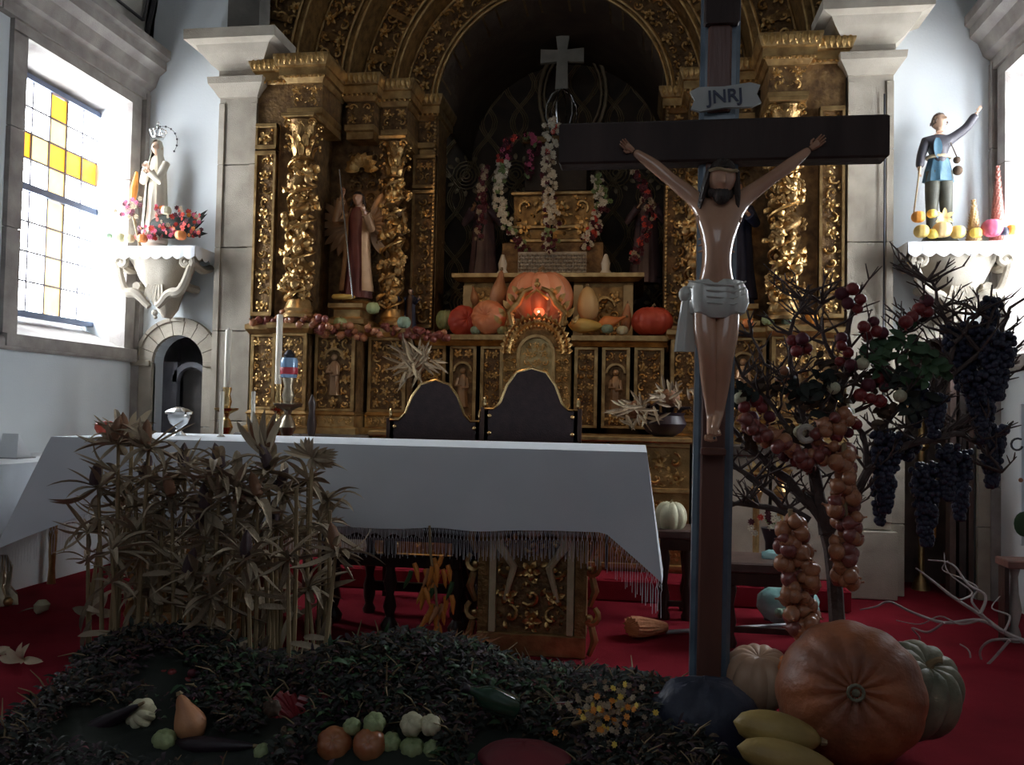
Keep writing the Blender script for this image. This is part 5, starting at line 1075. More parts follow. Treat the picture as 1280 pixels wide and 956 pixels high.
# ============================================================ produce
ORD = ['first', 'second', 'third', 'fourth', 'fifth', 'sixth', 'seventh', 'eighth', 'ninth', 'tenth', 'eleventh', 'twelfth', 'thirteenth', 'fourteenth', 'fifteenth', 'sixteenth']
def rank(xs, x): return ORD[sorted(xs).index(x)]
EXC = []
def pumpmesh(r, squash=.75, ribs=10, rib=.1, dim=.25, nu=0, nv=16, seed=0):
    nu = ribs * 6 if r > .05 else ribs * 4
    m = MB(); rr = random.Random(seed); vs = []; w0 = [rr.uniform(0, 6.28) for _ in range(3)]; wob = [.012 * math.sin(2 * math.pi * j / nu * 2 + w0[0]) + .01 * math.sin(2 * math.pi * j / nu * 3 + w0[1]) + .008 * math.sin(2 * math.pi * j / nu * 5 + w0[2]) for j in range(nu)]
    for i in range(nv + 1):
        t = math.pi * i / nv; z = math.cos(t); s_ = math.sin(t) ** .8
        for j in range(nu):
            a = 2 * math.pi * j / nu; k = 1 - rib * (1 - abs(math.cos(a * ribs / 2)) ** 1.0) * (.3 + .7 * s_) + wob[j]
            zz = (z - dim * (math.exp(-(s_ / .28) ** 2)) * (1 if z > 0 else -1)) * squash
            vs.append((r * k * s_ * math.cos(a), r * k * s_ * math.sin(a), r * zz * (1 - .04 * (1 - abs(math.cos(a * ribs / 2))))))
    m.add(vs, [(i * nu + j, i * nu + nu + j, i * nu + nu + (j + 1) % nu, i * nu + (j + 1) % nu) for i in range(nv) for j in range(nu)]); return m
def pumpkin(px, py, Y, rpx, m, label, name='pumpkin', squash=.78, ribs=10, rib=.1, rot=(0, 0, 0), stem=True, cat='pumpkin', dim=.25, pt=None, r=None, group=None):
    r = r or rpx * mpp(Y); p = pt or at(px, py, Y); t = thing(name, label, cat, p, group, rot); EXC.append((p[0], p[1], r))
    o = pumpmesh(r, squash, ribs, rib, dim, seed=int(px)).build('rind', m, t, world=False)
    if stem:
        s = MB(); z = r * (squash - dim * squash) ; s.tube([(0, 0, z * .9), (0, 0, z + r * .12), (r * .06, 0, z + r * .24), (r * .14, 0, z + r * .28)], [r * .13, r * .07, r * .06, r * .08], 6); s.build('stem', stalk_m, t, world=False)
    return t
def gourd(px, py, Y, Lpx, wpx, m, label, ang=0, name='squash', neck=.5, cat='squash', pt=None, yaw=0, ribs=8):
    """long squash; ang is its tilt from vertical in the view plane"""
    L = Lpx * mpp(Y); w = wpx * mpp(Y) / 2; p = pt or at(px, py, Y); t = thing(name, label, cat, p, None, (0, R(ang), yaw)); b = MB(); EXC.extend([(p[0] + math.sin(R(ang)) * L * u_, p[1], w) for u_ in (-.4, -.2, 0, .2, .4)])
    prof = []
    for i in range(13):
        u = i / 12; rr_ = w * (math.sin(math.pi * min(1, u * 1.02)) ** .45) * (1 - (1 - neck) * max(0, min(1, (u - .35) / .4))); prof.append((max(rr_, .002), (u - .5) * L))
    b.lathe(prof, 24, (0, 0, 0), ribs, .03); b.build('rind', m, t, world=False)
    s = MB(); s.tube([(0, 0, L * .48), (0, 0, L * .55)], [w * .22, w * .14], 6); s.build('stem', stalk_m, t, world=False); return t

# pumpkins on the centre shelf
pumpkin(674, 372, 6.05, 43, pump_pink, 'large salmon ribbed pumpkin crowning the tabernacle', squash=.82, ribs=9, rib=.16, rot=(R(8), 0, 0))
pumpkin(611, 397, 5.98, 23, pump_pink, 'round salmon pumpkin with its dimple turned to the viewer, left of the tabernacle', squash=.85, ribs=12, rib=.03, rot=(R(80), 0, R(-15)), stem=False, dim=.4)
pumpkin(580, 402, 6.04, 21, pump_red, 'red round pumpkin at the left end of the fruit shelf', squash=.9, ribs=10, rib=.05, rot=(R(80), 0, R(30)), stem=False)
pumpkin(815, 402, 6.04, 26, pump_red, 'dark red flattened pumpkin at the right end of the fruit shelf', squash=.72, ribs=12, rib=.05)
gourd(624, 362, 6.2, 52, 24, sq_brown, 'brown pear-shaped squash standing behind the left salmon pumpkin', 6)
gourd(735, 380, 6.05, 46, 28, sq_pale, 'tall tan squash standing right of the tabernacle', -3, neck=.85, ribs=6)
gourd(732, 407, 5.97, 44, 19, sq_yel, 'striped yellow squash lying below the tall tan squash', 92, neck=.8, ribs=10)
gourd(765, 402, 6.0, 38, 20, pump_or, 'orange pointed squash lying right of the tan squash', 70, neck=.3)
gourd(783, 398, 6.08, 40, 14, sq_brown, 'slim brown squash standing near the red pumpkin at right', 4, neck=.7)
gourd(593, 370, 6.25, 26, 12, sq_brown, 'little brown gourd tucked behind the red pumpkin', -10)
for px, py, m, l in ((595, 413, gr_teal, 'small teal gourd in front of the round salmon pumpkin'), (628, 413, gr_green, 'small green gourd between the salmon pumpkin and the tabernacle'), (759, 411, gr_teal, 'pale teal gourd at the foot of the orange squash'), (778, 413, gr_stripe, 'small cream gourd at the right of the fruit shelf')):
    pumpkin(px, py, 5.95, 7.5, m, l, 'gourd', squash=.8, stem=False, cat='gourd')
pumpkin(556, 400, 6.1, 12, gr_green, 'dull green gourd at the edge of the dark niche beside the left onions', 'gourd', squash=1.1, cat='gourd')
t = thing('sanctuary_lamp', 'small red glowing lamp in the crest of the tabernacle', 'lamp', at(674, 392, 5.86)); p = t.location
MB().lathe([(.022, -.035), (.034, -.02), (.036, .02), (.03, .035)], 16, tuple(p)).build('glass', flame, t); MB().ball(p + Vector((0, -.034, .01)), .008, 8, 6).build('flame', flame_w, t)
MB().lathe([(.04, -.05), (.036, -.03), (.042, -.022)], 16, tuple(p)).build('lamp_holder', gold_plain, t); lamp('sanctuary_glow', (p.x, p.y - .1, p.z + .02), .08, (1, .25, .1), .02)
# wicker tray behind the pumpkin
p0, p1 = at(648, 320, 6.6), at(732, 346, 6.6); t = thing('wicker_basket', 'whitewashed wicker basket on the upper shelf behind the large pumpkin', 'basket', ((p0.x + p1.x) / 2, 6.65, 2.14))
x0_, x1_, z0_, z1_ = p0.x, p1.x, 2.145, p0.z + .02; MB().box(x0_ + .01, x1_ - .01, 6.62, 6.73, z0_, z1_ - .01).build('basket_lining', wicker, t, False)
w_ = MB(); nr = 7; nc = 26
for j in range(nr): w_.tube([(x0_ + (x1_ - x0_) * i / 52, 6.61 + (.012 if (i // 2 + j) % 2 else -.008), z0_ + .012 + (z1_ - z0_ - .02) * j / (nr - 1)) for i in range(53)], .009, 4)
for i in range(nc + 1): w_.tube([(x0_ + (x1_ - x0_) * i / nc, 6.615, z0_), (x0_ + (x1_ - x0_) * i / nc, 6.61, z1_ + .01)], .005, 4)
w_.tube([(x0_, 6.61, z1_), (x1_, 6.61, z1_)], .014, 6); w_.build('wicker_weave', wicker, t, True, True, True)
for px, s in ((628, 'left'), (757, 'right')):
    p = at(px, 345, 6.55); m = MB(); m.lathe([(.055, 0), (.05, .02), (.03, .05), (.035, .1), (.012, .17)], 12, (0, 0, 0)); solo(m, 'gilt_vase', wax, 'small pale pointed ornament standing %s of the wicker basket' % s, 'ornament', (p.x, 6.55, 2.142))

# ---------------------------------------------------------------- flower garlands
def flower(m, seed, r=.02):
    b = MB(); rr = random.Random(seed)
    for k in range(7): a = k * .9 + rr.random() * .3; b.leaf((0, 0, 0), (r * math.cos(a), -r * .35, r * math.sin(a)), r * .9, (0, -1, 0), .3, 2)
    b.ball((0, -r * .35, 0), r * .35, 5, 3); return mesh_of(b, 'flower', m)
FL = {k: [flower(m, i) for i in range(2)] for k, m in dict(w=fl_white, r=fl_red, d=fl_dark, g=fl_green, p=fl_pink, o=fl_orange, y=fl_yellow, n=husk).items()}
def garland(pts, Y, wpx, mix, label, n, seed, grp='flower garlands in the niche', name='flower_garland'):
    rr = random.Random(seed); P = [Vector(at(a, b, Y)) for a, b in pts]; t = thing(name, label, 'garland', P[0], grp)
    MB().tube(P, .012, 6).build('garland_cord', leafdark, t)
    L = [0];
    for i in range(len(P) - 1): L.append(L[-1] + (P[i + 1] - P[i]).length)
    w = wpx * mpp(Y) / 2
    for k in range(n):
        d = L[-1] * (k + rr.random()) / n; i = max(j for j in range(len(P)) if L[j] <= d); i = min(i, len(P) - 2); q = P[i].lerp(P[i + 1], (d - L[i]) / max(1e-6, L[i + 1] - L[i]))
        a = rr.uniform(0, 6.28); u = d / L[-1]; mx_ = mix(u) if callable(mix) else mix
        inst(FL[rr.choice(mx_)][k % 2], 'flower', t, q + Vector((w * math.cos(a) * rr.random() ** .5, -w * abs(math.sin(a)), w * .3 * rr.uniform(-1, 1))) - P[0], (rr.uniform(-.5, .5), rr.uniform(0, 6), rr.uniform(-.6, .6)), rr.uniform(.9, 1.5))
    return t
garland([(690, 152), (688, 175), (686, 205), (688, 240), (690, 280), (688, 318)], 6.62, 20, lambda u: 'wwwwwr' if u < .25 else ('wwwwwdn' if u < .8 else 'wgdd'), 'central hanging garland of white and red flowers in the dark niche', 190, 1)
garland([(640, 172), (632, 190), (628, 215), (622, 240), (628, 262), (636, 285), (648, 302), (662, 322)], 6.7, 17, lambda u: 'ddpr' if u < .2 else ('wwwwwg' if u < .75 else 'ddwg'), 'curved white flower garland hanging left of the centre one', 170, 2)
garland([(748, 222), (752, 240), (755, 255), (748, 272), (740, 290), (730, 312)], 6.75, 18, lambda u: 'wwg' if u < .4 else 'wwdrd', 'short white and green flower garland right of the gilded throne block', 120, 3)
garland([(608, 208), (602, 240), (604, 275), (600, 300)], 6.6, 12, 'ddnd', 'dim maroon flower spray at the left edge of the niche', 60, 4)
garland([(790, 215), (806, 235), (812, 270), (803, 300), (790, 330)], 6.6, 15, 'dddrn', 'dim maroon flower spray at the right edge of the niche', 80, 5)
garland([(655, 168), (672, 180), (662, 205), (660, 225)], 6.85, 12, 'ddgp', 'dim maroon flowers behind the top of the left garland', 50, 6)
# flowers and vegetables on the brackets
rr = random.Random(11)
t = thing('flower_arrangement', 'heap of red and orange dried flowers on the left bracket', 'flowers', (-3.22, 5.48, zb)); 
for k in range(120):
    px = rr.uniform(172, 252); py = rr.uniform(256 + (26 if px < 195 else 0) + (12 if px > 240 else 0), 298)
    p = at(px, py, 5.48 + rr.uniform(-.05, .06)); inst(FL[rr.choice('ddrrropnp')][k % 2], 'flower', t, p - t.location, (rr.uniform(-.4, .4), rr.uniform(0, 6), rr.uniform(-.5, .5)), rr.uniform(.7, 1.2))
for k in range(12): p = at(235 + rr.uniform(-8, 28), 262 + rr.uniform(0, 30), 5.55); MB().leaf(at(232, 295, 5.55), p, .04, (0, -1, 0), .1, 4).build('leaf', leafdark, t)
MB().ball(at(214, 283, 5.56), 1, 14, 9, (.17, .07, .085)).build('moss_base', leafdark, t)
for px, py, r_, m_, l in ((208, 265, 7, gr_stripe, 'yellow flower head rising from the left bracket arrangement'), (149, 299, 8, gr_stripe, 'cream gourd at the left end of the left bracket'), (162, 300, 7, gr_stripe, 'small cream gourd second from the left on the left bracket'), (178, 300, 7, pump_or, 'little orange gourd in front of the white-robed statue'), (226, 296, 8, pump_or, 'orange gourd at the right of the left bracket'), (136, 297, 5, gr_teal, 'green-blue gourd at the outer corner of the left bracket')):
    pumpkin(px, py - 2, 5.43, r_, m_, l, 'gourd', .85, 8, cat='gourd', stem=False)
t = thing('flower_spray', 'purple and orange flower spray in front of the left statue', 'flowers', (-3.43, 5.5, zb)); MB().tube([(-3.43, 5.5, zb), at(165, 262, 5.5)], .01, 6).build('stem', stalk_m, t)
for k in range(26): p = at(165 + rr.gauss(0, 6), 262 + rr.gauss(0, 7), 5.48); inst(FL[rr.choice('ppdn')][k % 2], 'flower', t, p - t.location, (0, rr.uniform(0, 6), 0), 1.1)
o = MB().tube([at(166, 252, 5.52), at(168, 235, 5.52), at(171, 215, 5.54)], [.018, .026, .01], 8).build('orange_spike', fl_orange, t)
for px, py, r_, m_, l in ((1148, 272, 8, fl_orange, 'orange round fruit stacked at the left of the right bracket'), (1152, 290, 9, sq_yel, 'yellow fruit at the left end of the right bracket'), (1178, 288, 11, sq_pale, 'pale orange pumpkin at the feet of the raised-arm statue'), (1197, 291, 9, sq_yel, 'yellow gourd right of the statue feet'), (1220, 292, 7, fl_yellow, 'small yellow fruit in front of the tan cone'), (1240, 286, 12, fl_pink, 'bright pink round fruit beside the rust cone'), (1265, 288, 7, fl_orange, 'small orange fruit at the right end of the right bracket'), (1165, 268, 6, fl_yellow, 'yellow flower head at the left foot of the statue'), (1255, 290, 6, grape, 'dark plum beside the pink fruit'), (1166, 293, 7, fl_yellow, 'small yellow fruit before the statue base')):
    pumpkin(px, py - 1, 5.43, r_, m_, l, 'fruit', .88, 9, .05, cat='fruit', stem=False)
t = thing('starfish_flower', 'orange star-shaped flower leaning on the statue legs', 'flowers', at(1180, 272, 5.45)); b = MB()
for k in range(6): a = k * 1.047 + .5; b.leaf(t.location, t.location + Vector((.06 * math.cos(a), -.01, .06 * math.sin(a))), .028, (0, -1, 0), .1, 4)
b.build('petals', sq_pale, t)
def cone(px, pyb, pyt, Y, rpx, m_, label):
    p = at(px, pyb, Y); H = at(px, pyt, Y).z - p.z; r = rpx * mpp(Y); zb = zbr; t = thing('scale_cone', label, 'cone', (p.x, Y, zb)); H = at(px, pyt, Y).z - zb
    MB().lathe([(r * .8, 0), (r * .5, H * .5), (.006, H)], 12, (p.x, Y, zb)).build('cone_core', m_, t)
    sc = MB(); nr_ = int(H / .016)
    for i in range(nr_):
        z = zb + H * i / nr_; ri = r * (1 - i / nr_) + .004; n = max(5, int(ri * 6.28 / .018))
        for j in range(n): a = 6.283 * (j + .5 * (i % 2)) / n; c_ = Vector((p.x + ri * .75 * math.cos(a), Y + ri * .75 * math.sin(a), z)); u = Vector((math.cos(a), math.sin(a), 0)); sc.leaf(c_, c_ + u * .012 + Vector((0, 0, .02)), .016, u, -.2, 2)
    sc.build('cone_scales', m_, t, True, True, True)
cone(1217, 296, 250, 5.50, 10, cone_tan, 'short tan scaly cone on the right bracket'); cone(1247, 296, 208, 5.55, 11, cone_red, 'tall rust-red scaly cone at the right of the right bracket')

# ---------------------------------------------------------------- onions
def onionmesh(m, seed, r=1.0):
    b = MB(); b.lathe([(.05, -.8), (.5, -.72), (.85, -.4), (1, 0), (.85, .42), (.5, .72), (.2, .95), (.1, 1.25), (.14, 1.45)], 12, (0, 0, 0)); return mesh_of(b, 'onion', m)
ON = [onionmesh(onion_m, 0), onionmesh(onion_red, 1)]
def onions(t, pts, Y, r, seed, mixr=.35, dy=.03, zmin=None):
    rr = random.Random(seed)
    for k, (px, py) in enumerate(pts):
        p = at(px, py, Y + rr.uniform(-dy, dy)); rs = r * rr.uniform(.8, 1.2)
        inst(ON[1 if rr.random() < mixr else 0], 'onion', t, p - t.location, (rr.uniform(-2, 2), rr.uniform(-2, 2), rr.uniform(0, 6)), rs)
rr = random.Random(21)
def gl(label, pts, Y, r, seed, mixr=.5, cord=True, grp='strings of onions', nm='onion_string'):
    t = thing(nm, label, 'onions', at(*pts[0], Y), grp)
    onions(t, pts, Y, r, seed, mixr); return t
def row(x0, y0, x1, y1, n, w, seed):
    q_ = random.Random(seed); return [(x0 + (x1 - x0) * i / (n - 1) + q_.uniform(-2, 2), y0 + (y1 - y0) * i / (n - 1) + q_.uniform(-w, w)) for i in range(n)]
gl('heap of brown onions on the ledge at the far left of the altarpiece', row(318, 401, 345, 402, 7, 3, 1), 5.53, .026, 1)
gl('string of onions along the ledge under the outer left twisted column', row(352, 396, 412, 404, 20, 7, 2), 5.46, .026, 2)
gl('string of onions sagging below the winged statue', row(398, 412, 475, 417, 24, 8, 3), 5.52, .026, 3)
gl('string of dark onions on the ledge under the inner left column', row(480, 412, 560, 422, 26, 6, 4), 5.72, .026, 4, .8)
for px, py, m_, l in ((425, 404, gr_green, 'green gourd among the onions below the winged statue'), (505, 403, gr_teal, 'grey green gourd beside the small dark statue'), (466, 385, gr_green, 'long green gourd below the inner left column')): pumpkin(px, py, 5.62, 9, m_, l, 'gourd', .9, 8, cat='gourd')
gourd(968, 352, 5.78, 54, 17, sq_brown, 'tall orange-brown squash standing beside the blue-robed friar', 3, neck=.7)
for px, py, m_, l, r_ in ((1014, 398, fl_orange, 'orange fruit on the ledge under the outer right column', 8), (935, 404, pump_or, 'dim orange gourd on the right ledge below the friar', 7), (960, 400, gr_green, 'green gourd on the right ledge', 8), (985, 402, gr_teal, 'grey gourd right of the green gourd on the right ledge', 8)): pumpkin(px, py, 5.5, r_, m_, l, 'gourd', .85, 8, cat='gourd')
# braids hanging from the fruit tree
YT = 3.25
def braid(x0, y0, x1, y1, n, wpx, label, seed, Y=YT - .15, r=.027):
    q_ = random.Random(seed); pts = []
    for i in range(n): u = i / (n - 1); pts.append((x0 + (x1 - x0) * u + q_.uniform(-1, 1) * wpx * (.55 + .45 * math.sin(u * 3.14)), y0 + (y1 - y0) * u))
    t = thing('onion_braid', label, 'onions', at(x0, y0, Y), 'onion braids hanging from the tree'); onions(t, pts, Y, r, seed, .25, .045)
    MB().tube([at(x0, y0 - 14, Y), at(x0, y0, Y), at((x0 + x1) / 2, (y0 + y1) / 2, Y), at(x1, y1, Y)], .009, 6).build('braid_cord', stalk_m, t); return t
braid(988, 650, 1008, 800, 74, 19, 'longer onion braid hanging over the big orange pumpkin', 5)
braid(1055, 568, 1058, 728, 66, 16, 'shorter onion braid hanging right of the longer one', 6)
gl('rope of reddish onions looping across the middle of the tree', row(930, 530, 1010, 575, 26, 9, 7) + row(1010, 575, 1060, 560, 16, 9, 8), YT - .1, .026, 7, .6)
gl('small cluster of pale onions at the centre of the tree', row(1020, 545, 1060, 520, 14, 10, 9), YT - .1, .026, 9, .2)
gl('cluster of onions in the crown of the tree left side', row(975, 470, 1010, 500, 9, 14, 12), YT, .024, 10, .3)

# ---------------------------------------------------------------- the fruit tree
tb_ = atz(1052, 800, 0); TY = YT; base = at(1048, 800, TY); 
t = thing('fruit_tree', 'bare dark branch tree hung with fruit and grapes, right of the crucifix', 'tree', (base.x, TY, 0))
rr = random.Random(33)
def br(pts, r0, r1, ys=None):
    n = len(pts); ys = ys or [0] * n; P = [at(a, b, TY + y) for (a, b), y in zip(pts, ys)]
    Q = []
    for i in range(n - 1):
        for k in range(3): u = k / 3; Q.append(P[i].lerp(P[i + 1], u) + Vector((rr.uniform(-.006, .006), rr.uniform(-.01, .01), rr.uniform(-.006, .006))))
    Q.append(P[-1]); b = MB(); b.tube(Q, [r0 + (r1 - r0) * i / (len(Q) - 1) for i in range(len(Q))], 8); b.build('branch', bark, t); return Q
tw = MB()
def twigs(Q, n, L, up=.6, start=1):
    for k in range(n):
        i = rr.randrange(start, len(Q)); p = Q[i]; a = rr.uniform(0, 6.28); d = Vector((math.cos(a), math.sin(a) * .6, rr.uniform(-.2, 1) * up + .3)).normalized(); l = L * rr.uniform(.5, 1.2)
        m1 = p + d * l * .5 + Vector((rr.uniform(-1, 1), rr.uniform(-1, 1), rr.uniform(-1, 1))) * l * .1; e = m1 + (d + Vector((rr.uniform(-.5, .5), rr.uniform(-.5, .5), rr.uniform(0, .6)))).normalized() * l * .5
        tw.tube([p, m1, e], [.006, .004, .002], 4)
        for s in range(2):
            f = m1.lerp(e, rr.random()); d2 = (d + Vector((rr.uniform(-1, 1), rr.uniform(-.6, .6), rr.uniform(-.2, 1)))).normalized(); tw.tube([f, f + d2 * l * .35], [.0035, .0015], 4)
limbs = [([(1050, 860), (1047, 790), (1042, 720), (1034, 668)], .03, .026), ([(1034, 668), (1024, 640), (985, 600), (940, 560), (915, 535)], .024, .009), ([(1034, 668), (1018, 600), (1012, 560), (1035, 515), (1058, 470), (1060, 420), (1068, 375)], .026, .007),
    ([(1034, 665), (1060, 630), (1085, 590), (1120, 562), (1165, 548), (1205, 542)], .02, .010), ([(1120, 562), (1148, 520), (1178, 480), (1192, 430), (1178, 385), (1165, 352)], .014, .005), ([(1165, 548), (1215, 520), (1240, 470), (1250, 420), (1262, 385)], .014, .006), ([(1020, 590), (990, 545), (960, 500), (930, 470), (915, 440)], .013, .004),
    ([(1012, 560), (1000, 500), (985, 450), (990, 400), (1010, 365)], .014, .004), ([(1058, 470), (1095, 440), (1135, 412), (1172, 385)], .012, .005), ([(1058, 470), (1030, 430), (1020, 390), (1040, 355)], .010, .004), ([(1085, 590), (1100, 540), (1130, 500), (1120, 450), (1128, 400)], .012, .004),
    ([(1010, 648), (975, 630), (945, 600), (915, 578)], .013, .008), ([(1000, 652), (960, 632), (930, 628), (912, 632)], .012, .008), ([(1205, 542), (1230, 560), (1252, 590)], .008, .004), ([(1192, 430), (1212, 400), (1232, 392)], .008, .003), ([(1085, 590), (1080, 545), (1058, 505), (1090, 470), (1110, 450)], .012, .004), ([(1035, 515), (1000, 480), (955, 455), (935, 400)], .011, .003), ([(1165, 352), (1150, 345)], .004, .003), ([(1178, 480), (1225, 440), (1245, 380)], .009, .004)]
for k, (pts, a, b) in enumerate(limbs):
    Q = br(pts, a, b, None if k in (0,) else [0] + [rr.uniform(-.12, .15) for _ in pts[1:]] if False else [.0 + .05 * math.sin(k * 1.7) * (i / len(pts)) for i in range(len(pts))])
    if k: twigs(Q, int(len(Q) * 1.7), .14)
tw.build('twigs', bark, t, True, True, True)
def leafs(px, py, Y, n, spread, m_, label, L=.05, seed=0, name='leaf_cluster', grp='green leaf sprays on the tree'):
    q_ = random.Random(seed + int(px)); c = at(px, py, Y); th_ = thing(name, label, 'leaves', c, grp)
    for k in range(n):
        d = Vector((q_.gauss(0, 1), q_.gauss(0, .6), q_.gauss(0, .8))); p = c + d * spread; e = p + Vector((q_.uniform(-1, 1), q_.uniform(-.6, .2), q_.uniform(-1, .6))).normalized() * L * q_.uniform(.7, 1.3)
        MB().leaf(p, e, L * .55, (q_.uniform(-.4, .4), -1, q_.uniform(-.2, .6)), .15, 4).build('leaf', m_, th_)
for k, (px, py) in enumerate(((1110, 435), (1135, 425), (1090, 450), (1155, 470), (1165, 455), (1035, 480), (1000, 488), (1140, 505), (925, 492), (1120, 475))):
    leafs(px, py, TY - .05, 16, .028, leafgreen if k < 5 else leafdark, '%s leaf spray %s' % ('green' if k < 5 else 'dark green', ('in the middle of the tree crown', 'on the rising right-hand branch', 'beside the dark red fruits', 'in front of the arched recess, lower one', 'in front of the arched recess, upper one', 'near the tree centre', 'over the gilded panels', 'below the grape clusters', 'beside the legs of the carved figure', 'between the leaves and the recess')[k]), seed=k)
for k, (px, py) in enumerate(((960, 480), (1010, 505), (1050, 500), (985, 535), (1100, 520), (1075, 470), (940, 545), (1035, 455))):
    leafs(px, py, TY - .02, 14, .026, leafbrown, 'dry brown leaf spray in the tree, %s' % ('over the lower gilded ledge', 'left of the tree centre', 'just above the onion rope', 'beside the wicker ring', 'over the stone pilaster', 'near the pale apple', 'lowest, near the crucifix', 'high at the tree centre')[k], .04, k + 50, grp='dry leaf sprays on the tree')
fm_ = [mesh_of(MB().lathe([(.01, -.95), (.5, -.8), (.9, -.4), (1, 0), (.9, .45), (.5, .82), (.2, .92), (.16, 1.1), (.28, 1.25)], 14, (0, 0, 0)), 'pomegranate', m_) for m_ in (redfruit, fl_dark, gr_stripe, onion_m)]
fr_ = [(1052, 368, 'top'), (1066, 362, 'top'), (1076, 373, 'top'), (1060, 380, 'top'), (1072, 386, 'top'), (990, 424, 'left'), (1003, 422, 'left'), (996, 437, 'left'), (1008, 436, 'left'), (1052, 424, 'centre'), (1060, 440, 'centre'), (1050, 450, 'centre'), (1064, 456, 'centre'), (1052, 433, 'centre'), (1080, 408, 'upper right'), (1092, 402, 'upper right'), (1096, 416, 'upper right'), (1084, 420, 'upper right'), (1103, 414, 'upper right'), (1140, 396, 'branch tip'), (1148, 386, 'branch tip'), (1158, 378, 'branch tip'), (1132, 402, 'branch tip'), (1160, 388, 'branch tip'),
       (940, 520, 'lower left'), (952, 508, 'lower left'), (930, 508, 'lower left'), (962, 522, 'lower left'), (945, 500, 'lower left'), (935, 532, 'lower left'), (1085, 480, 'middle'), (1075, 492, 'middle'), (1098, 470, 'middle'), (1105, 484, 'middle'), (1088, 498, 'middle'), (1100, 500, 'middle'), (1060, 540, 'low centre'), (1070, 530, 'low centre'), (1045, 545, 'low centre'), (980, 570, 'low left'), (995, 578, 'low left'), (1012, 585, 'low left')]
fr_ = [(a_ + .01 * i_, b_, c_) for i_, (a_, b_, c_) in enumerate(fr_)]
for k, (px, py, pos) in enumerate(fr_):
    rk = rank([f_[0] for f_ in fr_ if f_[2] == pos], px); py += rr.uniform(-2, 2)
    o = bpy.data.objects.new('pomegranate', fm_[0 if k % 3 else 1]); COL.objects.link(o); o.location = at(px, py, TY - .06 + rr.uniform(-.03, .03)); o.scale = (.0225 * rr.uniform(.85, 1.15),) * 3; o.rotation_euler = (rr.uniform(2, 4), rr.uniform(-.6, .6), 0)
    tag(o, 'dark red fruit, %s from the left in the %s cluster of the tree' % (rk, pos), 'fruit', 'dark red fruits of the %s cluster' % pos)
for k, (px, py, pos) in enumerate(((1078, 455, 'high'), (1060, 515, 'middle'), (1000, 540, 'lower'), (925, 498, 'left'), (1042, 485, 'inner'), (1125, 495, 'right'))):
    o = bpy.data.objects.new('apple', fm_[2]); COL.objects.link(o); o.location = at(px, py, TY - .07); o.scale = (.024,) * 3; tag(o, 'pale yellow fruit hanging at the %s part of the tree' % pos, 'fruit')
def grapes(px, py, Y, wpx, hpx, label, seed):
    q_ = random.Random(seed); k = mpp(Y); c = at(px, py, Y); th_ = thing('grape_bunch', label, 'grapes', c); b = MB(); n = int(wpx * hpx / 12)
    for i in range(n):
        u = q_.random(); w = wpx * .5 * k * (1 - .75 * u ** 1.4); a = q_.uniform(0, 6.28); rd = q_.random() ** .5
        b.ball(c + Vector((w * rd * math.cos(a), w * .7 * rd * math.sin(a), (.5 - u) * hpx * k)), .0125, 7, 5)
    b.build('berries', grape, th_, True, True, True); MB().tube([c + Vector((0, 0, hpx * k * .3)), c + Vector((.01, .01, hpx * k * .5 + .05))], .004, 5).build('stem', bark, th_)
for k, (px, py, w, h, l) in enumerate(((1238, 391, 26, 34, 'small grape bunch at the top right of the tree'), (1205, 445, 52, 78, 'large grape bunch before the arch of the recess'), (1246, 455, 44, 80, 'large grape bunch at the right edge of the tree'), (1225, 492, 50, 50, 'grape bunch below the two large bunches'), (1240, 570, 32, 70, 'grape bunch hanging low at far right'), (1228, 525, 30, 50, 'grape bunch above the low far right one'), (1107, 590, 34, 95, 'long grape bunch against the stone pilaster'), (1100, 625, 22, 56, 'tail of the long grape bunch by the pilaster'), (1158, 630, 36, 95, 'big dark grape bunch in the recess, left of three'), (1185, 590, 26, 62, 'grape bunch in the recess, middle of three'), (1200, 605, 30, 80, 'grape bunch in the recess, right of three'), (1145, 505, 24, 50, 'thin grape bunch under the green leaves'), (1168, 520, 30, 50, 'grape bunch behind the thin one'), (1130, 560, 50, 26, 'flat dark grape cluster along the low right limb'))): grapes(px, py, TY + .04 * math.sin(k * 2), w, h, l, k)
# gourd ring seen in the tree
b = MB(); b.tube([at(1008 + 9 * math.cos(a * .524), 542 + 9 * math.sin(a * .524), TY - .1) for a in range(13)], .011, 8); solo(b, 'wicker_ring', wicker, 'small pale wicker ring hanging in the middle of the tree', 'ring')

# ---------------------------------------------------------------- dried corn stalks
def huskmesh(seed, m_, n=15, L=.16, w=.026):
    q_ = random.Random(seed); out = []
    for k in range(n):
        b = MB(); a = 2 * math.pi * k / n + q_.uniform(-.3, .3); up = q_.uniform(-.5, .75); d = Vector((math.cos(a), math.sin(a) * .8, up)).normalized(); l = L * q_.uniform(.5, 1.2); w = q_.uniform(.014, .03)
        pts = []; c = Vector((0, 0, 0)); nn = Vector((-d.x * .4, -d.y * .4, 1)); b.leaf(c, d * l + Vector((0, 0, -.03 * q_.random())), w * q_.uniform(.7, 1.3), nn, q_.uniform(-.25, .3), 7, .6); out.append(mesh_of(b, 'husk_leaf', m_))
    return out
HS = [huskmesh(s, husk) for s in range(4)]; HSB = [huskmesh(s + 9, mat('brown_husk', (0.10, 0.07, 0.045), 0.75, 0, scale=6, col2=(0.24, 0.17, 0.1), bump=0.5, bscale=90)) for s in range(2)]; HSP = [huskmesh(40 + s, husk_pale, 8, .13, .03) for s in range(2)]
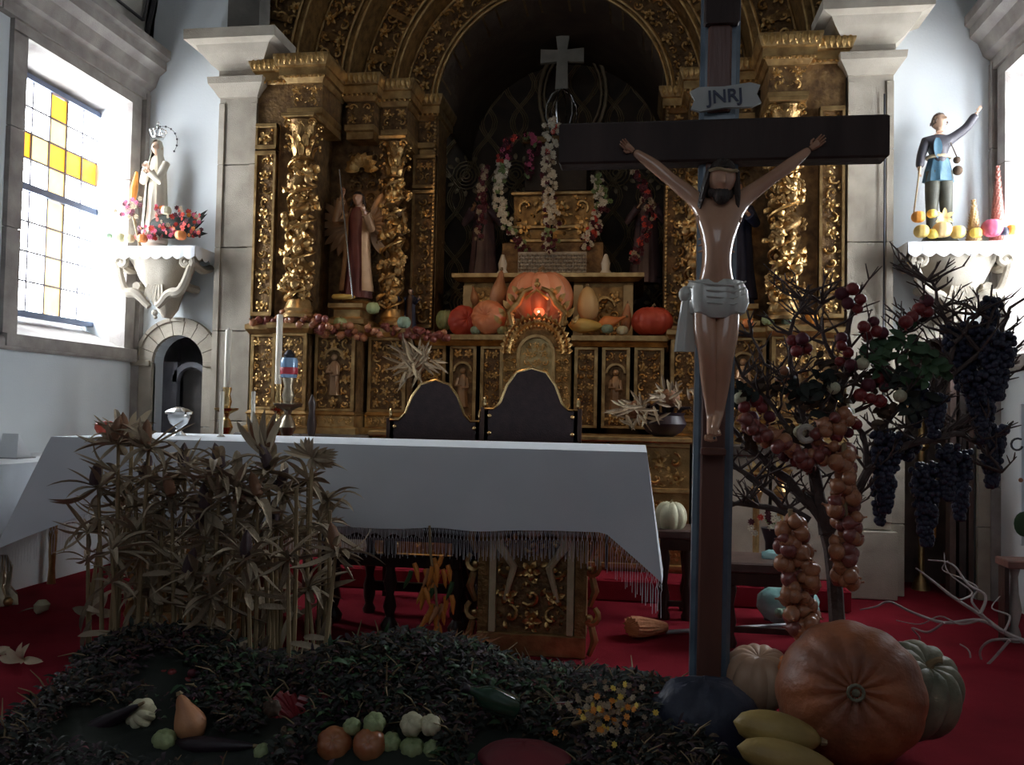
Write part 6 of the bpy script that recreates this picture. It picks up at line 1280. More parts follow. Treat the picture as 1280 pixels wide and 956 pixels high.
cobm = [mesh_of(MB().lathe([(.3, -.5), (.9, -.42), (1, -.1), (.95, .2), (.7, .5), (.3, .7), (.05, .8)], 12, (0, 0, 0), 12, .04), 'corn_ear', m_) for m_ in (cobdark, cobred, sq_yel)]
def stalk(px, py, Y, kind, cob, label, grp, ztop_leaves=True, lean=0, cobh=.09):
    q_ = random.Random(int(px * 7 + py)); p = at(px, py, Y); t = thing('dried_corn_stalk', label, 'corn stalk', (p.x + lean, Y, 0), grp)
    b = MB(); b.tube([(p.x + lean, Y, 0), (p.x + lean * .6, Y, p.z * .5), (p.x, Y, p.z)], [.009, .008, .006], 6); b.build('stem', stalk_m, t)
    for me in kind: inst(me, 'husk_leaf', t, p - t.location, (q_.uniform(-.3, .3), q_.uniform(-.3, .3), q_.uniform(0, 6.28)), q_.uniform(.8, 1.2))
    if cob is not None: inst(cobm[cob], 'corn_ear', t, p - t.location + Vector((0, -.02, .05)), (q_.uniform(-.25, .25), q_.uniform(-.5, .5), 0), (.020, .020, cobh))
    for me in (HS[(int(px) + 2) % 4][:8] if px < 330 else []): inst(me, 'husk_leaf', t, Vector((p.x, Y, p.z - .11)) - t.location, (q_.uniform(-.5, .5), q_.uniform(-.5, .5), q_.uniform(0, 6.28)), q_.uniform(.7, 1.1))
    for h_ in (.5,):
        a = q_.uniform(0, 6.28); z = p.z * h_; s = Vector((p.x + lean * (1 - h_), Y, z)); MB().leaf(s, s + Vector((.14 * math.cos(a), .08 * math.sin(a), q_.uniform(-.12, .06))), .022, (0, -1, .4), .2, 6, .3).build('blade_leaf', husk, t)
heads = [(123, 610, 0, 'leftmost in the bundle'), (148, 555, 1, 'tall pale one at the left'), (186, 560, 1, 'tall one behind the left group'), (150, 640, None, 'low left'), (185, 602, 0, ''), (232, 588, 0, ''), (215, 625, 1, ''), (258, 640, 0, ''), (276, 590, 0, ''), (300, 630, 1, ''), (254, 665, 0, ''), (335, 590, 0, ''), (322, 625, 1, ''), (352, 618, 0, ''), (345, 660, 0, ''), (385, 600, None, 'upper right'), (400, 652, None, ''), (420, 690, 1, 'rightmost in the bundle'), (410, 625, None, ''), (170, 665, None, ''), (200, 680, 0, ''), (225, 700, None, ''), (280, 690, None, ''), (310, 700, 0, ''), (360, 700, None, ''), (385, 735, None, ''), (330, 745, None, ''), (265, 745, None, ''), (190, 735, None, ''), (140, 690, None, ''), (110, 665, None, 'low outer left'), (240, 720, 0, ''), (295, 610, None, ''), (205, 600, None, ''), (265, 610, 0, ''), (375, 670, None, ''), (160, 620, None, '')]
q_ = random.Random(8)
ROWS = {r_: [h_[0] for h_ in heads if not h_[3] and ('top' if h_[1] < 620 else ('middle' if h_[1] < 680 else 'bottom')) == r_] for r_ in ('top', 'middle', 'bottom')}
for k, (px, py, cb, pos) in enumerate(heads):
    Y = 2.95 + .42 * q_.random() - (.1 if py > 680 else 0)
    side = 'left' if px < 200 else ('right' if px > 320 else 'middle'); row_ = 'top' if py < 620 else ('middle' if py < 680 else 'bottom')
    lab = 'dried corn stalk with peeled husks, %s' % pos if pos else 'dried corn stalk with spread husks, %s from left in %s row of bundle' % (rank(ROWS[row_], px), row_)
    stalk(px, py, Y, HS[k % 4] + (HSB[k % 2][:5] if k % 3 == 0 else HS[(k + 1) % 4][:8]), cb, lab, 'dried corn stalks of the bundle', lean=q_.uniform(-.05, .05), cobh=.075)
XS = [118, 176, 204, 238, 268, 302, 340, 372, 416]
for k, px in enumerate(XS):
    Y = 3.0 + .25 * q_.random(); p = at(px, 640 + q_.uniform(-40, 40), Y); t = thing('dried_corn_stalk', 'bare dry corn stem, %s from left in the corn bundle' % (ORD + ['seventeenth', 'eighteenth'])[k], 'corn stalk', (p.x, Y, 0), 'bare stems of the corn bundle')
    MB().tube([(p.x, Y, 0), (p.x + q_.uniform(-.02, .02), Y, p.z * .5), (p.x + q_.uniform(-.04, .04), Y, p.z)], [.010, .009, .007], 6).build('stem', stalk_m, t)
    for z_ in (.3, .45, .6):
        a = q_.uniform(2, 4.3); s = Vector((p.x, Y, p.z * z_)); MB().leaf(s, s + Vector((.03 * math.cos(a), -.02, -.13)), .022, (0, -1, .2), .2, 5, .4).build('blade_leaf', husk if k % 2 else mat('brown_husk', (0, 0, 0)), t)
for (px, py, ang, l) in ((322, 548, -28, 'left of the pair of corn ears sticking above the table edge'), (338, 545, 12, 'right of the pair of corn ears sticking above the table edge')):
    p = at(px, py, 3.1); t = thing('husked_corn_ear', l, 'corn', p, None, (0, R(ang), 0))
    inst(cobm[1], 'corn_ear', t, (0, 0, 0), (0, 0, 0), (.02, .02, .09))
    for k in range(3): MB().leaf((0, .005, -.08), ((k - 1) * .04, -.01 + .02 * (k == 1), .10), .03, (0, -1, 0), .1, 6, .6).build('husk_leaf', husk_pale if k == 2 else husk, t, world=False)
    MB().tube([(0, 0, -.05), (.01, 0, -.35)], .007, 5).build('stem', stalk_m, t, world=False)
p = at(390, 572, 3.1); t = thing('husked_corn_ear', 'fanned corn husk with pale tips at the upper right of the bundle', 'corn', p)
for k in range(20): a = R(-70 + 13 * k); MB().leaf((0, 0, 0), (.11 * math.sin(a), -.03 * math.cos(k), .10 * math.cos(a) * (.8 if k < 7 else .5)), .019, (0, -1, 0), .15, 6, .6).build('husk_leaf', husk_pale if k in (0, 3) else husk, t, world=False)
MB().tube([(0, 0, 0), (0, 0, -.4)], .008, 5).build('stem', stalk_m, t, world=False)
p = at(165, 548, 3.15); t = thing('husked_corn_ear', 'pale husked corn ear lying across the top left of the bundle', 'corn', p)
for k, (dx, dz) in enumerate(((.03, .11), (.07, .09), (.10, .12), (-.12, .01), (.13, -.01), (.12, .03), (-.15, -.02))): MB().leaf((0, 0, 0), (dx, -.02, dz), .035, (0, -1, .2), .1, 6).build('husk_leaf', husk_pale if k < 3 else husk, t, world=False)
MB().tube([(0, 0, 0), (0, 0, -.5)], .008, 5).build('stem', stalk_m, t, world=False); inst(cobm[1], 'corn_ear', t, (-.03, -.01, .04), (0, -.1, 0), (.02, .02, .08))
# pale husks lying on the carpet at left
def floorhusk(px, py, label, n, L, m_=husk_pale, z=.03):
    p = atz(px, py, z); t = thing('corn_husk', label, 'husk', p); q_ = random.Random(int(px))
    for k in range(n): a = q_.uniform(-.6, 3.7); MB().leaf((0, 0, 0), (L * math.cos(a), -.3 * L * q_.random(), max(0, L * .9 * math.sin(a) * q_.random())), .03, (0, -1, .3), .25, 6, .35).build('husk_leaf', m_, t, world=False)
    MB().tube([(-.02, 0, 0), (-.12, .03, 0)], .009, 6).build('stub', stalk_m, t, world=False)
floorhusk(30, 825, 'pale spiky corn husk on the carpet at the far left', 10, .10); floorhusk(0, 815, 'pale corn husk cut by the left edge', 7, .08)
p = atz(48, 762, .03); t = thing('corn_husk', 'small grey-white husk lying on the carpet near the gilded stand', 'husk', p); MB().loft([(0, 0, -.02, .01, .01, 0), (.015, 0, 0, .035, .03, .05), (.02, 0, .03, .04, .035, .05), (.02, 0, .05, .02, .02, 0)], 14, 5).build('husk_body', gr_stripe, t, world=False); MB().leaf((0, 0, .01), (-.1, -.03, -.02), .04, (0, 0, 1), .05, 5).build('husk_leaf', husk, t, world=False)
p = atz(120, 765, .02); t = thing('corn_husk', 'tan husk standing on the carpet left of the bundle', 'husk', p)
for (dx, dz, w_) in ((.03, .22, .07), (-.02, .16, .05), (-.12, .02, .05), (.08, .1, .06), (.14, .01, .05)): MB().leaf((0, 0, 0), (dx, -.02, dz), w_, (0, -1, 0), .1, 6).build('husk_leaf', husk, t, world=False)
# corn bunches against the altarpiece
for (px, py, Y, n, l, sp_) in ((520, 455, 5.55, 60, 'bundle of dry corn husks in front of the left predella', .16), (795, 512, 5.4, 40, 'bundle of dry corn husks on the mensa right of the chairs', .13), (838, 497, 5.4, 26, 'sheaf of dry husks beside the dark bowl on the mensa', .1)):
    p = at(px, py, Y); t = thing('corn_husk_bundle', l, 'husk', p); q_ = random.Random(int(px))
    for k in range(n):
        a = q_.uniform(0, 6.28); s = Vector((q_.gauss(0, .05), q_.uniform(-.05, .05), q_.gauss(0, .03))); MB().leaf(s, s + Vector((sp_ * math.cos(a), -.08 * q_.random(), sp_ * .9 * math.sin(a))) * q_.uniform(.6, 1.15), .02, (0, -1, 0), q_.uniform(-.2, .3), 5, .5).build('husk_leaf', husk_pale if k % 5 == 0 else husk, t, world=False)
    MB().ball((0, .03, 0), .06, 10, 6).build('cob_core', cobred, t, world=False)
p = at(830, 533, 5.5); t = thing('dark_bowl', 'dark glossy bowl on the mensa behind the carved figure', 'bowl', (p.x, 5.5, .966)); m = MB(); m.lathe([(.06, 0), (.11, .03), (.14, .08), (.12, .13), (.13, .15)], 24, (p.x, 5.5, .966)); m.build('bowl', aubergine, t)
for k in range(5): MB().tube([(p.x + .04 * (k - 2), 5.5, 1.09), (p.x + .05 * (k - 2), 5.48, 1.16 + .02 * math.sin(k)), (p.x + .08 * (k - 2), 5.46, 1.15)], [.012, .018, .006], 7).build('aubergine', aubergine, t)
# dark red shape on left of dais: wooden finial
p = at(390, 515, 4.95); b = MB(); b.lathe([(.03, 0), (.03, .9), (.02, .93), (.03, 1.0), (.018, 1.08), (.024, 1.13), (.004, 1.18)], 12, (0, 0, 0)); solo(b, 'turned_post', darkwood, 'turned dark wooden post standing behind the table, left of the chairs', 'post', (p.x, 4.95, 0))

# ---------------------------------------------------------------- right side: stools, bag, broom, twigs
def stool(x0, x1, Y0_, Y1_, z, label):
    t = thing('wooden_stool', label, 'stool', ((x0 + x1) / 2, (Y0_ + Y1_) / 2, 0)); MB().bev(x0, x1, Y0_, Y1_, z - .05, z, .008).build('seat', mat('brown_seat_leather', (0.10, 0.06, 0.05), 0.4, 0, scale=12, bump=0.2), t, False)
    MB().bev(x0 + .01, x1 - .01, Y0_ + .01, Y0_ + .04, z - .11, z - .05, .004).build('apron', darkwood, t, False)
    for a in (x0 + .035, x1 - .035):
        for b_ in (Y0_ + .035, Y1_ - .035): MB().lathe([(.028, 0), (.034, .02), (.018, .06), (.03, .12), (.016, .2), (.03, .3 * z / .45), (.018, .36 * z / .45), (.028, z - .05)], 12, (a, b_, 0)).build('leg', darkwood, t)
    MB().bev(x0 + .03, x1 - .03, Y0_ + .025, Y0_ + .045, .07, .1, .003).build('stretcher', darkwood, t, False)
a = at(905, 705, 4.25); b = at(1022, 705, 4.25); stool(a.x, b.x, 4.25, 4.6, a.z + .01, 'dark stool with turned legs behind the foot of the crucifix')
a = at(828, 662, 4.75); b = at(864, 662, 4.75); stool(a.x - .02, b.x + .02, 4.75, 5.05, a.z, 'dark stool between the altar cloth and the crucifix, holding a gourd')
pumpkin(838, 646, 4.85, 20, gr_stripe, 'cream and green striped gourd on the stool beside the altar cloth', 'gourd', 1.0, 9, .12, cat='gourd')
def bagmesh(px, py, Y, w, h, label, seed):
    p = at(px, py, Y); t = thing('plastic_bag', label, 'bag', p); b = MB(); q_ = random.Random(seed); nu, nv = 28, 16; vs = []
    for i in range(nv + 1):
        tt = math.pi * i / nv
        for j in range(nu): aa = 6.283 * j / nu; k = 1 + .14 * noise.noise(Vector((math.cos(aa) * 3 + seed, math.sin(aa) * 3, i * .5))) + q_.uniform(-.02, .02); vs.append((w * k * math.sin(tt) ** .7 * math.cos(aa), w * .5 * k * math.sin(tt) * math.sin(aa), h * k * math.cos(tt)))
    b.add(vs, [(i * nu + j, i * nu + nu + j, i * nu + nu + (j + 1) % nu, i * nu + (j + 1) % nu) for i in range(nv) for j in range(nu)]); b.build('bag_film', plastic, t, world=False); return t
p = atz(985, 778, 0); bagmesh(985, 755, p.y - .05, .16, .10, 'large crumpled turquoise plastic bag on the carpet under the stool', 3)
bagmesh(966, 695, 4.42, .055, .03, 'small turquoise plastic bag on the dark stool', 5)
for k in range(5): pp = at(975 + 7 * k, 766, p.y - .2); pumpkin(0, 0, 1, 1, gr_teal, 'grey green gourd, %s from the left at the mouth of the turquoise bag' % ORD[k], 'gourd', .9, 8, cat='gourd', pt=pp, r=.028, stem=False, group='gourds at the mouth of the turquoise bag')
# broom lying on the carpet
h0 = atz(832, 790, .02); h1 = atz(1000, 780, .02); hb = atz(782, 790, .04); t = thing('broom', 'broom with orange bristles and grey handle lying on the red carpet', 'broom', h0)
MB().tube([h0, h1], .011, 10).build('handle', greypole, t); d_ = (hb - h0)
b = MB(); b.loft([(0, 0, 0, .025, .025, .0), (0, 0, .06, .05, .035, .06), (0, 0, .15, .075, .045, .1), (0, 0, .20, .07, .045, .12), (0, 0, .215, .03, .02, .1)], 36, 14, 2)
o = b.build('bristle_head', bristle, t, world=False); o.rotation_euler = d_.to_track_quat('Z', 'Y').to_euler(); o.location = (0, 0, .025)
# turquoise/pale twisted willow branches
t = thing('twisted_willow', 'pale curly willow branches lying on the carpet at far right', 'branch', atz(1262, 800, .05)); rr = random.Random(77)
def vine(pts, r0, r1, Yv):
    P = [at(a_, b_, y_) for (a_, b_), y_ in zip(pts, Yv)]; Q = []
    for i in range(len(P) - 1):
        p0 = P[max(0, i - 1)]; p1 = P[i]; p2 = P[i + 1]; p3 = P[min(len(P) - 1, i + 2)]
        for k in range(5): u = k / 5; Q.append(.5 * ((2 * p1) + (p2 - p0) * u + (2 * p0 - 5 * p1 + 4 * p2 - p3) * u * u + (3 * p1 - p0 - 3 * p2 + p3) * u ** 3))
    Q.append(P[-1]); MB().tube(Q, [r0 + (r1 - r0) * i / (len(Q) - 1) for i in range(len(Q))], 7).build('willow_twig', twigm, t)
Yw = [4.2, 4.25, 4.3, 4.35, 4.4, 4.4, 4.4, 4.4, 4.4]
vine([(1290, 805), (1255, 790), (1225, 768), (1190, 745), (1165, 725), (1145, 710)], .013, .004, Yw); vine([(1225, 768), (1232, 745), (1210, 730), (1190, 705), (1160, 700)], .008, .003, Yw); vine([(1255, 790), (1225, 775), (1180, 778), (1140, 765), (1112, 752), (1095, 758), (1075, 762)], .010, .003, Yw)
vine([(1180, 778), (1160, 790), (1140, 785), (1150, 800), (1130, 815)], .006, .003, Yw); vine([(1262, 800), (1235, 830), (1215, 842), (1212, 815), (1200, 805)], .007, .003, Yw); vine([(1255, 790), (1262, 770), (1240, 760), (1250, 745)], .006, .002, Yw); vine([(1200, 750), (1215, 740), (1185, 715), (1180, 690)], .005, .002, Yw)
vine([(1275, 800), (1240, 800), (1225, 815), (1235, 835), (1262, 838), (1280, 835)], .007, .003, Yw); vine([(1225, 775), (1200, 780), (1175, 770), (1150, 780), (1120, 775)], .005, .002, Yw); vine([(1240, 780), (1215, 752), (1222, 735), (1200, 722), (1178, 712), (1185, 700)], .006, .002, Yw)
# painted board and rail at far right
p = at(1266, 560, 5.0); t = thing('painted_board', 'white board with green and dark painted scrolls at the right edge', 'board', (2.08, 4.9, .46)); MB().bev(1.9 + .07, 2.19, 4.85, 4.87, .46, 1.2, .004).build('board_panel', banner_m, t, False)
s_ = MB(); c_ = at(1272, 556, 4.84); s_.tube([c_ + Vector((.035 * math.cos(k * .5 + 1) * (1 - k * .03), 0, .035 * math.sin(k * .5 + 1) * (1 - k * .03))) for k in range(11)], .006, 5); s_.build('painted_scroll', iron, t)
s_ = MB(); c_ = at(1280, 655, 4.84); s_.ball(c_, .05, 12, 8, (1, .1, 1.3)); s_.build('painted_leaf', leafgreen, t); MB().ball(at(1276, 600, 4.84), .012, 8, 5, (1, .2, 1)).build('painted_flower', onion_m, t)
t = thing('turned_rail', 'wooden rail with pale turned balusters at the far right edge', 'railing', (2.05, 4.7, 0)); a = at(1252, 700, 4.7)
MB().bev(a.x, 2.19, 4.62, 4.78, a.z - .03, a.z + .01, .006).build('handrail', mat('reddish_wood', (0.2, 0.09, 0.07), 0.5, 0, scale=10, bump=0.2), t, False)
for k in range(2): MB().lathe([(.03, 0), (.03, .04), (.018, .08), (.034, .16), (.02, .24), (.016, a.z - .08), (.028, a.z - .03)], 12, (a.x + .06 + .09 * k, 4.7, 0)).build('baluster', mat('cream_baluster', (0.4, 0.36, 0.32), 0.5, 0, bump=0.1), t)
MB().bev(a.x, a.x + .02, 4.66, 4.74, 0, a.z - .03, .003).build('end_post', darkwood, t, False)
# shapes inside the right recess: gilded stand and amber cloth
t = thing('candle_stand', 'gilded stand with amber panel glimpsed inside the right recess', 'stand', (1.80, 5.95, 0)); MB().lathe([(.06, 0), (.05, .04), (.02, .1), (.02, .9), (.05, .93), (.02, 1.0), (.02, 1.15), (.06, 1.2), (.05, 1.24)], 14, (1.83, 6.0, 0)).build('stand_stem', gold_plain, t)
MB().bev(1.80, 1.89, 5.9, 5.92, .35, .82, .004).build('amber_panel', mat('amber_cloth', (0.5, 0.24, 0.06), 0.7, 0, scale=5, bump=0.2), t, False)
for s in (-1, 1):
    MB().tube([(1.83, 6.0, 1.1), (1.83 + s * .07, 5.98, 1.1), (1.83 + s * .1, 5.98, 1.2)], .012, 6).build('stand_arm', gold_plain, t)
# gilded candle-holder seen against the right panel
for (px, l) in ((945, 'left of the gilded pair seen through the low branches'), (975, 'right of the gilded pair seen through the low branches')):
    p = at(px, 655, 5.2); z1 = at(px, 590, 5.2).z; t = thing('gilded_holder', 'gilded carved flower holder, ' + l, 'holder', (p.x, 5.2, .13)); MB().lathe([(.05, 0), (.04, .03), (.018, .08), (.02, z1 - .3), (.04, z1 - .24), (.018, z1 - .2), (.055, z1 - .14), (.04, z1 - .13)], 14, (p.x, 5.2, .13)).build('holder_stem', gold_plain, t)
    c = MB()
    for k in range(10): aa = k * .63; c.leaf((p.x, 5.2, z1 - .02), (p.x + .07 * math.cos(aa), 5.2 + .03 * math.sin(aa) - .02, z1 + .05 * math.sin(aa) + .02), .03, (0, -1, 0), .2, 4)
    c.build('holder_leaves', gold_plain, t, True, True, True)
rr = random.Random(5); t = thing('flower_pot', 'small bunch of white and red flowers behind the stool', 'flowers', at(965, 655, 4.9))
for k in range(30): inst(FL[rr.choice('wwgddr')][k % 2], 'flower', t, (rr.gauss(0, .06), rr.gauss(0, .03), rr.gauss(0, .03)), (0, rr.uniform(0, 6), 0), 1.1)
MB().lathe([(.04, -t.location.z), (.035, -.1), (.06, -.02)], 14, (0, 0, 0)).build('pot', iron, t, world=False)

# ============================================================ the harvest heap in front
def on(px, py, Y): p = at(px, py, Y); return p
rr = random.Random(98)
# big pumpkins at right
P0 = atz(1062, 950, 0)
pumpkin(1062, 866, 2.82, 84, pump_big, 'giant orange pumpkin leaning with its navel to the viewer', squash=.93, ribs=12, rib=.025, rot=(R(71), 0, R(-8)), stem=False, dim=.12)
c = at(1070, 866, 2.82 - .205); b = MB(); b.tube([(c.x + .022 * math.cos(k * .524), c.y, c.z + .022 * math.sin(k * .524)) for k in range(13)], .005, 6); b.ball(c, .012, 8, 5, (1, .4, 1)); solo(b, 'pumpkin_navel', pump_grey, 'round scaly navel scar at the centre of the giant orange pumpkin', 'navel')
pumpkin(1140, 862, 3.02, 56, pump_grey, 'grey-green ribbed pumpkin at the right behind the giant orange one', squash=.98, ribs=10, rib=.13, rot=(R(30), R(20), 0))
pumpkin(948, 846, 3.05, 44, pump_pale, 'pale ribbed pumpkin between the crucifix and the giant orange one', squash=.8, ribs=11, rib=.1, rot=(R(14), 0, 0), stem=False)
pumpkin(1000, 850, 3.0, 34, pump_or, 'small orange pumpkin squeezed behind the giant one', squash=.9, ribs=9, rib=.08, stem=False)
gourd(972, 914, 2.62, 104, 46, sq_front, 'long yellow squash lying before the pale pumpkin, upper of two', 99, neck=.95)
gourd(985, 950, 2.5, 120, 44, sq_front, 'long yellow squash at the bottom edge, lower of two', 101, neck=.95)
# blue-black bundle at the foot of the cross
cl_ = mat('midnight_cloth', (0.012, 0.016, 0.035), 0.55, 0, scale=9, col2=(0.03, 0.037, 0.065), bump=0.4)
p = at(880, 905, 2.78); b = MB(); nu, nv = 40, 18; vs = []
for i in range(nv + 1):
    tt = math.pi * i / nv
    for j in range(nu): aa = 6.283 * j / nu; k = 1 + .10 * noise.noise(Vector((math.cos(aa) * 2.5, math.sin(aa) * 2.5, i * .35))) + .03 * math.sin(aa * 9 + i * .8); vs.append((.165 * k * math.sin(tt) ** .7 * math.cos(aa), .11 * k * math.sin(tt) * math.sin(aa), .14 * k * math.cos(tt)))
b.add(vs, [(i * nu + j, i * nu + nu + j, i * nu + nu + (j + 1) % nu, i * nu + (j + 1) % nu) for i in range(nv) for j in range(nu)]); solo(b, 'cloth_bundle', cl_, 'crumpled blue-black cloth bundle around the foot of the crucifix', 'cloth', p)
# vegetables
YV = 2.42
for px, py, r_, m_, l, nm in ((418, 930, 23, tomato, 'orange tomato with green shoulders, left of two', 'tomato'), (462, 931, 22, tomato, 'redder tomato, right of two', 'tomato')):
    t = pumpkin(px, py, YV, r_, m_, l, nm, .88, 7, .05, (R(55), 0, R(10)), False, 'tomato', .12)
    MB().ball((0, 0, r_ * mpp(YV) * .70), r_ * mpp(YV) * .22, 8, 4, (1, 1, .3)).build('calyx', gr_green, t, world=False)
for px, py, r_, m_, l in ((468, 904, 15, gr_green, 'green gourd above the redder tomato'), (440, 908, 12, gr_green, 'small green gourd above the gap between the tomatoes'), (488, 928, 14, gr_green, 'green gourd right of the redder tomato'), (515, 905, 16, gr_stripe, 'cream green gourd at the top of the gourd heap'), (538, 906, 14, gr_stripe, 'pale knobbly gourd right of the cream green one'), (515, 935, 16, gr_green, 'green gourd at the bottom of the gourd heap'), (540, 936, 12, gr_green, 'little green gourd at the bottom right of the heap'), (500, 948, 10, gr_green, 'smallest green gourd at the bottom edge'), (205, 925, 16, gr_green, 'green ribbed squash at the lower left'), (328, 940, 12, gr_green, 'dull olive gourd at the bottom left of the tomatoes'), (340, 885, 12, leafbrown, 'dim brown gourd near the dark red peppers')):
    pumpkin(px, py, YV + .02, r_, m_, l, 'gourd', .85, 7, .14, (R(rr.uniform(20, 70)), 0, R(rr.uniform(-30, 30))), False, 'gourd')
gourd(235, 897, 2.5, 66, 44, sq_brown, 'pear-shaped tan squash at the left of the heap', -24, neck=.55)
pumpkin(176, 892, 2.5, 21, gr_stripe, 'pale striped patty squash beside the pear-shaped one', 'squash', .8, 9, .2, (R(60), 0, R(-20)), False, 'squash')
for k, (px, py, a_, l_) in enumerate(((265, 932, 86, 'long dark aubergine at the left, upper'), (215, 945, 80, 'long dark aubergine at the bottom left edge'), (130, 905, 60, 'dark aubergine at the far left of the heap'))): gourd(px, py, 2.46, 120, 26, aubergine, l_, a_, 'aubergine', .7, 'aubergine')
for k in range(16):
    px = 330 + 4.4 * k; py = 862 + 34 * rr.random(); p = at(px, py, 2.6); b = MB(); a_ = rr.uniform(.3, 1.2); d = Vector((math.cos(a_), 0, -math.sin(a_))); b.tube([(0, 0, 0), d * .035 + Vector((0, 0, .006)), d * .075, d * .1], [.011, .012, .008, .001], 7)
    solo(b, 'red_pepper', pepper_r, 'dark red chilli, %s from the left in the pepper patch left of the tomatoes' % ORD[k], 'pepper', p, 'dark red chilli peppers')
for k in range(12):
    px = 190 + 5 * k; py = 840 + 30 * rr.random(); pumpkin(px, py, 2.7, 6, redfruit if k % 2 else fl_dark, 'small dark red fruit, %s from the left above the pear-shaped squash' % ORD[k], 'fruit', .9, 6, .02, cat='fruit', stem=False, group='small dark red fruits at the left of the heap')
# orange pepper string hanging from the table edge
t = thing('pepper_string', 'string of orange peppers and leaves hanging before the gilded pedestal', 'peppers', at(540, 700, 3.72))
MB().tube([at(537, 657, 3.76), at(538, 690, 3.72), at(545, 740, 3.72), at(548, 790, 3.72)], .006, 5).build('string', stalk_m, t)
for k in range(34):
    u = rr.random(); px = 540 + rr.gauss(0, 11) + 8 * u; py = 695 + 90 * u; p = at(px, py, 3.72 + rr.uniform(-.03, .03)); a_ = rr.uniform(-.5, .5); b = MB(); d = Vector((math.sin(a_), 0, -math.cos(a_))); b.tube([(0, 0, 0), d * .03 + Vector((.004, 0, 0)), d * .065, d * .085], [.010, .012, .008, .002], 7)
    me = mesh_of(b, 'pepper', (pepper_m, sq_brown, leafgreen)[0 if k % 4 else (1 if k % 8 else 2)]); inst(me, 'pepper', t, p - t.location)
t = thing('dry_fern', 'rusty dry fern sprigs below the pepper string', 'fern', at(575, 815, 3.2))
for k in range(26): a_ = rr.uniform(-1.2, 1.2); MB().leaf((rr.gauss(0, .05), 0, -.02), (rr.gauss(0, .05) + .12 * math.sin(a_), -.03, .10 * math.cos(a_)), .014, (0, -1, 0), .1, 4).build('frond', sq_brown, t, world=False)
t = thing('green_leaf_plant', 'bright green leaves in front of the gilded pedestal', 'plant', at(635, 835, 3.0))
for k in range(12): a_ = rr.uniform(-1.5, 1.5); MB().leaf((0, 0, -.03), (.09 * math.sin(a_), -.04, .07 * math.cos(a_)), .04, (0, -1, .2), .15, 5).build('leaf', leafgreen, t, world=False)
# beans, bottle, red basin
t = thing('bean_spray', 'spray of yellow and orange pods at the right of the heap', 'beans', at(760, 890, 2.55))
for k in range(110):
    px = 755 + rr.gauss(0, 24); py = 890 + rr.gauss(0, 17); p = at(px, py, 2.5 + rr.uniform(-.04, .04)); inst(FL['nnonny'[k % 6]][k % 2], 'pod', t, p - t.location, (rr.uniform(-1, 1), rr.uniform(0, 6), 0), .55)
MB().tube([at(715, 905, 2.52), at(800, 880, 2.52)], .006, 5).build('spray_stem', stalk_m, t)
p = at(622, 892, 2.5); t = thing('glass_bottle', 'dark green glass bottle catching the light in the middle of the heap', 'bottle', p + Vector((0, 0, .035)), None, (R(20), R(-62), R(10))); MB().lathe([(.03, -.06), (.036, -.05), (.036, .03), (.03, .05), (.013, .08), (.012, .11)], 20, (0, 0, 0)).build('bottle_body', bottle_m, t, world=False)
MB().lathe([(.014, .105), (.015, .12), (.012, .125)], 12, (0, 0, 0)).build('bottle_cap', iron, t, world=False)
p = at(716, 880, 2.55); solo(MB().bar((-.05, 0, 0), (.0, 0, .004), .012, .004), 'knife_blade', silver, 'small shiny metal strip lying left of the bean spray', 'knife', p)
rb = mat('crimson_cloth', (0.12, 0.012, 0.02), 0.6, 0, scale=6, col2=(0.2, 0.02, 0.03), bump=0.3); b = MB(); vs = []; nu, nv = 36, 10
for i in range(nv + 1):
    tt = math.pi * .5 * i / nv
    for j in range(nu): aa = 6.283 * j / nu; k = 1 + .06 * noise.noise(Vector((math.cos(aa) * 2, math.sin(aa) * 2, i * .3))); vs.append((.13 * k * math.sin(tt) * math.cos(aa), .09 * k * math.sin(tt) * math.sin(aa), .05 * k * math.cos(tt)))
b.add(vs, [(i * nu + j, i * nu + nu + j, i * nu + nu + (j + 1) % nu, i * nu + (j + 1) % nu) for i in range(nv) for j in range(nu)]); solo(b, 'crimson_cloth', rb, 'crimson cloth heaped at the bottom edge between gourds and beans', 'cloth', at(655, 950, 2.42))

# bed of the heap and its leaves
EXC += [(at(880, 905, 2.78).x, 2.78, .13), (at(622, 892, 2.5).x, 2.5, .06), (at(655, 950, 2.42).x, 2.42, .12), (at(365, 878, 2.6).x, 2.6, .06)]
PROF = [(-2.3, 0), (-2.0, .03), (-1.93, .16), (-1.86, .25), (-1.74, .29), (-1.54, .29), (-1.33, .22), (-1.16, .205), (-.96, .29), (-.77, .33), (-.56, .31), (-.40, .24), (-.15, .225), (.01, .22), (.16, .20), (.31, .13), (.42, .03), (.9, 0)]
def hprof(x):
    for (a, b), (c, d) in zip(PROF, PROF[1:]):
        if a <= x <= c: return b + (d - b) * (x - a) / (c - a)
    return 0
def hz(x, y):
    if y > 2.8: f = max(0, 1 - ((y - 2.8) / .42) ** 2) ** .5
    else: f = max(0, 1 - (2.8 - y) / .66) ** .85
    return hprof(x) * f
g = []; NXh, NYh = 90, 22
for j in range(NYh + 1):
    for i in range(NXh + 1): x = -2.3 + 3.1 * i / NXh; y = 2.15 + 1.1 * j / NYh; g.append((x, y, max(.001, hz(x, y) - .03 + .02 * noise.noise(Vector((x * 9, y * 9, 0))))))
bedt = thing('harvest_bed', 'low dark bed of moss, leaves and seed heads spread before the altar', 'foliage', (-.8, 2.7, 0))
b = MB(); b.add(g, [(j * (NXh + 1) + i, j * (NXh + 1) + i + 1, (j + 1) * (NXh + 1) + i + 1, (j + 1) * (NXh + 1) + i) for j in range(NYh) for i in range(NXh) if hz(g[j * (NXh + 1) + i][0], g[j * (NXh + 1) + i][1]) > .02])
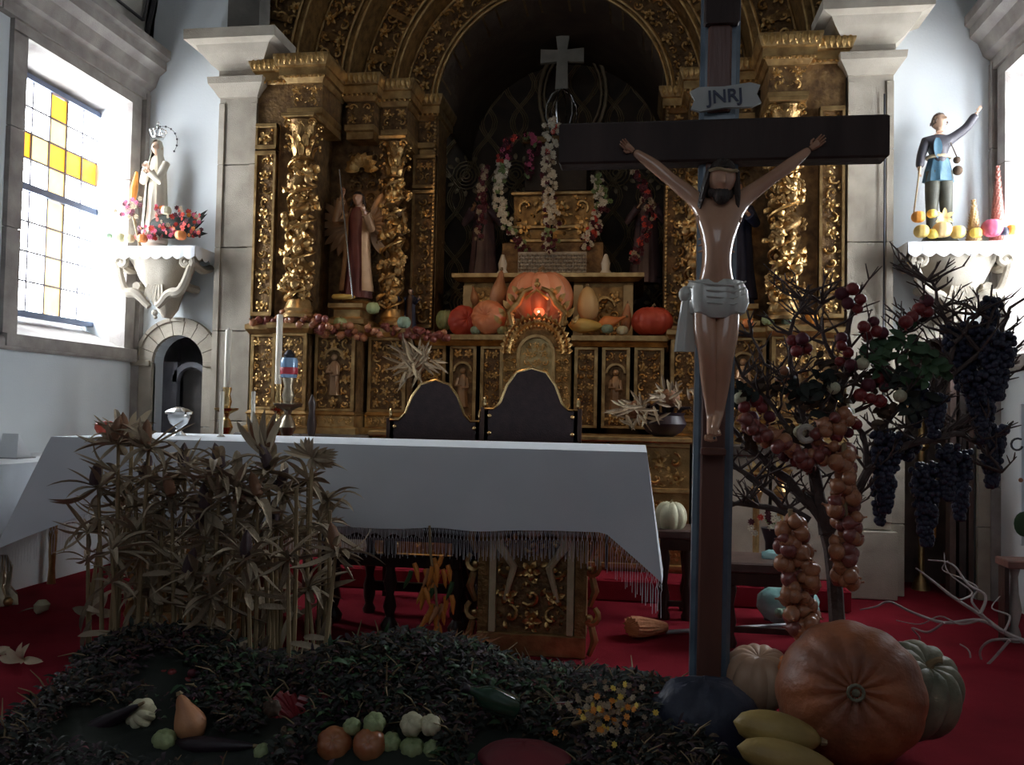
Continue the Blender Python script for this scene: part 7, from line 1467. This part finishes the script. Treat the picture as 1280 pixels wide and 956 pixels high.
b.build('moss_bed', leafdark, bedt, True, True, True)
rr = random.Random(99)
def scatter(name, m_, x0, x1, y0, y1, n, L, zj=.03, up=.5):
    b = MB()
    for k in range(n):
        x = rr.uniform(x0, x1); y = rr.uniform(y0, y1); z = hz(x, y)
        if z < .02 and rr.random() < .9: continue
        if any(abs(x - ex) < er * 1.15 and ey - .13 < y < ey + er * 1.1 for ex, ey, er in EXC): continue
        n3 = noise.noise(Vector((x * 5, y * 5, hash_(name)))) 
        if n3 < -.3: continue
        p = Vector((x, y, z + rr.uniform(-.02, zj))); d = Vector((rr.gauss(0, 1), rr.gauss(0, 1) - .3, rr.uniform(-.2, up))).normalized(); b.leaf(p, p + d * L * rr.uniform(.5, 1.5), L * rr.uniform(.2, .5), (rr.uniform(-.7, .7), -.5, 1), .25, 3)
    b.build(name, m_, bedt, True, True, True)
def hash_(nm): return sum(map(ord, nm)) % 17
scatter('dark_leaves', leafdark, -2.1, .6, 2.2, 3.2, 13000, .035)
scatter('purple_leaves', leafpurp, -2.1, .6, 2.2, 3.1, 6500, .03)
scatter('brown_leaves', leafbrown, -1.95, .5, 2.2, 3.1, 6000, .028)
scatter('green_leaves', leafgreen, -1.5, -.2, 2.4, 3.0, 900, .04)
scatter('maroon_leaves', fl_dark, -1.8, .3, 2.3, 3.0, 900, .02)
tg = MB()
for k in range(420):
    x = rr.uniform(-2.0, .45); y = rr.uniform(2.3, 3.1); z = hz(x, y)
    if z < .03 or any(abs(x - ex) < er * 1.1 and ey - .13 < y < ey + er for ex, ey, er in EXC): continue
    d = Vector((rr.gauss(0, 1), rr.gauss(0, .5), rr.uniform(0, .9))).normalized() * rr.uniform(.04, .11); p = Vector((x, y, z)); tg.tube([p, p + d * .5 + Vector((0, 0, .01)), p + d], [.003, .0025, .001], 4)
tg.build('dry_sprigs', stalk_m, bedt, True, True, True)
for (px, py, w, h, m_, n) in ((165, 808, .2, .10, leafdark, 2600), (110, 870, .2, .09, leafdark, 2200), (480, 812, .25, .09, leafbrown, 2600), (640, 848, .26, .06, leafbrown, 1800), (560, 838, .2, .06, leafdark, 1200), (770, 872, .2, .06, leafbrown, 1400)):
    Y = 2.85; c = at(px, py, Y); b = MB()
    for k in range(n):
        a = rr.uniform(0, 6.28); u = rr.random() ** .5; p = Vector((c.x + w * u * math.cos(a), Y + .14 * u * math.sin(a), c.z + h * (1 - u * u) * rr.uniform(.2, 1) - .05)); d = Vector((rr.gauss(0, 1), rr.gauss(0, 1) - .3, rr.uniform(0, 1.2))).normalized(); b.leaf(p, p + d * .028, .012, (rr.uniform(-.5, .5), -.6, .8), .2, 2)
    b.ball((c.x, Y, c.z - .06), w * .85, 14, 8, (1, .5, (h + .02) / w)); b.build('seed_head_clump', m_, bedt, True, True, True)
